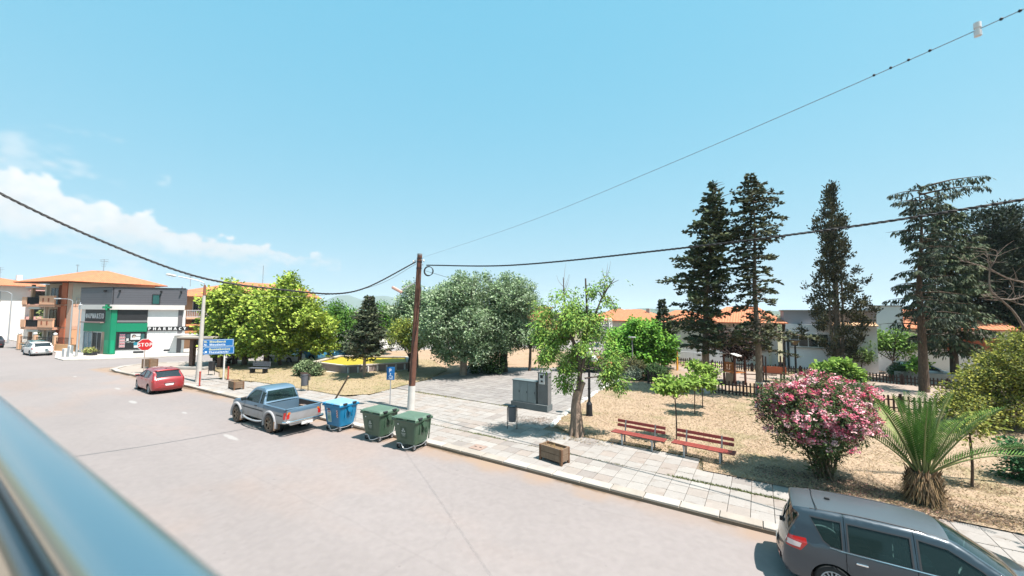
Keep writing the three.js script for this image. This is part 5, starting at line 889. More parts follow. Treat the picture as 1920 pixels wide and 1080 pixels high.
  for (let i = 0; i + 1 < P.length; i++) for (let j = 0; j + 1 < vs.length; j++) {
    let k = tags[i]; if (k === 'open') continue;
    const inner = vs[j] >= -vg - 1e-6 && vs[j + 1] <= vg + 1e-6;
    if ((k === 'windscreen' || k === 'rear_window') && !inner) k = 'pillar';
    if (k === 'bumper' && i > P.length / 2) k = 'front_bumper'; if (!strips.has(k)) strips.set(k, { p: [], n: [], u: [] });
    const s = strips.get(k); for (const [a, b] of [[i, j], [i, j + 1], [i + 1, j], [i + 1, j], [i, j + 1], [i + 1, j + 1]]) { s.p.push(...P[a][b].toArray()); s.n.push(...nor[a][b].toArray()); s.u.push(P[a][b].z + 1, P[a][b].y); }
  }
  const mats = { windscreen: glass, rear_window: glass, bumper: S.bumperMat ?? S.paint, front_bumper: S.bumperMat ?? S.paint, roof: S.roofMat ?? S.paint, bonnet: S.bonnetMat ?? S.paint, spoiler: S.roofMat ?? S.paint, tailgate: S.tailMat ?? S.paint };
  for (const [k, s] of strips) { const g = new THREE.BufferGeometry(); g.setAttribute('position', new THREE.Float32BufferAttribute(s.p, 3)); g.setAttribute('normal', new THREE.Float32BufferAttribute(s.n, 3)); g.setAttribute('uv', new THREE.Float32BufferAttribute(s.u, 2)); mesh(k === 'body' ? 'body' : k, g, mats[k] ?? S.paint, t); }
  const wx = (y, tail = true) => { let x = null; for (let i = 0; i + 1 < pts.length; i++) { const [ax, ay] = pts[i], [bx, by] = pts[i + 1]; if ((ay - y) * (by - y) <= 0 && ay !== by) { const q = lerp(ax, bx, (y - ay) / (by - ay)); if (x === null || (tail ? q < x : q > x)) x = q; } } return x; };
  // a patch on the tail or nose: y range, v range
  const endPatch = (name, mat, parent, y0, y1, v0, v1, off = 0.012, tail = true) => {
    const g = new THREE.PlaneGeometry(1, 1, 8, 5), p = g.attributes.position, sg = tail ? -1 : 1;
    for (let i = 0; i < p.count; i++) { const v = lerp(v0, v1, p.getX(i) + 0.5), y = lerp(y0, y1, p.getY(i) + 0.5), x = wx(y, tail); p.setXYZ(i, x + sg * (0.065 * (1 - v * v) * (S.bow ?? 1) + off), y, v * W(x, y)); }
    g.computeVertexNormals(); return mesh(name, boxUV(g), mat, parent);
  };
  // wheels with wells
  for (const ax of S.axles) for (const s of [1, -1]) {
    const r = S.rw, w = S.tw ?? 0.2, z = s * (S.hw - w / 2 - (S.inset ?? 0.03)), prof = [[r * 0.62, -w / 2 + 0.02], [r * 0.8, -w / 2], [r * 0.93, -w / 2 + 0.012], [r * 0.985, -w / 2 + 0.04], [r, 0], [r * 0.985, w / 2 - 0.04], [r * 0.93, w / 2 - 0.012], [r * 0.8, w / 2], [r * 0.62, w / 2 - 0.02]];
    const g = new THREE.LatheGeometry(prof.map((p) => new THREE.Vector2(...p)), 36); g.rotateX(Math.PI / 2);
    const wheel = mesh('wheel', boxUV(g), S.tyreMat ?? M.rubber, t); wheel.position.set(ax, r, z); wheel.rotation.z = 0.3 + ax;
    const rim = new MB(), zo = s * (w / 2 - 0.045), ri = r * 0.64, n = S.spokes ?? 5;
    rim.add(new THREE.TorusGeometry(ri, 0.016, 6, 36), M4().makeTranslation(0, 0, zo + s * 0.02)); rim.cyl(r * 0.17, r * 0.2, 0.05, 0, 0, zo + s * 0.005, 16, Math.PI / 2);
    for (let k = 0; k < n; k++) { const a = k / n * Math.PI * 2; rim.add(new RoundedBoxGeometry(ri * 0.92, S.spokeW ?? 0.06, 0.03, 1, 0.01), M4().makeRotationZ(a).multiply(M4().makeTranslation(ri * 0.53, 0, zo))); }
    rim.build('rim', S.rimMat ?? M.lightGrey, wheel);
    new MB().cyl(ri, ri, 0.02, 0, 0, zo - s * 0.05, 24, Math.PI / 2).build('brake_disc', M.dark, wheel);
    const well = new THREE.CylinderGeometry(S.ra, S.ra, 0.34, 24, 1, true, 0, Math.PI * 2); well.rotateX(Math.PI / 2); well.translate(ax, S.rw, s * (S.hw - 0.24)); mesh('wheel_well', boxUV(well), M.black, t);
    new MB().cyl(S.ra, S.ra, 0.02, ax, S.rw, s * (S.hw - 0.4), 20, Math.PI / 2).build('wheel_well', M.black, t);
  }
  new MB().box(xf - xr - 0.5, 0.12, S.hw * 1.5, (xf + xr) / 2, S.yb + 0.05, 0).build('underbody', M.black, t);
  if (S.mirror) for (const s of [1, -1]) { const [x, y] = S.mirror; const m = new MB().rbox(0.11, 0.15, 0.22, x, y, s * (W(x, y) + 0.13), 0.045, 0, 0, 0, 2).build('mirror', S.mirrorMat ?? S.paint, t); new MB().box(0.01, 0.11, 0.17, x - 0.058, y, s * (W(x, y) + 0.135)).build('mirror_glass', M.pane, m); }
  return { W, wx, patch, endPatch, topY, xr, xf };
}
function cabin(t, S, seats, dashX, wheelZ) {
  new MB().box(2.6, 0.06, S.hw * 1.55, 0, 0.42, 0).build('cabin_floor', plastic, t);
  for (const [x, z, w] of seats) { const s = new MB().rbox(0.5, 0.16, w, x, 0.62, z, 0.05, 0, 0, 0.08, 2).rbox(0.15, 0.6, w, x - 0.27, 0.95, z, 0.06, 0, 0, 0.18, 2).build('seat', seatM, t); new MB().rbox(0.1, 0.2, Math.min(w * 0.55, 0.28), x - 0.36, 1.33, z, 0.04, 0, 0, 0.1, 2).build('headrest', seatM, s); }
  new MB().rbox(0.45, 0.3, S.hw * 1.5, dashX, 0.92, 0, 0.08, 0, 0, 0, 2).build('dashboard', plastic, t);
  new MB().add(new THREE.TorusGeometry(0.185, 0.016, 8, 28), M4().makeRotationY(Math.PI / 2).multiply(M4().makeRotationX(0.0)).premultiply(M4().makeRotationZ(0.4)).setPosition(dashX - 0.4, 1.0, wheelZ)).bar([dashX - 0.4, 1.0, wheelZ], [dashX - 0.1, 0.88, wheelZ], 0.03).box(0.02, 0.03, 0.34, dashX - 0.4, 1.0, wheelZ).build('steering_wheel', plastic, t);
}
const paint = (r, g, b, o = {}) => phys(r, g, b, 0.34, { metalness: 0.35, clearcoat: 0.9, clearcoatRoughness: 0.06, ...o });
{ // --- dark grey people carrier, nearest the camera ---
  const t = thing('people_carrier', 'dark blue grey people carrier parked at the kerb below the palm', 'car', [2.27, 0, -10.8], 0);
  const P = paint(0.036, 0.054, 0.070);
  const S = {
    prof: [[-2.08, 0.27, 'bumper'], [-2.15, 0.42, 'bumper'], [-2.15, 0.62, 'tailgate'], [-2.10, 0.84, 'tailgate'], [-2.03, 1.04, 'rear_window'], [-1.92, 1.28, 'rear_window'], [-1.82, 1.49, 'spoiler'], [-1.93, 1.575, 'spoiler'], [-1.60, 1.625, 'roof'], [-0.8, 1.655, 'roof'], [0.0, 1.64, 'roof'], [0.52, 1.585, 'windscreen'], [1.0, 1.32, 'windscreen'], [1.45, 1.05, 'bonnet'], [1.75, 0.95, 'bonnet'], [2.02, 0.8, 'bumper'], [2.13, 0.6, 'bumper'], [2.14, 0.4, 'bumper'], [2.08, 0.25, 'bumper']],
    hw: 0.905, belt: 0.99, tumble: 0.37, yb: 0.24, axles: [-1.28, 1.40], rw: 0.325, ra: 0.385, cuts: [-1.06, 0.0, 1.12], names: ['rear_quarter', 'rear_door', 'front_door', 'front_wing'],
    windows: { 0: [[[-1.62, 1.49], [-1.12, 1.5], [-1.12, 1.03], [-1.3, 1.04], [-1.42, 1.12]]], 1: [[[-1.0, 1.5], [-0.07, 1.5], [-0.07, 1.02], [-1.0, 1.025]]], 2: [[[0.06, 1.5], [0.46, 1.455], [0.86, 1.24], [1.06, 1.08], [1.06, 1.02], [0.06, 1.02]]] },
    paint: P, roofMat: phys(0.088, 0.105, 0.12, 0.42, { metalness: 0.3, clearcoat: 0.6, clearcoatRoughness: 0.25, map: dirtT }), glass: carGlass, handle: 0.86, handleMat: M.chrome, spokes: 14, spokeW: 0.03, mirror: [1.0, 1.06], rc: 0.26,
  };
  const c = vehicle(t, S);
  cabin(t, S, [[0.25, 0.38, 0.5], [0.25, -0.38, 0.5], [-0.75, 0.42, 0.42], [-0.75, -0.42, 0.42], [-0.75, 0, 0.38]], 1.1, -0.38);
  for (const s of [1, -1]) { const zr = (x) => s * (c.W(x, c.topY(x) - 0.02) - 0.05); new MB().tube([[-1.62, c.topY(-1.62) + 0.0, zr(-1.62)], [-0.8, c.topY(-0.8) + 0.005, zr(-0.8)], [0, c.topY(0) + 0.005, zr(0)], [0.48, c.topY(0.48), zr(0.48)]], 0.012, 6).build('roof_moulding', plastic, t); }
  new MB().tube([[-1.50, c.topY(-1.5) + 0.032, -0.62], [-1.53, c.topY(-1.53) + 0.045, 0], [-1.50, c.topY(-1.5) + 0.032, 0.62]], 0.008, 5).build('roof_seam', M.black, t);
  new MB().rbox(0.1, 0.05, 0.05, -1.25, 1.70, 0, 0.015).build('roof_aerial', M.black, t);
  c.patch('chrome_strip', M.chrome, t, [[-1.12, 1.0], [-1.12, 1.015], [1.08, 1.01], [1.08, 0.995]], 0.007); c.patch('chrome_strip', M.chrome, t, [[-1.32, 1.015], [-1.32, 1.03], [-1.12, 1.015], [-1.12, 1.0]], 0.007);
  // tail lamps wrap round the corner
  for (const s of [1, -1]) {
    c.patch('tail_lamp', tailRed, t, [[-2.02, 1.06], [-1.72, 1.08], [-1.70, 0.98], [-1.82, 0.82], [-2.1, 0.84]], 0.008, [s], 0.05); c.endPatch('tail_lamp', tailRed, t, 0.82, 1.06, s * 0.80, s * 1.0, -0.012);
    c.patch('tail_lamp_lens', tailWhite, t, [[-2.06, 0.99], [-1.80, 0.965], [-1.83, 0.875], [-2.09, 0.88]], 0.012, [s], 0.05); c.endPatch('tail_lamp_lens', tailWhite, t, 0.88, 0.985, s * 0.84, s * 0.99, -0.006);
    c.endPatch('head_lamp', lampGlass, t, 0.62, 0.8, s * 0.6, s * 0.98, -0.01, false);
    c.endPatch('reflector', tailRed, t, 0.44, 0.5, s * 0.72, s * 0.9, 0.02);
  }
  c.endPatch('number_plate', plateM, t, 0.58, 0.69, -0.28, 0.28, 0.025); c.endPatch('bumper_strip', plastic, t, 0.38, 0.5, -0.95, 0.95, 0.018); c.endPatch('grille', M.black, t, 0.36, 0.56, -0.6, 0.6, -0.02, false);
  new MB().bar([-2.1, 1.04, 0.0], [-2.0, 1.3, -0.25], 0.012).box(0.08, 0.07, 0.1, -2.12, 1.03, 0).build('rear_wiper', M.black, t); new MB().bar([1.42, 1.1, 0.5], [1.28, 1.2, -0.25], 0.01).build('wiper', M.black, t);
  for (const s of [1, -1]) c.patch('door_line', M.black, t, [[-1.08, 0.86], [-1.075, 0.86], [-0.86, 0.36], [-0.865, 0.36]], 0.002, [s]);
  c.patch('side_moulding', plastic, t, [[-0.86, 0.44], [-0.86, 0.5], [1.0, 0.5], [1.0, 0.44]], 0.014);
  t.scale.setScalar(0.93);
}
// hatchbacks: one shape, several paints
function hatch(label, paintM, pos, turn, o = {}) {
  const t = thing('parked_car', label, 'car', pos, turn, o.group), S = {
    prof: [[-1.88, 0.26, 'bumper'], [-1.96, 0.42, 'bumper'], [-1.95, 0.62, 'tailgate'], [-1.88, 0.88, 'tailgate'], [-1.80, 0.98, 'rear_window'], [-1.62, 1.18, 'rear_window'], [-1.42, 1.37, 'spoiler'], [-1.48, 1.425, 'roof'], [-1.1, 1.465, 'roof'], [-0.4, 1.485, 'roof'], [0.25, 1.45, 'windscreen'], [0.75, 1.2, 'windscreen'], [1.15, 0.97, 'bonnet'], [1.55, 0.88, 'bonnet'], [1.85, 0.72, 'bumper'], [1.96, 0.52, 'bumper'], [1.96, 0.36, 'bumper'], [1.9, 0.24, 'bumper']],
    hw: 0.86, belt: 0.95, tumble: 0.42, yb: 0.22, axles: [-1.22, 1.32], rw: 0.305, ra: 0.36, cuts: [-0.86, 0.02, 0.98], names: ['rear_quarter', 'rear_door', 'front_door', 'front_wing'],
    windows: { 0: [[[-1.30, 1.28], [-0.92, 1.34], [-0.92, 0.99], [-1.18, 1.02]]], 1: [[[-0.8, 1.345], [-0.05, 1.365], [-0.05, 0.97], [-0.8, 0.985]]], 2: [[[0.08, 1.36], [0.22, 1.34], [0.60, 1.17], [0.86, 1.02], [0.86, 0.97], [0.08, 0.97]]] },
    paint: paintM, handle: 0.84, mirror: [0.80, 1.0], spokes: 7, spokeW: 0.05, rc: 0.24, ...o,
  }, c = vehicle(t, S);
  for (const s of [1, -1]) {
    c.patch('tail_lamp', o.tail ?? tailRed, t, [[-1.86, 0.90], [-1.55, 0.89], [-1.58, 0.82], [-1.9, 0.72]], 0.008, [s], 0.05); c.endPatch('tail_lamp', o.tail ?? tailRed, t, 0.72, 0.90, s * 0.62, s * 1.0, -0.01);
    c.endPatch('head_lamp', lampGlass, t, 0.6, 0.74, s * 0.55, s * 0.97, -0.008, false); c.endPatch('reflector', tailRed, t, 0.42, 0.47, s * 0.66, s * 0.88, 0.012);
  }
  c.endPatch('number_plate', plateM, t, 0.52, 0.63, -0.33, 0.33, 0.02); c.endPatch('plate_recess', plastic, t, 0.48, 0.67, -0.42, 0.42, 0.008); c.endPatch('lower_grille', M.black, t, 0.3, 0.42, -0.6, 0.6, -0.006, false); c.endPatch('diffuser', plastic, t, 0.28, 0.38, -0.7, 0.7, 0.008);
  new MB().bar([-1.82, 0.99, 0], [-1.70, 1.14, -0.3], 0.012).build('rear_wiper', M.black, t); new MB().rbox(0.12, 0.045, 0.045, -1.2, 1.50, 0, 0.012).build('roof_aerial', M.black, t);
  new MB().tube([[-1.94, 0.7, -0.5], [-1.99, 0.715, 0], [-1.94, 0.7, 0.5]], 0.008, 5).build('badge_strip', M.chrome, t);
  if (o.size) t.scale.setScalar(o.size);
  return t;
}
hatch('red hatchback parked at the kerb ahead of the pickup truck', paint(0.37, 0.034, 0.036), [-34.83, 0, -10.03], Math.PI - 0.035, { size: 1.03, rimMat: M.steel });
hatch('white hatchback with its tail towards the camera on the left hand street', paint(0.72, 0.72, 0.70, { metalness: 0 }), [-72.4, 0, -9.5], Math.PI + 0.06, { size: 1.04 });
hatch('teal car parked just ahead of the white hatchback', paint(0.03, 0.15, 0.17), [-77.6, 0, -9.9], Math.PI + 0.05, { size: 1.0 });
hatch('dark grey hatchback at the very edge of the view near the garden wall', paint(0.06, 0.055, 0.07), [-90.5, 0, -7.5], Math.PI + 0.1, { size: 1.12 });
const row = 'cars parked side by side across the side street';
hatch('white car nearest the plane tree trunks in the row across the side street', paint(0.7, 0.7, 0.69, { metalness: 0 }), [-42.3, 0, -22.4], 0.25, { group: row });
hatch('pale blue car second in the row across the side street', paint(0.05, 0.22, 0.36), [-42.2, 0, -24.7], 0.25, { group: row, size: 1.05 });
hatch('blue car third in the row across the side street', paint(0.03, 0.16, 0.28), [-42.4, 0, -27.1], 0.25, { group: row });
hatch('teal car fourth in the row beside the basin', paint(0.02, 0.20, 0.27), [-42.3, 0, -29.4], 0.25, { group: row, size: 1.03 });
hatch('dark grey car last in the row beyond the basin', paint(0.055, 0.06, 0.07), [-42.4, 0, -32], 0.3, { group: row, size: 1.08 });
hatch('black car in the tree shade behind the direction signs', paint(0.012, 0.012, 0.014), [-49.4, 0, -21.6], -0.9, { size: 1.05 });
hatch('pale car behind the shrubs near the drooping cedar', paint(0.5, 0.55, 0.55), [11.0, 0.05, -45.2], 0.15, {});
{ // --- pickup truck ---
  const t = thing('pickup_truck', 'blue over silver pickup truck with muddy wheels and open load bed', 'pickup truck', [-20.07, 0, -10.18], Math.PI);
  const tone = texture(256, 256, (u, v) => { const n = fbm(u * 7, v * 7, 5, 7, 171), y = v * 2 + 0.05 * (n - 0.5) * 0.3, d = fbm(u * 40, v * 40, 2, 40, 172), mud = sstep(0.85, 0.35, y + 0.35 * (n - 0.5)); const up = sstep(0.93, 0.95, y); let c = [lerp(0.32, 0.11, up), lerp(0.315, 0.19, up), lerp(0.32, 0.265, up)]; const f = 0.9 + 0.15 * n + 0.08 * (d - 0.5); return [lerp(c[0] * f, 0.27, mud * 0.7), lerp(c[1] * f, 0.22, mud * 0.7), lerp(c[2] * f, 0.17, mud * 0.7)]; }, 2);
  const P = paint(0.11, 0.19, 0.265, { roughness: 0.42, clearcoat: 0.5, clearcoatRoughness: 0.2, metalness: 0.25 }), two = paint(1, 1, 1, { map: tone, roughness: 0.45, clearcoat: 0.4, clearcoatRoughness: 0.25, metalness: 0.2 });
  const S = {
    prof: [[-2.44, 0.52, 'tailgate'], [-2.46, 0.7, 'tailgate'], [-2.46, 0.9, 'tailgate'], [-2.45, 1.07, 'tailgate'], [-2.42, 1.10, 'open'], [-1.6, 1.10, 'open'], [-0.76, 1.10, 'open'], [-0.70, 1.13, 'pillar'], [-0.66, 1.2, 'rear_window'], [-0.60, 1.42, 'rear_window'], [-0.53, 1.63, 'roof'], [-0.44, 1.715, 'roof'], [0.0, 1.76, 'roof'], [0.42, 1.71, 'windscreen'], [0.75, 1.46, 'windscreen'], [1.08, 1.18, 'bonnet'], [1.5, 1.12, 'bonnet'], [2.0, 1.03, 'bonnet'], [2.25, 0.92, 'bumper'], [2.33, 0.7, 'bumper'], [2.34, 0.5, 'bumper'], [2.28, 0.38, 'bumper']],
    hw: 0.835, belt: 1.08, tumble: 0.26, taperR: 0.02, taperF: 0.06, rc: 0.1, rr: 0.045, yb: 0.47, axles: [-1.28, 1.69], rw: 0.375, ra: 0.47, cuts: [-0.72, -0.30, 0.98], names: ['bed_side', 'cab_corner', 'door', 'front_wing'], vg: 0.93, bow: 0.5,
    windows: { 1: [[[-0.56, 1.56], [-0.36, 1.6], [-0.36, 1.14], [-0.6, 1.14]]], 2: [[[-0.22, 1.615], [0.3, 1.60], [0.62, 1.40], [0.86, 1.2], [0.86, 1.13], [-0.22, 1.13]]] },
    paint: P, sideMat: two, tailMat: two, bonnetMat: std(0.13, 0.075, 0.07, 0.5, { map: dirtT }), bumperMat: plastic, glass: carGlass, handle: 0.99, handleMat: M.dark, mirror: [0.9, 1.18], mirrorMat: M.black, spokes: 6, spokeW: 0.08, rimMat: std(0.27, 0.18, 0.12, 0.8), tyreMat: std(0.13, 0.095, 0.075, 0.95, { map: dirtT }), tw: 0.25, inset: -0.05,
  };
  const c = vehicle(t, S);
  cabin(t, { hw: 0.8 }, [[0.1, 0.36, 0.5], [0.1, -0.36, 0.5]], 0.9, -0.36);
  const bedM = std(0.25, 0.19, 0.16, 0.8, { map: dirtT });
  new MB().box(1.72, 0.05, 1.5, -1.58, 0.66, 0).build('bed_floor', bedM, t);
  for (const s of [1, -1]) { new MB().box(1.76, 0.46, 0.04, -1.58, 0.88, s * 0.745).build('bed_wall', tint(bedM, 0.1, 0.075, 0.07), t); new MB().rbox(1.78, 0.05, 0.1, -1.58, 1.10, s * 0.775, 0.018).build('bed_rail', P, t); new MB().box(0.6, 0.2, 0.14, -1.28, 0.77, s * 0.67).build('wheel_box', bedM, t); }
  new MB().box(0.04, 0.46, 1.5, -0.74, 0.88, 0).build('bed_wall', P, t); new MB().box(0.04, 0.46, 1.5, -2.39, 0.88, 0).build('bed_wall', P, t); new MB().rbox(0.09, 0.05, 1.62, -2.425, 1.10, 0, 0.018).build('bed_rail', P, t);
  const arc = (ax, s, r0, tube) => { const pts2 = []; for (let i = 0; i <= 10; i++) { const a = lerp(-0.25, Math.PI + 0.25, i / 10); pts2.push([ax + Math.cos(a) * r0, 0.375 + Math.sin(a) * r0, s * 0.845]); } return new MB().tube(pts2, tube, 8, 30); };
  for (const ax of S.axles) for (const s of [1, -1]) { const g = arc(ax, s, 0.50, 0.062).geo(), p = g.attributes.position; for (let i = 0; i < p.count; i++) p.setZ(i, s * 0.80 + (p.getZ(i) - s * 0.845) * 1.5); mesh('wheel_flare', g, std(0.42, 0.42, 0.44, 0.5, { map: dirtT }), t); new MB().box(0.03, 0.36, 0.26, ax - 0.5, 0.36, s * 0.78).build('mud_flap', M.woodGrey, t); }
  for (const s of [1, -1]) { new MB().tube([[0.98, 0.42, s * 0.86], [0.5, 0.38, s * 0.92], [-0.4, 0.38, s * 0.92], [-0.72, 0.42, s * 0.86]], 0.038, 7).build('side_step', M.galv, t); }
  c.patch('side_moulding', plastic, t, [[-0.7, 0.80], [-0.7, 0.85], [1.15, 0.85], [1.15, 0.80]], 0.012); c.patch('side_moulding', plastic, t, [[-2.3, 0.80], [-2.3, 0.85], [-1.8, 0.85], [-1.8, 0.80]], 0.012);
  for (const s of [1, -1]) { c.patch('tail_lamp', tailRed, t, [[-2.45, 0.98], [-2.34, 0.98], [-2.34, 0.7], [-2.45, 0.7]], 0.008, [s], 0.06); c.endPatch('tail_lamp', tailRed, t, 0.70, 0.90, s * 0.84, s * 1.0, 0.0); c.endPatch('tail_lamp_lens', amber, t, 0.9, 0.98, s * 0.84, s * 1.0, 0.0); c.endPatch('head_lamp', lampGlass, t, 0.74, 0.9, s * 0.6, s * 0.97, -0.01, false); }
  const b = new MB(); b.tube([[-2.42, 0.6, -0.86], [-2.58, 0.6, -0.80], [-2.62, 0.6, 0], [-2.58, 0.6, 0.80], [-2.42, 0.6, 0.86]], 0.045, 8); b.build('rear_bumper', M.chrome, t);
  new MB().rbox(0.12, 0.08, 1.3, -2.56, 0.5, 0, 0.02).build('bumper_step', M.steel, t); new MB().box(0.02, 0.12, 0.5, -2.64, 0.47, 0.05).build('number_plate', plateM, t); new MB().bar([-2.5, 0.42, 0], [-2.7, 0.4, 0], 0.03).sph(0.035, -2.7, 0.46, 0).build('tow_hitch', M.steel, t);
  new MB().box(0.02, 0.05, 0.18, -2.475, 0.97, -0.12).build('tailgate_handle', M.dark, t);
  new MB().rbox(0.5, 0.16, 0.4, -1.9, 0.76, 0.1, 0.05, 0.3).build('cargo_sack', std(0.5, 0.36, 0.2, 0.9, { map: dirtT }), t); new MB().sph(0.16, -1.45, 0.74, 0.35, 1.3, 0.6, 1).build('cargo_sack', std(0.42, 0.33, 0.24, 0.9), t);
  t.scale.setScalar(1.045);
}
// ---------- trees and plants ----------
const leafMat = (rough = 0.55, tr = 0.3) => new THREE.MeshPhysicalMaterial({ color: new THREE.Color().setScalar(ALB), vertexColors: true, roughness: rough, transmission: tr, thickness: 0, specularIntensity: 0.35, side: THREE.DoubleSide });
const LEAF = leafMat(0.9, 0.2), NEEDLE = std(1, 1, 1, 0.9, { vertexColors: true }), PETAL = leafMat(0.9, 0.15);
class Leaves {
  constructor(seed) { this.p = []; this.c = []; this.r = rngOf(seed); this.a = V(0, 0, 0); this.b = V(0, 0, 0); this.n = V(0, 0, 0); }
  // a folded leaf: base at (x, y, z), growing along d, facing about n
  leaf(x, y, z, dx, dy, dz, nx, ny, nz, L, w, col, fold = 0.15) {
    let l = Math.hypot(dx, dy, dz) || 1; dx /= l; dy /= l; dz /= l;
    let sx = dy * nz - dz * ny, sy = dz * nx - dx * nz, sz = dx * ny - dy * nx; l = Math.hypot(sx, sy, sz) || 1; sx *= w / l; sy *= w / l; sz *= w / l;
    const ux = dy * sz - dz * sy, uy = dz * sx - dx * sz, uz = dx * sy - dy * sx, f = fold, h = 0.45 * L;
    const mx = x + dx * h, my = y + dy * h, mz = z + dz * h, tx = x + dx * L, ty = y + dy * L, tz = z + dz * L;
    const ax = mx + sx - ux * f, ay = my + sy - uy * f, az = mz + sz - uz * f, bx = mx - sx - ux * f, by = my - sy - uy * f, bz = mz - sz - uz * f;
    this.p.push(x, y, z, ax, ay, az, tx, ty, tz, x, y, z, tx, ty, tz, bx, by, bz);
    for (let i = 0; i < 6; i++) this.c.push(col[0], col[1], col[2]);
  }
  dir() { const z = 2 * this.r() - 1, a = this.r() * 6.2832, s = Math.sqrt(1 - z * z); return [s * Math.cos(a), z, s * Math.sin(a)]; }
  tone(pal) { const i = this.r() * (pal.length - 0.001) | 0, k = (this.gain ?? 1) * (0.82 + 0.36 * this.r()); return [pal[i][0] * k, pal[i][1] * k, pal[i][2] * k]; }
  // leaves in twigs spread through a set of lumps [x, y, z, r]
  crown(lumps, twigs, o) {
    const w = lumps.map((l) => l[3] ** 2.3), sum = w.reduce((a, b) => a + b);
    for (let li = 0; li < lumps.length; li++) {
      const [cx, cy, cz, R0] = lumps[li], n = Math.round(twigs * w[li] / sum), sq = o.squash ?? 0.85;
      for (let i = 0; i < n; i++) {
        const d = this.dir(), q = (o.core ?? 0.35) + (1.02 - (o.core ?? 0.35)) * Math.sqrt(this.r()), rag = 0.72 + 0.5 * vnoise(d[0] * 2.3 + cx, d[1] * 2.3 + d[2] * 1.7 + cz, 0, 7 + li);
        const x = cx + d[0] * R0 * q * rag, y = cy + d[1] * R0 * q * rag * sq, z = cz + d[2] * R0 * q * rag;
        if (y < (o.floor ?? 0.4)) continue;
        if (vnoise(x * (o.gf ?? 1.6), y * (o.gf ?? 1.6) + z * 1.1, 0, 21) < (o.gap ?? 0.22)) continue;
        const m = o.leaves ?? 7, sp = o.spread ?? 0.22, base = this.tone(o.pal);
        const ax = d[0] + 0.5 * (this.r() - 0.5), ay = d[1] * 0.6 + (o.rise ?? 0.1) + 0.4 * (this.r() - 0.5), az = d[2] + 0.5 * (this.r() - 0.5);
        for (let k = 0; k < m; k++) {
          const e = this.dir(), t = this.r(), L = o.L * (0.65 + 0.7 * this.r()), c = this.r() < 0.25 ? this.tone(o.pal) : base, f = 0.88 + 0.24 * this.r();
          this.leaf(x + ax * sp * (t * 2 - 1) + e[0] * sp * 0.7, y + ay * sp * (t * 2 - 1) + e[1] * sp * 0.6, z + az * sp * (t * 2 - 1) + e[2] * sp * 0.7,
            ax * 0.5 + e[0], (o.droop ?? -0.1) + e[1] * 0.6 + ay * 0.4, az * 0.5 + e[2], d[0] * 0.5 + e[2] * 0.7, 0.75 + e[0] * 0.5, d[2] * 0.5 + e[1] * 0.7, L, L * (o.wide ?? 0.36), [c[0] * f, c[1] * f, c[2] * f], L * 0.1);
        }
      }
    }
    return this;
  }
  geo(o = [0, 0, 0]) { const g = new THREE.BufferGeometry(), p = new Float32Array(this.p); for (let i = 0; i < p.length; i += 3) { p[i] -= o[0]; p[i + 1] -= o[1]; p[i + 2] -= o[2]; } g.setAttribute('position', new THREE.BufferAttribute(p, 3)); g.setAttribute('color', new THREE.BufferAttribute(new Float32Array(this.c), 3)); g.computeVertexNormals(); return g; }
  build(name, mat, parent) { return mesh(name, this.geo(parent.position.toArray()), mat, parent); }
}
const bark = (r, g, b) => std(r, g, b, 0.95, { map: barkT, bumpMap: barkBump, bumpScale: 0.02 });
const BARK = { grey: bark(0.24, 0.20, 0.165), brown: bark(0.16, 0.115, 0.085), dark: bark(0.085, 0.065, 0.052), pale: bark(0.42, 0.36, 0.30) };
let seedN = 300;
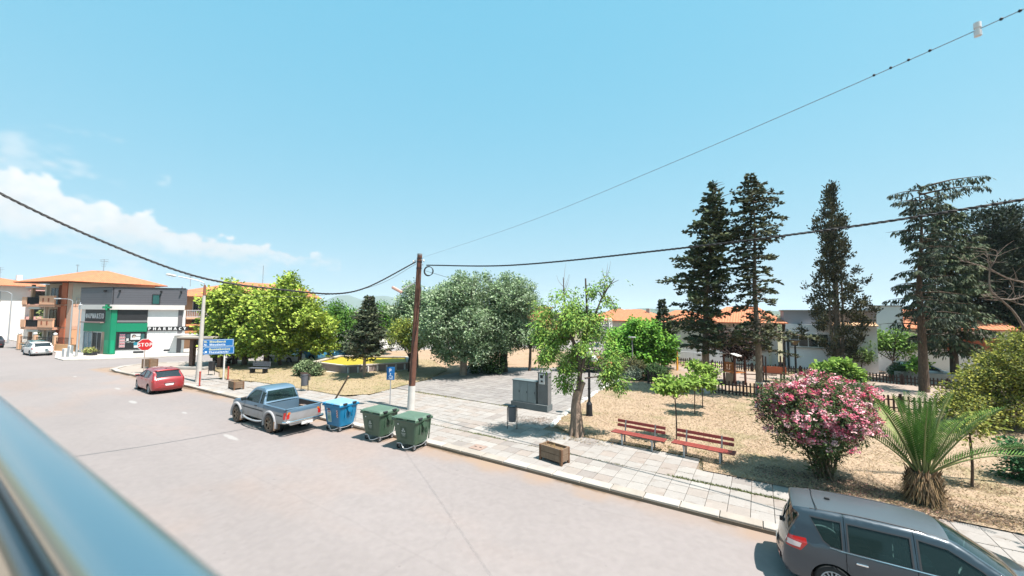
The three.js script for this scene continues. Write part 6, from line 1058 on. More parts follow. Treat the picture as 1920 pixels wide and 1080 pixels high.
// broad-leaved tree: trunk from base, limbs towards the lumps, crown through them
function broadTree(name, label, base, lumps, o) {
  const t = thing(name, label, o.cat ?? 'tree', [base[0], base[1], base[2]]), r = rngOf(++seedN), b = new MB();
  const lo = lumps.reduce((a, l) => Math.min(a, l[1]), 99), mean = lumps.reduce((a, l) => [a[0] + l[0] / lumps.length, a[1] + l[1] / lumps.length, a[2] + l[2] / lumps.length], [0, 0, 0]);
  if (o.trunk !== 0) {
    const fh = o.fork ?? Math.max(0.8, (lo - base[1]) * 0.9), lean = [(mean[0] - base[0]) * 0.25, (mean[2] - base[2]) * 0.25], top = [lean[0] * 0.6, fh, lean[1] * 0.6];
    b.taper([[0, -0.15, 0], [rr(-0.05, 0.05, r), fh * 0.5, rr(-0.05, 0.05, r)], top], o.trunk * 1.15, o.trunk * 0.85, 9, 8);
    for (const l of lumps) { const e = [l[0] - base[0], l[1] - base[1], l[2] - base[2]], m = [lerp(top[0], e[0], 0.5) + rr(-0.25, 0.25, r), lerp(top[1], e[1], 0.45) + rr(0, 0.3, r), lerp(top[2], e[2], 0.5) + rr(-0.25, 0.25, r)]; b.taper([top, m, e], o.trunk * 0.5, 0.018, 6, 8); for (let k = 0; k < 3; k++) { const d = [rr(-1, 1, r), rr(-0.2, 1, r), rr(-1, 1, r)]; b.taper([m, [lerp(m[0], e[0], 0.6) + d[0] * l[3] * 0.4, lerp(m[1], e[1], 0.6) + d[1] * l[3] * 0.3, lerp(m[2], e[2], 0.6) + d[2] * l[3] * 0.4], [e[0] + d[0] * l[3] * 0.8, e[1] + d[1] * l[3] * 0.6, e[2] + d[2] * l[3] * 0.8]], o.trunk * 0.22, 0.01, 5, 6); } }
    b.build('trunk', o.bark ?? BARK.brown, t);
  }
  if (o.deep) {                                        // give the crown its depth: lumps nearer and farther than the middle row
    const q = rngOf(seedN + 5), d = Math.hypot(mean[0], mean[2]), vx = mean[0] / d, vz = mean[2] / d;
    lumps = lumps.flatMap(([x, y, z, R0]) => [[x, y, z, R0], ...[-1, 1].map((s) => { const k = s * o.deep * rr(0.55, 1.1, q); return [x + vx * k + rr(-0.3, 0.3, q) * R0, y - 0.12 * R0 + rr(-0.15, 0.15, q), z + vz * k + rr(-0.3, 0.3, q) * R0, R0 * rr(0.7, 0.9, q)]; })]);
  }
  const lv = new Leaves(++seedN); lv.gain = o.gain ?? 1.7; lv.crown(lumps, o.twigs, o).build(o.part ?? 'crown', o.mat ?? LEAF, t);
  return t;
}
const shrub = (name, label, lumps, pal, o = {}) => broadTree(name, label, [lumps[0][0], YG, lumps[0][2]], lumps, { trunk: 0.035, fork: 0.25, cat: 'shrub', part: 'foliage', L: 0.13, leaves: 8, spread: 0.17, gap: 0.16, floor: 0.16, core: 0.5, twigs: 600, pal, ...o });
const L_ = {
  planeA: [[-43.4, 6.28, -16.96, 1.74], [-41.88, 6.55, -17.9, 1.84], [-43.67, 3.98, -16.95, 1.94], [-41.93, 4.5, -18.01, 2.15], [-43.07, 2.5, -17.45, 1.85], [-41.33, 2.7, -18.53, 1.74], [-44.38, 2.2, -16.66, 0.9], [-40.72, 1.9, -19.01, 1.1], [-42.92, 7.81, -17.15, 0.72], [-44.47, 6.53, -16.26, 0.82]],
  planeB: [[-39.62, 5.8, -19.5, 2.05], [-38.08, 6.58, -20.42, 1.85], [-38.26, 8.11, -20.2, 1.03], [-37.9, 8.73, -20.38, 0.51], [-40.12, 3.6, -19.35, 2.0], [-38.15, 4.02, -20.55, 2.26], [-39.3, 2.4, -19.99, 1.4], [-36.6, 5.05, -21.46, 1.64], [-40.47, 6.56, -18.91, 1.23]],
  planeC: [[-38.73, 3.4, -22.5, 1.8], [-37.63, 2.4, -23.29, 1.35], [-39.46, 2.3, -22.16, 1.3], [-36.73, 2.0, -23.9, 0.9], [-38.21, 5.84, -22.64, 1.08], [-37.34, 3.96, -23.32, 1.4]],
  planeD: [[-39.37, 2.9, -20.25, 1.35], [-39.19, 2.1, -20.46, 0.8]],
  greenE: [[-42.83, 4.35, -27.05, 2.12], [-41.24, 4.67, -28.03, 1.87], [-43.41, 2.6, -26.84, 1.7], [-41.3, 2.9, -28.15, 1.9], [-39.95, 3.75, -28.91, 1.87], [-40.54, 2.1, -28.7, 1.2], [-41.74, 5.91, -27.63, 1.0]],
  greenF: [[-40.1, 4.33, -31.62, 1.7], [-39.24, 5.31, -32.1, 1.44], [-40.71, 2.7, -31.38, 1.5], [-38.91, 3.35, -32.45, 1.57], [-38.16, 4.34, -32.85, 1.05]],
  yelH: [[-26.38, 3.74, -24.22, 1.41], [-27.0, 3.0, -23.89, 1.0], [-25.82, 2.75, -24.67, 1.05], [-25.6, 2.9, -24.9, 0.8], [-25.38, 4.22, -24.82, 0.75]],
  popI: [[-27.63, 7.64, -26.24, 0.81], [-27.88, 6.38, -26.17, 1.31], [-27.27, 5.13, -26.64, 1.51], [-28.35, 4.61, -25.99, 1.21], [-27.53, 3.11, -26.62, 1.41], [-28.96, 5.62, -25.54, 0.71], [-26.8, 6.64, -26.83, 0.81]],
  popJ: [[-22.19, 6.53, -25.01, 1.89], [-21.03, 7.21, -25.7, 1.62], [-22.62, 4.73, -24.87, 1.98], [-20.9, 4.74, -25.95, 2.16], [-21.91, 2.71, -25.46, 1.98], [-23.41, 3.6, -24.45, 1.26], [-20.2, 2.5, -26.55, 1.53], [-21.19, 8.34, -25.52, 0.63], [-20.24, 8.34, -26.12, 0.45], [-23.26, 6.52, -24.34, 0.99]],
  popK: [[-20.3, 6.62, -28.57, 2.01], [-18.88, 7.11, -29.43, 2.01], [-17.69, 6.4, -30.24, 1.34], [-20.16, 4.48, -28.81, 2.2], [-18.54, 4.49, -29.83, 1.91], [-19.6, 3.0, -29.3, 1.6], [-17.75, 3.78, -30.38, 1.15], [-20.46, 8.52, -28.34, 0.57], [-19.04, 8.54, -29.23, 0.48], [-18.04, 8.3, -29.88, 0.48], [-17.04, 7.84, -30.54, 0.38], [-21.03, 2.4, -28.43, 1.0]],
  ail: [[-7.72, 5.6, -15.26, 0.51], [-7.08, 5.88, -15.64, 0.56], [-7.34, 4.86, -15.55, 0.74], [-6.52, 4.87, -16.07, 0.65], [-7.64, 4.09, -15.42, 0.56], [-6.34, 4.17, -16.23, 0.6], [-5.71, 3.48, -16.68, 0.6], [-7.23, 3.05, -15.75, 0.46], [-5.6, 2.72, -16.81, 0.46], [-6.13, 6.42, -16.21, 0.26], [-5.53, 6.77, -16.56, 0.3], [-5.13, 6.89, -16.8, 0.21], [-5.65, 6.03, -16.54, 0.21], [-5.32, 5.8, -16.76, 0.19], [-5.25, 2.33, -17.05, 0.28], [-7.18, 2.31, -15.84, 0.35], [-5.96, 5.15, -16.4, 0.42], [-8.01, 4.85, -15.13, 0.32]],
  mulb: [[-11.29, 2.69, -37.62, 1.44], [-9.75, 3.47, -38.54, 1.54], [-8.25, 2.71, -39.54, 1.44], [-10.67, 1.7, -38.1, 1.4], [-8.94, 1.7, -39.2, 1.4], [-11.97, 1.66, -37.27, 0.92], [-7.64, 1.43, -40.02, 0.92], [-10.16, 4.4, -38.21, 0.72], [-8.65, 4.1, -39.19, 0.72]],
  rt: [[10.22, 3.2, -28.78, 1.28], [9.34, 2.69, -28.26, 1.02], [8.69, 2.43, -27.87, 0.66], [8.02, 1.53, -27.51, 0.77], [7.57, 1.09, -27.26, 0.46], [9.73, 1.3, -28.62, 1.4], [8.87, 1.16, -28.07, 0.92], [10.5, 4.22, -28.89, 0.66], [11.6, 2.4, -29.4, 1.5]],
  oleander: [[0.75, 2.68, -15.72, 0.69], [1.49, 2.95, -16.17, 0.78], [2.37, 2.78, -16.74, 0.69], [0.59, 1.99, -15.67, 0.66], [1.32, 1.99, -16.13, 0.78], [2.2, 2.0, -16.69, 0.73], [2.78, 1.97, -17.06, 0.45], [1.01, 1.39, -15.98, 0.59], [1.89, 1.31, -16.54, 0.59], [0.32, 2.85, -15.44, 0.38], [2.88, 2.87, -17.06, 0.35]],
};
const planePal = [[0.19, 0.25, 0.034], [0.15, 0.21, 0.028], [0.23, 0.28, 0.05], [0.10, 0.16, 0.02]];
const planeO = { gain: 1.8, trunk: 0.24, L: 0.24, wide: 0.46, leaves: 6, spread: 0.32, gap: 0.3, gf: 1.1, pal: planePal, core: 0.45, bark: BARK.brown };
const pg_ = 'plane trees at the park corner';
broadTree('plane_tree', 'bright yellow green plane tree nearest the blue direction signs', [-42.5, YG, -18.6], L_.planeA, { ...planeO, deep: 1.7, twigs: 3600, fork: 2.2 });
broadTree('plane_tree', 'tallest yellow green plane tree whose tip reaches the sagging cable', [-40.0, YG, -19.4], L_.planeB, { ...planeO, deep: 1.7, twigs: 3400, fork: 2.2 });
broadTree('plane_tree', 'yellow green plane tree beside the parked blue cars', [-38.9, YG, -22.0], L_.planeC, { ...planeO, deep: 1.2, twigs: 1900, fork: 1.9, trunk: 0.17 });
broadTree('plane_tree', 'small low plane tree squeezed between the taller ones', [-39.5, YG, -20.4], L_.planeD, { ...planeO, twigs: 420, fork: 1.8, trunk: 0.15 });
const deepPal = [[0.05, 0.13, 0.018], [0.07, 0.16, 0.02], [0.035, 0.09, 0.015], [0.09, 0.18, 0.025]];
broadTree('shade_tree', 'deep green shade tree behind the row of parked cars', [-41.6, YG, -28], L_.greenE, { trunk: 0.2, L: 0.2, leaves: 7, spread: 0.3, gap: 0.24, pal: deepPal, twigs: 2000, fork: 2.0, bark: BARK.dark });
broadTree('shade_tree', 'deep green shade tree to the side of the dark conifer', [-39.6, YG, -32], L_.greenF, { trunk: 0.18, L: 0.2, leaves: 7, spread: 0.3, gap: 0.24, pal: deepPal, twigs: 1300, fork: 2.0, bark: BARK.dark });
broadTree('acacia_tree', 'small yellowish tree beside the utility pole and basin', [-26.18, YG, -24.6], L_.yelH, { trunk: 0.1, L: 0.13, wide: 0.3, leaves: 8, spread: 0.22, gap: 0.28, pal: [[0.17, 0.21, 0.03], [0.12, 0.17, 0.03], [0.21, 0.22, 0.04], [0.08, 0.12, 0.03]], twigs: 1500, fork: 1.2, bark: BARK.dark });
const silver = [[0.14, 0.195, 0.105], [0.10, 0.15, 0.07], [0.20, 0.25, 0.165], [0.06, 0.10, 0.045]];
const popO = { gain: 2.05, trunk: 0.3, L: 0.15, wide: 0.42, leaves: 8, spread: 0.26, gap: 0.2, pal: silver, core: 0.5, droop: -0.05, bark: BARK.pale };
broadTree('poplar_tree', 'slender silver green poplar rising behind the utility pole', [-27.3, YG, -26.5], L_.popI, { ...popO, deep: 1.0, twigs: 2900, fork: 2.0, trunk: 0.18 });
broadTree('poplar_tree', 'broad silver leaved poplar with pale trunk nearest the plaza', [-21.22, YG, -25.94], L_.popJ, { ...popO, deep: 1.8, twigs: 6800, fork: 1.9 });
broadTree('poplar_tree', 'broad silver leaved poplar with dark leaning trunk behind the other', [-19.34, YG, -29.36], L_.popK, { ...popO, deep: 1.8, twigs: 6800, fork: 2.0, bark: BARK.dark, trunk: 0.34 });
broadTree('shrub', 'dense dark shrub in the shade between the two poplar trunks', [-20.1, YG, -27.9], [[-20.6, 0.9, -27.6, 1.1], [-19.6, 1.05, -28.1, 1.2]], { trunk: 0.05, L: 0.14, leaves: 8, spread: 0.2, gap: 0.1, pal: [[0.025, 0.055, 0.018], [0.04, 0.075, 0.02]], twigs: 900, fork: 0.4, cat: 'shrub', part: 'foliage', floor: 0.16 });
broadTree('shade_tree', 'small dark leaved tree on the far edge of the plaza', [-17.77, YG, -31.2], [[-17.65, 3.24, -31.67, 1.47], [-16.39, 3.74, -32.43, 1.18], [-18.5, 2.95, -31.17, 1.0]], { trunk: 0.13, L: 0.16, leaves: 7, spread: 0.26, gap: 0.25, pal: [[0.07, 0.10, 0.045], [0.10, 0.14, 0.06], [0.045, 0.075, 0.03]], twigs: 900, fork: 2.1 });
broadTree('mulberry_tree', 'bright green dome shaped mulberry tree behind the plaza', [-9.9, YG, -38.7], L_.mulb, { trunk: 0.2, L: 0.22, wide: 0.45, leaves: 7, spread: 0.3, gap: 0.2, pal: [[0.07, 0.19, 0.02], [0.10, 0.23, 0.025], [0.05, 0.14, 0.015], [0.13, 0.25, 0.03]], deep: 1.6, twigs: 3600, fork: 1.2, droop: -0.5, bark: BARK.dark });
shrub('shrub', 'green bushes in the shade beyond the plaza behind the old tree', [[-14.9, 0.9, -33.2, 1.0], [-13.6, 1.1, -33.8, 1.1], [-12.4, 0.8, -34.2, 0.9], [-14.2, 1.7, -34.2, 0.9]], [[0.06, 0.10, 0.03], [0.09, 0.13, 0.04], [0.04, 0.07, 0.02]], { twigs: 1100, L: 0.15, spread: 0.22 });
{ // old leaning tree with a furrowed trunk
  const B = [-6.86, YG, -16.19], t = thing('old_tree', 'old tree with furrowed leaning trunk and sparse drooping leaves beside the benches', 'tree', B), rel = (p) => [p[0] - B[0], p[1] - B[1], p[2] - B[2]], r = rngOf(77);
  const b = new MB(), barkM = std(0.40, 0.31, 0.25, 0.95, { map: barkT, bumpMap: barkBump, bumpScale: 0.05 });
  b.taper([[0, -0.1, 0], rel([-6.85, 1.2, -16.12]), rel([-6.75, 2.1, -16.12])], 0.255, 0.14, 12, 16);
  for (let k = 0; k < 7; k++) { const a = k / 7 * 6.28 + 0.3; b.taper([[Math.cos(a) * 0.3, -0.1, Math.sin(a) * 0.3], [Math.cos(a) * 0.2, 0.5, Math.sin(a) * 0.2], [Math.cos(a) * 0.15, 1.2 + 0.2 * r(), Math.sin(a) * 0.15 + 0.05], [Math.cos(a) * 0.09 + 0.05, 1.95, Math.sin(a) * 0.09 + 0.07]], 0.10, 0.05, 7, 12); }
  b.taper([rel([-6.75, 1.6, -16.12]), rel([-6.55, 2.35, -16.15]), rel([-6.5, 2.45, -16.16])], 0.10, 0.09, 8, 6);
  b.build('trunk', barkM, t);
  const l = new MB(), lb = bark(0.17, 0.13, 0.11);
  l.taper([rel([-6.75, 2.0, -16.12]), rel([-6.67, 2.83, -16.12]), rel([-6.73, 3.75, -16.02]), rel([-6.87, 4.21, -15.89]), rel([-7.13, 5.6, -15.63]), rel([-7.17, 6.99, -15.51])], 0.125, 0.015, 8, 26);
  l.taper([rel([-6.67, 2.7, -16.12]), rel([-6.5, 3.4, -16.15]), rel([-6.48, 4.22, -16.14]), rel([-6.35, 5.38, -16.14]), rel([-6.35, 6.95, -16.03])], 0.085, 0.035, 8, 20);
  l.taper([rel([-6.42, 4.7, -16.14]), rel([-6.12, 5.15, -16.3]), rel([-5.74, 6.19, -16.47]), rel([-5.29, 6.96, -16.7])], 0.06, 0.015, 6, 14);
  for (const q of L_.ail) { const e = rel(q), s = q[1] > 5.7 && q[0] > -6.2 ? rel([-5.74, 6.1, -16.47]) : q[0] > -6.6 ? rel([-6.45, Math.min(4.6, q[1] + 0.3), -16.14]) : rel([-6.9, Math.min(4.6, q[1] + 0.2), -15.9]); l.taper([s, [lerp(s[0], e[0], 0.5), lerp(s[1], e[1], 0.5) + 0.2, lerp(s[2], e[2], 0.5)], e], 0.035, 0.01, 5, 7); }
  l.build('limbs', lb, t);
  const dead = new MB(); for (let k = 0; k < 9; k++) { const s = k < 5 ? rel([-7.16, 6.2 + 0.12 * k, -15.55]) : rel([-5.6, 6.4 + 0.08 * k, -16.55]), d = [rr(-0.7, 0.5, r), rr(0.5, 1.0, r), rr(-0.4, 0.4, r)]; dead.taper([s, [s[0] + d[0] * 0.5, s[1] + d[1] * 0.55, s[2] + d[2] * 0.5], [s[0] + d[0] * 0.7, s[1] + d[1], s[2] + d[2]]], 0.012, 0.003, 4, 6); } dead.build('dead_twigs', bark(0.34, 0.27, 0.23), t);
  const lv = new Leaves(501); lv.gain = 1.9; lv.crown([...L_.ail.map((q) => [q[0], q[1], q[2], q[3] * (q === L_.ail[5] ? 0.8 : 1.4)]), [-7.95, 3.6, -15.3, 0.5], [-7.75, 3.1, -15.5, 0.46], [-7.5, 2.6, -15.7, 0.4], [-8.1, 4.4, -15.2, 0.4], [-6.9, 5.3, -16.4, 0.7], [-7.3, 4.3, -16.5, 0.7], [-6.3, 3.9, -15.6, 0.55], [-6.6, 5.2, -15.3, 0.6], [-7.4, 3.7, -14.9, 0.5], [-5.9, 4.4, -16.9, 0.5], [-5.3, 3.1, -16.6, 0.45], [-7.0, 3.6, -16.6, 0.5]], 3900, { L: 0.125, wide: 0.22, leaves: 7, spread: 0.2, gap: 0.47, gf: 2.2, core: 0.1, droop: -0.9, pal: [[0.11, 0.20, 0.035], [0.075, 0.15, 0.03], [0.15, 0.23, 0.04], [0.06, 0.12, 0.025], [0.13, 0.17, 0.035]] });
  lv.build('crown', LEAF, t);
  new Leaves(502).crown([L_.ail[2], L_.ail[3], L_.ail[5], L_.ail[6]], 40, { L: 0.07, wide: 0.35, leaves: 8, spread: 0.1, gap: 0.3, droop: -1, pal: [[0.34, 0.16, 0.06], [0.4, 0.22, 0.1]] }).build('seed_clusters', LEAF, t);
}
// ---------- conifers ----------
function conifer(name, label, base, o) {
  const t = thing(name, label, 'tree', base), r = rngOf(++seedN), lv = new Leaves(++seedN), b = new MB(), H = o.h; lv.gain = o.gain ?? 1.25; const prof = o.prof;
  const Rad = (y) => { for (let i = 0; i + 1 < prof.length; i++) if (y >= prof[i][0] && y <= prof[i + 1][0]) return lerp(prof[i][1], prof[i + 1][1], (y - prof[i][0]) / (prof[i + 1][0] - prof[i][0])); return 0.1; };
  const ax = (y) => [o.lean[0] * (y / H) + (o.wob ?? 0.12) * Math.sin(y * 0.7), o.lean[1] * (y / H)];
  for (const s of o.stems ?? [[0, 0, 1]]) { const pts = []; for (let i = 0; i <= 6; i++) { const y = H * 0.97 * s[2] * i / 6, a = ax(y), k = Math.min(1, i / 2.5); pts.push([a[0] * (i / 6) + s[0] * k, y - 0.15, a[1] * (i / 6) + s[1] * k]); } b.taper(pts, o.trunk * (s[0] || s[1] ? 0.6 : 1), 0.02, 9, 24); }
  const y0 = prof[0][0], n = o.branches;
  for (let i = 0; i < n; i++) {
    const y = lerp(y0, H * 0.985, Math.pow((i + r()) / n, o.pow ?? 0.9)), az = i * 2.39996 + rr(-0.4, 0.4, r), ca = Math.cos(az), sa = Math.sin(az);
    let Lb = Rad(y) * rr(o.lmin ?? 0.55, o.lmax ?? 1.15, r); for (const [aa, k, ya, yb2] of o.asym ?? []) if (y > ya && y < yb2) Lb *= 1 + k * Math.max(0, Math.cos(az - aa)) ** 2;
    if (r() < (o.skip ?? 0.08)) continue; if (Lb < 0.12) Lb = 0.12;
    const [tx, tz] = ax(y).map((v) => v * (y / H)), up = (o.up ?? 0.1) + rr(-0.12, 0.12, r), dr = o.droop ?? 0.15;
    const at = (s) => [tx + ca * Lb * s, y + Lb * (up * s - dr * s * s), tz + sa * Lb * s];
    b.taper([at(0), at(0.5), at(1)], 0.02 + 0.018 * Lb, 0.006, 4, 4);
    const ns = Math.max(3, Math.round(Lb / (o.step ?? 0.16)));
    for (let k = 0; k < ns; k++) {
      const s = lerp(o.inner ?? 0.22, 1.02, (k + r()) / ns), p = at(s), l2 = (o.side ?? 0.5) * Math.sqrt(Lb) * (1.1 - 0.75 * s) * rr(0.6, 1.2, r);
      if (vnoise(p[0] * 0.9 + base[0], p[1] * 0.9 + p[2] * 0.8, 0, 33) < (o.gap ?? 0.2)) continue;
      for (const sd of [-1, 1]) {
        const col = lv.tone(o.pal), w0 = rr(0.2, 0.9, r), dx = -sa * sd + ca * w0, dz = ca * sd + sa * w0, m = o.tufts ?? 5, vy = rr(-0.35, 0.6, r) * (o.thick ?? 1);
        for (let q = 0; q < m; q++) {
          const u = (q + r()) / m, hang = (o.hang ?? 0) * u * l2, x = p[0] + dx * l2 * u, z = p[2] + dz * l2 * u, yy = p[1] - hang - 0.15 * u * u * l2 + ((o.lift ?? 0) + vy) * u * l2, e = lv.dir(), L = o.L * (0.7 + 0.6 * r()), f = 0.85 + 0.3 * r();
          lv.leaf(x + base[0], yy + base[1], z + base[2], dx * (1 - (o.hang ?? 0) * 0.8) + e[0] * 0.6, -(o.hang ?? 0) * 1.4 + (o.lift ?? 0) + vy * 0.6 + e[1] * 0.6, dz * (1 - (o.hang ?? 0) * 0.8) + e[2] * 0.6, e[2], 0.6 + e[0], e[1], L, L * (o.wide ?? 0.22), [col[0] * f, col[1] * f, col[2] * f], L * 0.08);
        }
      }
    }
  }
  b.build('trunk', o.bark ?? BARK.brown, t); lv.build('crown', NEEDLE, t);
  if (o.wash) new MB().taper([[0, -0.1, 0], [ax(o.wash)[0] * (o.wash / H), o.wash, ax(o.wash)[1] * (o.wash / H)]], o.trunk * 1.03, o.trunk * 0.96, 12, 4).build('painted_base', tint(M.whitewash, 0.5, 0.49, 0.5), t);
  return t;
}
const firPal = [[0.055, 0.078, 0.032], [0.04, 0.06, 0.027], [0.085, 0.10, 0.04], [0.028, 0.043, 0.022]];
conifer('fir_tree', 'tall ragged dark conifer with whitewashed trunk foot, the broader of the pair', [-3.15, YG, -29.2], { h: 14.3, lean: [1.0, 0.35], trunk: 0.26, prof: [[2.4, 0.9], [3.2, 1.7], [4.6, 2.0], [6, 1.85], [7.3, 2.3], [8.7, 2.1], [10, 1.65], [11.6, 1.3], [13, 0.95], [14.2, 0.25]], branches: 250, lmin: 0.25, lmax: 1.15, up: 0.38, droop: 0.22, L: 0.22, wide: 0.28, tufts: 6, side: 0.46, gap: 0.3, step: 0.16, thick: 1.3, pal: firPal, wash: 1.25, asym: [[3.6, 0.5, 6.6, 9.4], [0.6, -0.25, 7, 10]], bark: BARK.grey });
conifer('fir_tree', 'tall dark conifer with tiered spreading boughs, the narrower of the pair', [-0.13, YG, -29.75], { h: 14.45, lean: [-0.1, 0.95], trunk: 0.22, prof: [[2.9, 1.0], [3.6, 2.1], [5.2, 1.8], [7, 1.45], [8.5, 1.4], [10, 1.35], [11.3, 1.45], [12.8, 1.35], [13.6, 0.7], [14.4, 0.2]], branches: 165, up: 0.2, droop: 0.25, lmin: 0.25, lmax: 1.25, L: 0.2, wide: 0.26, tufts: 6, side: 0.4, gap: 0.24, step: 0.14, thick: 1.1, hang: 0.12, pal: [[0.06, 0.07, 0.03], [0.042, 0.055, 0.026], [0.09, 0.095, 0.042], [0.03, 0.04, 0.02]], asym: [[-0.5, 0.55, 10.8, 13.4], [-0.5, 0.6, 2.5, 4.6]], wash: 1.0, bark: BARK.grey });
{ // cypress: many upright clumps round a bundle of stems
  const B = [5.87, YG, -45.6], t = thing('cypress_tree', 'sparse slender cypress with several stems before the white hall', 'tree', B), r = rngOf(321), b = new MB(), lumps = [], H = 17.4;
  const prof = [[1.4, 1.0], [3, 1.9], [5, 2.1], [7.5, 1.75], [10, 1.5], [12, 1.05], [14, 0.95], [15.6, 0.55], [17.2, 0.1]], Rad = (y) => { for (let i = 0; i + 1 < prof.length; i++) if (y <= prof[i + 1][0]) return lerp(prof[i][1], prof[i + 1][1], Math.max(0, (y - prof[i][0]) / (prof[i + 1][0] - prof[i][0]))); return 0.1; };
  for (const [sx, sz, k] of [[0, 0, 1], [0.42, 0.1, 0.74], [-0.4, 0.12, 0.66], [0.2, -0.3, 0.6]]) b.taper([[sx * 0.3, -0.1, sz * 0.3], [sx, H * k * 0.3, sz], [sx * 1.1, H * k * 0.65, sz], [sx * 0.8, H * k * 0.97, sz]], sx ? 0.16 : 0.24, 0.02, 8, 20);
  for (let i = 0; i < 135; i++) {
    const y = lerp(1.5, 17.0, Math.pow((i + r()) / 135, 0.95)), a = i * 2.4 + rr(-0.5, 0.5, r), q = Rad(y) * (r() < 0.16 ? rr(1.1, 1.4, r) : rr(0.25, 1.0, r)), e = [Math.cos(a) * q, y, Math.sin(a) * q];
    b.taper([[0, Math.max(0.6, y - q * 0.9 - 0.3), 0], [e[0] * 0.6, y - q * 0.25, e[2] * 0.6], e], 0.03, 0.008, 4, 5);
    lumps.push([B[0] + e[0], B[1] + y, B[2] + e[2], rr(0.22, 0.48, r) * (y > 14 ? 0.75 : 1)]);
  }
  b.build('trunk', BARK.grey, t);
  const lv = new Leaves(322); lv.gain = 1.2; lv.crown(lumps, 2300, { L: 0.2, wide: 0.28, leaves: 8, spread: 0.2, gap: 0.12, core: 0.1, squash: 1.35, rise: 0.9, droop: 0.7, pal: [[0.06, 0.062, 0.028], [0.042, 0.046, 0.022], [0.095, 0.09, 0.04], [0.03, 0.033, 0.018]] }); lv.build('crown', NEEDLE, t);
}
const deoPal = [[0.045, 0.065, 0.04], [0.033, 0.05, 0.032], [0.07, 0.088, 0.045], [0.024, 0.036, 0.024]];
conifer('cedar_tree', 'tall drooping cedar with flat windswept top and bare lower trunk', [9.47, YG, -38.3], { h: 14.5, lean: [0.15, 0.8], trunk: 0.3, prof: [[3.4, 1.6], [4.4, 2.3], [6, 2.0], [8, 2.1], [10, 1.9], [12, 1.7], [13.6, 1.9], [14.4, 1.3]], branches: 105, lmin: 0.3, lmax: 1.2, skip: 0.12, up: 0.2, droop: 0.2, L: 0.25, wide: 0.16, tufts: 6, side: 0.42, hang: 0.85, gap: 0.3, step: 0.15, thick: 0.6, pal: deoPal, asym: [[-0.5, 1.1, 13.0, 15], [-0.4, 0.2, 3, 12]], bark: BARK.brown });
conifer('cedar_tree', 'second drooping cedar merging with the dark pine behind', [12.5, YG, -43.6], { h: 14.2, lean: [-0.3, 0.8], trunk: 0.28, prof: [[2.4, 1.8], [4, 2.3], [7, 2.2], [10, 1.9], [12.5, 1.3], [14.1, 0.3]], branches: 150, lmin: 0.55, lmax: 1.15, up: 0.1, droop: 0.2, L: 0.28, wide: 0.2, tufts: 6, side: 0.55, hang: 0.75, thick: 0.6, gap: 0.2, step: 0.15, pal: [[0.06, 0.085, 0.04], [0.04, 0.06, 0.03], [0.09, 0.11, 0.05]], bark: BARK.dark });
conifer('conifer', 'dark bushy conifer with pale trunk before the yellow basin', [-27.11, YG, -20.6], { h: 6.6, lean: [0.4, -0.2], trunk: 0.14, prof: [[1.3, 1.2], [1.9, 2.1], [3, 1.6], [4.2, 1.15], [5.4, 0.7], [6.5, 0.2]], branches: 130, lmin: 0.5, lmax: 1.2, up: 0.35, droop: 0.1, L: 0.2, wide: 0.26, tufts: 6, side: 0.5, gap: 0.22, step: 0.13, pal: [[0.06, 0.082, 0.038], [0.042, 0.06, 0.03], [0.10, 0.115, 0.055], [0.03, 0.045, 0.022]], bark: BARK.pale, asym: [[3.4, 0.3, 1, 2.6]] });
conifer('conifer', 'small pointed dark conifer beside the mulberry tree', [-7.9, YG, -40.1], { h: 6.7, lean: [0.05, 0.2], trunk: 0.12, prof: [[0.9, 1.0], [2.4, 1.3], [4, 1.15], [5, 0.5], [6.6, 0.12]], branches: 100, lmin: 0.5, lmax: 1.25, up: 0.5, droop: 0.1, L: 0.22, wide: 0.28, tufts: 6, side: 0.45, gap: 0.18, step: 0.14, pal: firPal, asym: [[0, 0.8, 3, 4.6]] });
broadTree('purple_tree', 'low dark purplish tree between the two tall conifers', [-1.9, YG, -34.8], [[-1.9, 3.0, -34.8, 1.1], [-1.0, 2.6, -35.0, 0.9], [-2.7, 3.5, -34.4, 0.9], [-0.6, 3.6, -35.2, 0.8]], { trunk: 0.1, L: 0.2, wide: 0.4, leaves: 7, spread: 0.26, gap: 0.26, pal: [[0.045, 0.028, 0.024], [0.06, 0.035, 0.028], [0.03, 0.02, 0.018]], twigs: 520, fork: 1.5, bark: BARK.dark });
broadTree('pine_tree', 'huge dense dark pine filling the background beyond the cedars', [17.5, YG, -54.5], [[17.92, 13.32, -53.43, 1.96], [19.99, 13.34, -54.74, 1.77], [17.0, 9.88, -53.09, 2.46], [19.49, 9.9, -54.66, 2.46], [17.72, 5.97, -53.83, 2.46], [19.79, 5.49, -55.17, 2.46], [16.81, 3.02, -53.46, 1.96], [21.18, 10.9, -55.66, 2.95], [18.79, 14.8, -53.88, 0.98], [20.66, 14.91, -55.05, 0.79], [22.27, 5.02, -56.77, 2.95], [20.0, 2.4, -54.8, 2.2], [16.2, 7.6, -53.0, 1.3], [18.6, 11.6, -53.8, 2.0], [18.6, 7.9, -54, 2.4], [20.5, 8, -55, 2.4], [18.4, 4.2, -53.6, 2.2]], { trunk: 0.4, L: 0.26, wide: 0.2, leaves: 9, spread: 0.36, gap: 0.16, gf: 0.9, core: 0.7, pal: [[0.024, 0.042, 0.02], [0.017, 0.03, 0.016], [0.04, 0.06, 0.026], [0.012, 0.022, 0.012]], twigs: 8200, gain: 1.1, fork: 2, mat: NEEDLE, rise: 0.5, droop: 0.25, bark: BARK.dark });
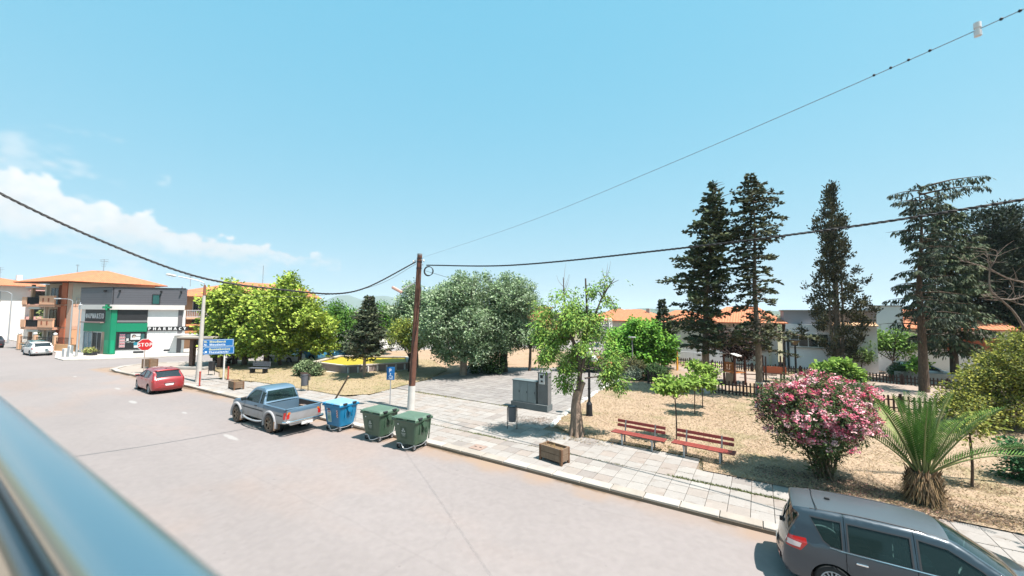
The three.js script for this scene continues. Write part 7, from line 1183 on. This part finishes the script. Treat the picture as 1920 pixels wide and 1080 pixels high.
// ---------- shrubs ----------
shrub('shrub', 'olive brown shrub beside the silver one behind the lawn', [[-9.15, 1.0, -31.86, 0.95], [-8.43, 0.9, -32.33, 0.77], [-9.71, 0.65, -31.54, 0.52]], [[0.07, 0.075, 0.03], [0.10, 0.09, 0.04], [0.05, 0.06, 0.025]], { twigs: 900 });
shrub('shrub', 'small silvery shrub at the corner of the lawn', [[-8.62, 0.6, -31.5, 0.62], [-8.95, 0.45, -31.3, 0.42]], [[0.17, 0.205, 0.15], [0.13, 0.165, 0.12], [0.20, 0.235, 0.18]]);
shrub('shrub', 'round dark green bush at the end of the picket fence', [[-7.03, 0.7, -32.3, 0.77], [-6.5, 0.62, -32.5, 0.55]], [[0.03, 0.06, 0.02], [0.045, 0.085, 0.025]], { twigs: 700 });
shrub('shrub', 'glossy green bush with pale leaves before the basin', [[-31.73, 0.64, -18.1, 0.55], [-30.99, 0.78, -18.56, 0.62], [-30.63, 0.48, -18.8, 0.46], [-31.35, 0.95, -18.31, 0.5]], [[0.09, 0.13, 0.055], [0.14, 0.18, 0.09], [0.05, 0.085, 0.035]], { twigs: 650 });
shrub('shrub', 'bright green fig like bush behind the oleander', [[4.32, 0.86, -40.6, 0.69], [5.42, 1.08, -41.1, 0.78], [4.86, 0.5, -40.8, 0.78], [6.32, 0.45, -41.2, 0.61]], [[0.13, 0.22, 0.035], [0.09, 0.17, 0.025], [0.17, 0.26, 0.05]], { L: 0.26, wide: 0.45, twigs: 520, spread: 0.25 });
shrub('shrub', 'dark round shrub by the wall beside the cedar trunk', [[9.6, 0.7, -43.6, 0.75], [10.4, 0.6, -44.0, 0.6]], [[0.035, 0.06, 0.02], [0.06, 0.09, 0.03]]);
shrub('shrub', 'low dark green shrub at the edge of the view above the car', [[7.03, 0.85, -19.83, 0.62], [6.75, 0.4, -19.6, 0.36], [7.5, 0.5, -19.7, 0.5]], [[0.02, 0.065, 0.025], [0.03, 0.085, 0.03], [0.045, 0.11, 0.04]], { twigs: 700, L: 0.1, spread: 0.13 });
broadTree('young_tree', 'spreading young tree with light leaves before the streaked wall', [9.9, YG, -47.2], [[8.08, 2.46, -47.98, 0.98], [9.34, 2.96, -48.2, 1.08], [10.57, 2.48, -48.6, 1.08], [11.41, 2.98, -49, 0.79], [8.94, 3.69, -48.3, 0.49], [10.4, 3.7, -48.6, 0.49]], { trunk: 0.11, L: 0.2, wide: 0.4, leaves: 6, spread: 0.26, gap: 0.32, pal: [[0.10, 0.19, 0.035], [0.14, 0.22, 0.05], [0.06, 0.13, 0.03]], twigs: 800, fork: 1.2, bark: BARK.dark });
broadTree('young_tree', 'small thin tree between the cypress and the spreading young tree', [7.6, YG, -46.6], [[7.55, 1.75, -46.6, 0.7], [8.2, 1.6, -46.9, 0.5]], { trunk: 0.05, L: 0.16, wide: 0.35, leaves: 6, spread: 0.2, gap: 0.3, pal: [[0.09, 0.14, 0.035], [0.06, 0.10, 0.03]], twigs: 260, fork: 0.9, bark: BARK.dark });
broadTree('young_tree', 'thin light green sapling against the cedar trunk', [10.1, YG, -41.6], [[10.23, 1.75, -42.0, 0.49], [9.87, 1.4, -41.8, 0.35]], { trunk: 0.03, L: 0.18, wide: 0.4, leaves: 6, spread: 0.2, gap: 0.25, pal: [[0.13, 0.24, 0.03], [0.10, 0.19, 0.03]], twigs: 150, fork: 0.9 });
// saplings on the dry lawn
const sapO = { cat: 'sapling', L: 0.17, wide: 0.4, leaves: 6, spread: 0.18, gap: 0.22, droop: -0.3, pal: [[0.13, 0.21, 0.03], [0.17, 0.25, 0.04], [0.09, 0.15, 0.025]], bark: BARK.brown };
broadTree('sapling', 'thin sapling with flat leafy top right behind the red bench', [-3.04, YG, -17.6], [[-3.38, 2.45, -17.63, 0.52], [-2.75, 2.5, -18.0, 0.46], [-3.1, 2.3, -17.9, 0.4], [-3.62, 2.35, -17.5, 0.3], [-3.0, 2.42, -17.4, 0.4]], { ...sapO, trunk: 0.028, squash: 0.45, twigs: 150, fork: 1.75 });
broadTree('sapling', 'thin sapling in the middle of the dry lawn with the widest top', [-3.0, YG, -22.8], [[-2.9, 2.0, -22.71, 0.56], [-2.43, 1.75, -23.02, 0.42], [-3.26, 1.75, -22.5, 0.36]], { ...sapO, trunk: 0.026, squash: 0.5, twigs: 140, fork: 1.45 });
broadTree('sapling', 'thin sapling on the dry lawn nearest the whitewashed trunk', [-2.84, YG, -24.55], [[-2.66, 2.3, -24.51, 0.58], [-3.1, 2.5, -24.25, 0.48], [-2.26, 2.1, -24.78, 0.34]], { ...sapO, trunk: 0.024, squash: 0.5, twigs: 140, fork: 1.5 });
broadTree('sapling', 'thin bare stemmed sapling beside the palm with top lost in the yellow bush', [5.42, YG, -18.15], [[5.5, 1.95, -18.3, 0.45], [5.9, 2.1, -18.5, 0.4]], { ...sapO, trunk: 0.035, twigs: 120, L: 0.09, fork: 1.5, pal: [[0.14, 0.17, 0.03], [0.2, 0.2, 0.05]] });
broadTree('yellow_bush', 'large yellow green bush tree at the edge of the view behind the palm', [9.9, YG, -28.6], L_.rt, { trunk: 0.1, L: 0.105, wide: 0.32, leaves: 9, spread: 0.17, gap: 0.26, gf: 2, core: 0.45, rise: 0.4, pal: [[0.22, 0.23, 0.035], [0.15, 0.18, 0.035], [0.27, 0.26, 0.05], [0.10, 0.12, 0.03], [0.07, 0.085, 0.03]], deep: 1.2, twigs: 5200, gain: 1.5, fork: 0.8, bark: BARK.grey, cat: 'tree' });
{ // twigs that show inside the yellow bush
  const b = new MB(), r = rngOf(8), t = thing('dry_branches', 'pale dry branches sticking out low beside the yellow bush', 'branches', [8.6, YG, -27.2]);
  for (let i = 0; i < 60; i++) { const s = [rr(-0.8, 2.2, r), rr(0.3, 1.4, r), rr(-0.9, 0.4, r)], d = [rr(-0.9, 0.3, r), rr(-0.2, 0.6, r), rr(-0.1, 0.6, r)]; b.taper([s, [s[0] + d[0] * 0.5, s[1] + d[1] * 0.6, s[2] + d[2] * 0.5], [s[0] + d[0], s[1] + d[1], s[2] + d[2]]], 0.014, 0.003, 4, 5); }
  b.build('twigs', bark(0.38, 0.31, 0.26), t);
}
{ // oleander
  const B = [1.64, YG, -16.5], t = thing('oleander', 'large oleander bush covered with pink blossom at the pavement edge', 'flowering shrub', B), r = rngOf(41), b = new MB(), deepO = [[1.9, 2.5, -15.4, 0.7], [1.2, 2.2, -15.1, 0.6], [2.4, 2.2, -15.8, 0.6], [1.7, 1.7, -15.3, 0.6], [0.9, 2.5, -16.9, 0.65], [1.8, 2.6, -17.3, 0.65], [1.0, 1.8, -17.0, 0.55], [2.1, 1.8, -17.5, 0.5], [0.2, 2.3, -16.0, 0.5]];
  for (let i = 0; i < 26; i++) { const q = L_.oleander[i % 11], e = [q[0] - B[0] + rr(-0.3, 0.3, r), q[1] - B[1] + rr(-0.3, 0.2, r), q[2] - B[2] + rr(-0.3, 0.3, r)], s = [rr(-0.22, 0.22, r), -0.05, rr(-0.2, 0.2, r)]; b.taper([s, [s[0] * 0.8 + e[0] * 0.25, e[1] * 0.4, s[2] * 0.8 + e[2] * 0.25], [e[0] * 0.68, e[1] * 0.75, e[2] * 0.68], e], 0.032, 0.006, 6, 12); }
  b.build('stems', bark(0.27, 0.21, 0.15), t);
  const lv = new Leaves(601); lv.gain = 1.35; const low = [[1.44, 0.9, -16.28, 0.45], [1.15, 1.0, -16.1, 0.38], [1.85, 0.9, -16.52, 0.38], [2.4, 1.31, -16.85, 0.3], [1.6, 0.45, -16.45, 0.35]];
  lv.crown([...L_.oleander, ...deepO, ...low], 3600, { L: 0.14, wide: 0.13, leaves: 7, spread: 0.13, gap: 0.24, gf: 2.4, core: 0.2, rise: 0.5, floor: 0.2, pal: [[0.06, 0.10, 0.035], [0.09, 0.13, 0.045], [0.035, 0.065, 0.025], [0.14, 0.16, 0.06]] });
  lv.build('foliage', LEAF, t);
  const fl = new Leaves(602), fp = [[0.72, 0.17, 0.25], [0.78, 0.30, 0.37], [0.82, 0.46, 0.49], [0.64, 0.11, 0.18], [0.84, 0.55, 0.56]];
  for (const [cx, cy, cz, R0] of [...L_.oleander, ...deepO]) for (let k = 0; k < R0 * R0 * 215; k++) {
    const d = fl.dir(); if (d[1] < -0.75 || cy + d[1] * R0 < 1.35 + 0.2 * r()) continue; const q = R0 * rr(0.78, 1.08, r), x = cx + d[0] * q, y = cy + d[1] * q * 0.85, z = cz + d[2] * q;
    if (vnoise(x * 3, y * 3 + z * 2.2, 0, 91) < 0.27) continue; const col = fl.tone(fp);
    for (let j = 0; j < 9; j++) { const e = fl.dir(), px = x + e[0] * 0.085, py = y + e[1] * 0.07, pz = z + e[2] * 0.085, f = fl.dir(), c = r() < 0.3 ? fl.tone(fp) : col; for (let m = 0; m < 3; m++) { const g = fl.dir(); fl.leaf(px, py, pz, d[0] * 0.3 + g[0], 0.2 + g[1] * 0.5, d[2] * 0.3 + g[2], d[0] + f[0] * 0.5, 0.7 + f[1] * 0.4, d[2] + f[2] * 0.5, 0.058, 0.025, c, 0.004); } }
  }
  fl.build('flowers', PETAL, t);
}
{ // palm
  const B = [3.83, YG, -15.95], t = thing('palm_tree', 'short palm with long arching green fronds and shaggy stump beside the oleander', 'palm', B), r = rngOf(52), stump = new MB();
  stump.add(new THREE.LatheGeometry([[0.28, -0.05], [0.33, 0.15], [0.33, 0.45], [0.28, 0.7], [0.18, 0.88], [0, 0.92]].map((p) => new THREE.Vector2(...p)), 18)); stump.build('trunk', bark(0.12, 0.085, 0.055), t);
  const bases = new MB(); for (let i = 0; i < 90; i++) { const a = i * 2.4, y = 0.05 + i / 90 * 0.8, q = y < 0.5 ? 0.32 : 0.42 - y * 0.22, out = rr(0.04, 0.2, r); bases.add(new THREE.ConeGeometry(0.055, rr(0.3, 0.5, r), 4), M4().makeTranslation(Math.cos(a) * (q + out * 0.4), y + 0.12, Math.sin(a) * (q + out * 0.4)).multiply(M4().makeRotationY(-a)).multiply(M4().makeRotationZ(-rr(0.2, 0.7, r)))); } bases.build('leaf_bases', bark(0.27, 0.17, 0.09), t);
  const hang = new Leaves(702); for (let i = 0; i < 520; i++) { const a = r() * 6.28, y = rr(0.25, 1.0, r), q = 0.36 - 0.1 * y; hang.leaf(B[0] + Math.cos(a) * q, B[1] + y, B[2] + Math.sin(a) * q, Math.cos(a) * 0.6 + rr(-0.3, 0.3, r), -0.9, Math.sin(a) * 0.6 + rr(-0.3, 0.3, r), Math.cos(a), 0.4, Math.sin(a), rr(0.25, 0.6, r), 0.012, r() < 0.5 ? [0.30, 0.19, 0.09] : [0.17, 0.11, 0.06]); } hang.build('dead_leaves', NEEDLE, t);
  const green = [[0.07, 0.16, 0.03], [0.10, 0.20, 0.04], [0.16, 0.27, 0.055], [0.045, 0.11, 0.028]], rach = std(0.20, 0.22, 0.07, 0.6);
  for (let i = 0; i < 27; i++) {
    const a = i * 2.39996 + 0.4, k = i / 27; if (k > 0.55 && -0.23 * Math.cos(a) + 0.97 * Math.sin(a) > 0.72) continue;
    const el = lerp(1.5, 0.72, Math.pow(k, 1.1)) + rr(-0.08, 0.08, r), L = lerp(2.3, 2.75, k) * rr(0.88, 1.08, r), bend = lerp(0.25, 1.05, k * k) * rr(0.8, 1.2, r), pts = [], ca = Math.cos(a), sa = Math.sin(a);
    let x = ca * 0.12, y = 0.85, z = sa * 0.12, e = el; for (let s = 0; s <= 12; s++) { pts.push([x, y, z]); x += ca * Math.cos(e) * L / 12; z += sa * Math.cos(e) * L / 12; y += Math.sin(e) * L / 12; e -= bend / 12 * (0.5 + s / 10); }
    const f = new MB().taper(pts, 0.03, 0.005, 5, 14).build('frond', rach, t), lv = new Leaves(800 + i), c = new THREE.CatmullRomCurve3(pts.map((p) => V(...p))), n = 40, base = lv.tone(green);
    for (let q = 0; q < n; q++) {
      const s = lerp(0.14, 0.995, q / n), p = c.getPointAt(s), d = c.getTangentAt(s), side = V(-sa, 0, ca), upv = side.clone().cross(d).normalize(); if (upv.y < 0) upv.negate();
      const Ll = 0.42 * Math.sin(Math.PI * Math.min(1, 0.18 + 0.82 * s) ** 0.8) * rr(0.85, 1.1, r) + 0.09;
      for (const sd of [-1, 1]) { const w = side.clone().multiplyScalar(sd * 0.75).addScaledVector(d, 0.62).addScaledVector(upv, 0.62 - 0.3 * k).addScaledVector(V(0, -1, 0), 0.12); const fct = 0.85 + 0.3 * r(); lv.leaf(p.x, p.y, p.z, w.x, w.y, w.z, upv.x + sd * side.x * -0.4, upv.y, upv.z + sd * side.z * -0.4, Ll, 0.0135, [base[0] * fct, base[1] * fct, base[2] * fct], 0.002); }
    }
    mesh('leaflets', lv.geo(), LEAF, f);
  }
}
{ // bare tree reaching in from the side
  const B = [7.9, YG, -19.3], t = thing('bare_tree', 'leafless pale branches reaching in before the dark pine', 'tree', B), rel = (p) => [p[0] - B[0], p[1] - B[1], p[2] - B[2]], r = rngOf(66), b = new MB();
  b.taper([[0, -0.1, 0], [-0.1, 2.2, 0.1], rel([7.4, 4.0, -18.95]), rel([6.93, 4.93, -18.64])], 0.1, 0.038, 8, 14);
  const limb = (pts, r0, r1, tw) => { b.taper(pts.map(rel), r0, r1, 6, pts.length * 5); const c = new THREE.CatmullRomCurve3(pts.map((p) => V(...rel(p)))); for (let i = 0; i < tw; i++) { const p = c.getPoint(rr(0.25, 1, r)), d = [rr(-0.5, 0.5, r), rr(-0.05, 0.5, r), rr(-0.3, 0.3, r)]; b.taper([[p.x, p.y, p.z], [p.x + d[0] * 0.5, p.y + d[1] * 0.6, p.z + d[2] * 0.5], [p.x + d[0], p.y + d[1], p.z + d[2]]], 0.01, 0.003, 4, 5); } };
  limb([[6.93, 4.93, -18.64], [6.6, 5.58, -18.38], [6.26, 5.98, -18.14], [6.03, 6.23, -17.98], [6.02, 6.88, -17.93], [6.05, 7.0, -17.9]], 0.036, 0.014, 8);
  limb([[6.02, 6.88, -17.93], [5.8, 6.98, -17.78], [5.45, 7.1, -17.55], [5.25, 7.14, -17.43]], 0.022, 0.01, 4); limb([[6.02, 6.9, -17.93], [6.42, 6.64, -18.2], [6.9, 6.48, -18.51], [7.4, 6.4, -18.8]], 0.024, 0.014, 10);
  limb([[6.02, 6.9, -17.93], [5.97, 7.2, -17.85], [5.93, 7.5, -17.83]], 0.016, 0.005, 7); limb([[6.03, 6.9, -17.95], [6.2, 7.25, -18.01], [6.25, 7.45, -18.1]], 0.015, 0.005, 5);
  limb([[6.26, 5.98, -18.14], [5.92, 6.06, -17.92], [5.75, 6.1, -17.8]], 0.018, 0.006, 6); limb([[6.26, 5.98, -18.14], [6.55, 5.96, -18.3], [6.89, 6.07, -18.53], [7.3, 6.3, -18.8]], 0.024, 0.012, 10); limb([[6.45, 5.95, -18.25], [6.9, 5.8, -18.6], [7.4, 5.9, -18.9]], 0.02, 0.01, 8); limb([[6.5, 6.6, -18.2], [6.6, 6.25, -18.3], [6.45, 5.98, -18.25]], 0.012, 0.008, 3);
  b.build('branches', bark(0.36, 0.29, 0.25), t);
}
broadTree('roadside_tree', 'leafy roadside tree just outside the view that shades the far pavement', [9.2, YG, -14.4], [[8.6, 4.2, -14.0, 1.3], [9.8, 4.6, -14.6, 1.4], [9.0, 5.4, -14.4, 1.1], [8.2, 3.6, -14.3, 0.9]], { trunk: 0.12, L: 0.16, leaves: 7, spread: 0.24, gap: 0.2, pal: deepPal, twigs: 1000, fork: 2.2 });
{ // flowers in the pharmacy planter
  const p = new Leaves(44); p.crown([[-66.5, 0.62, -12.5, 0.3], [-66.0, 0.66, -12.6, 0.34], [-65.5, 0.6, -12.7, 0.3]], 170, { L: 0.14, leaves: 6, spread: 0.12, gap: 0.1, floor: 0.4, pal: [[0.34, 0.34, 0.10], [0.16, 0.24, 0.06], [0.5, 0.46, 0.2]] }); mesh('flowers', p.geo(globalThis.__flowerBox.position.toArray()).rotateY(-globalThis.__flowerBox.rotation.y), LEAF, globalThis.__flowerBox);
  shrub('shrub', 'green creeper bush between the white block and the apartment block', [[-93, 2.6, -13.4, 1.4], [-92.3, 4.4, -13.5, 1.2], [-93.4, 1.2, -13.2, 1.0]], [[0.10, 0.13, 0.04], [0.15, 0.17, 0.06]], { twigs: 400, L: 0.3, leaves: 5, spread: 0.4 });
}
// ---------- grass, weeds, litter, far greenery ----------
{
  const g = new Leaves(900), r = g.r, pal = [[0.50, 0.36, 0.21], [0.42, 0.29, 0.16], [0.56, 0.43, 0.27], [0.31, 0.26, 0.11]];
  let n = 0; while (n < 52000) { const q = r() * r(), x = rr(-9.2, 9.5, r), z = -15.05 - 15.4 * Math.pow(r(), 1.25); if (!inPoly(LAWN, x, z)) continue; if (vnoise(x * 0.8, z * 0.8, 0, 55) < 0.3 * r()) continue; n++; const d = g.dir(), L = rr(0.06, 0.17, r); g.leaf(x, 0.145, z, d[0], 0.25 + 0.4 * r(), d[2], d[2], 0.3, d[0], L, 0.007, g.tone(pal), 0); }
  const o = mesh('dry_grass', g.geo(), NEEDLE); struct(o, 'stuff');
  const w = new Leaves(901), gp = [[0.13, 0.17, 0.03], [0.19, 0.21, 0.05], [0.09, 0.13, 0.025]], tuft = (x, z, k, p, h) => { for (let i = 0; i < k; i++) { const d = w.dir(), L = rr(0.4, 1, w.r) * h; w.leaf(x + d[0] * 0.05, 0.12, z + d[2] * 0.03, d[0] * 0.8, 0.6 + 0.4 * w.r(), d[2] * 0.8, d[2], 0.3, -d[0], L, 0.009, w.tone(p), 0); } };
  for (let x = 1.4; x > -16; x -= 0.028) { const s = sstep(0.3, 0.62, vnoise(x * 0.9, 2, 0, 61)) + (x < -5 && x > -8 ? 0.3 : 0); if (w.r() < 0.25 + 0.75 * s) tuft(x, -13.96 + rr(-0.025, 0.025, w.r) - 0.0, 2 + 5 * s | 0, gp, 0.05 + 0.06 * s); }
  for (let x = -11.6; x > -20; x -= 0.03) { const s = sstep(0.25, 0.6, vnoise(x * 0.6, 9, 0, 62)); if (w.r() < 0.3 + s) tuft(x, -18.82 + rr(-0.14, 0.14, w.r) * (0.4 + s), 5, [[0.20, 0.21, 0.05], [0.28, 0.25, 0.09]], 0.09); }
  for (let i = 0; i < 900; i++) { const x = rr(-30, 5, w.r), z = -12.28 - 0.545 * (w.r() * 9 | 0) + rr(-0.02, 0.02, w.r); if (x > -5 && z < -14.9) continue; tuft(x, z, 3, [[0.2, 0.2, 0.07], [0.3, 0.24, 0.12]], 0.045); }
  for (let i = 0; i + 1 < LAWN.length; i++) { const [ax, az] = LAWN[i], [bx, bz] = LAWN[i + 1], L = Math.hypot(bx - ax, bz - az); if (ax > 12 || L > 30 && az < -20) continue; for (let s = 0; s < L; s += 0.022) { const x = lerp(ax, bx, s / L), z = lerp(az, bz, s / L); if (x > 9 || z < -30) continue; tuft(x + rr(-0.07, 0.07, w.r), z + rr(-0.07, 0.07, w.r), 3, w.r() < 0.75 ? pal : gp, 0.11); } }
  for (let i = 0; i + 1 < LAWN2.length; i++) { const [ax, az] = LAWN2[i], [bx, bz] = LAWN2[i + 1], L = Math.hypot(bx - ax, bz - az); for (let s = 0; s < L; s += 0.04) { tuft(lerp(ax, bx, s / L) + rr(-0.1, 0.1, w.r), lerp(az, bz, s / L) + rr(-0.1, 0.1, w.r), 2, w.r() < 0.7 ? pal : gp, 0.12); } }
  for (let i = 0; i < 260; i++) { const x = rr(-4.6, -1.0, w.r), z = rr(-16.9, -16.1, w.r); tuft(x, z, 4, gp, 0.13); }
  struct(mesh('weeds', w.geo(), NEEDLE), 'stuff');
  const h = new Leaves(902), hp = [[0.30, 0.24, 0.10], [0.17, 0.19, 0.05], [0.24, 0.23, 0.07], [0.38, 0.29, 0.14]]; n = 0; while (n < 9000) { const x = rr(-44, -21, h.r), z = rr(-31, -14, h.r); if (!inPoly(LAWN2, x, z)) continue; n++; const d = h.dir(), L = rr(0.06, 0.16, h.r); h.leaf(x, 0.15, z, d[0], 0.6, d[2], d[2], 0.3, d[0], L, 0.014, h.tone(hp), 0); }
  struct(mesh('dry_grass', h.geo(), NEEDLE), 'stuff');
  const l = new Leaves(903); const lit = (cx, cz, R0, k, p) => { for (let i = 0; i < k; i++) { const a = l.r() * 6.28, q = R0 * Math.sqrt(l.r()) * (0.5 + 0.6 * vnoise(Math.cos(a) * 2 + cx, Math.sin(a) * 2 + cz, 0, 4)), d = l.dir(); l.leaf(cx + Math.cos(a) * q * 1.2, 0.155 + 0.03 * l.r(), cz + Math.sin(a) * q * 0.7, d[0], 0.15 * l.r(), d[2], 0.2 * d[2], 1, 0.2 * d[0], rr(0.04, 0.1, l.r), 0.02, l.tone(p), 0); } };
  lit(1.3, -15.9, 2.0, 2600, [[0.16, 0.09, 0.06], [0.11, 0.07, 0.05], [0.25, 0.14, 0.09]]); lit(1.8, -15.6, 1.9, 800, [[0.52, 0.22, 0.18], [0.5, 0.28, 0.22]]); lit(3.9, -15.7, 1.7, 2200, [[0.16, 0.10, 0.06], [0.26, 0.16, 0.09], [0.09, 0.06, 0.04]]); lit(5.6, -18.2, 0.8, 500, [[0.2, 0.13, 0.07]]); lit(7.2, -15.8, 2.0, 1500, [[0.12, 0.09, 0.05], [0.2, 0.14, 0.08]]); lit(-6.9, -16.0, 1.6, 500, [[0.25, 0.17, 0.09], [0.14, 0.12, 0.06]]); lit(-9.3, -17.2, 1.4, 500, [[0.2, 0.14, 0.1], [0.14, 0.1, 0.07]]);
  struct(mesh('fallen_leaves', l.geo(), NEEDLE), 'stuff');
  const far = new Leaves(904), fr = far.r; for (let i = 0; i < 620; i++) { const az = -Math.PI * rr(0.30, 1.02, fr), d = rr(75, 420, fr) ** 1.0, x = Math.cos(az) * d, z = Math.sin(az) * d; if (z > -76 && x > -105 && x < 40) continue; if (x < -60 && z > -62) continue; const R0 = rr(1.6, 3.4, fr), hgt = rr(2.0, 4.2, fr); far.crown([[x, hgt * 0.62, z, R0], [x + rr(-2, 2, fr), hgt * 0.5, z + rr(-2, 2, fr), R0 * 0.8]], 60, { L: 0.7, leaves: 3, spread: 0.7, gap: 0.05, floor: 0, core: 0.6, pal: [[0.06, 0.09, 0.03], [0.045, 0.07, 0.025], [0.09, 0.12, 0.045]] }); }
  struct(mesh('distant_trees', far.geo(), NEEDLE), 'stuff');
}
renderer.render(scene, camera);
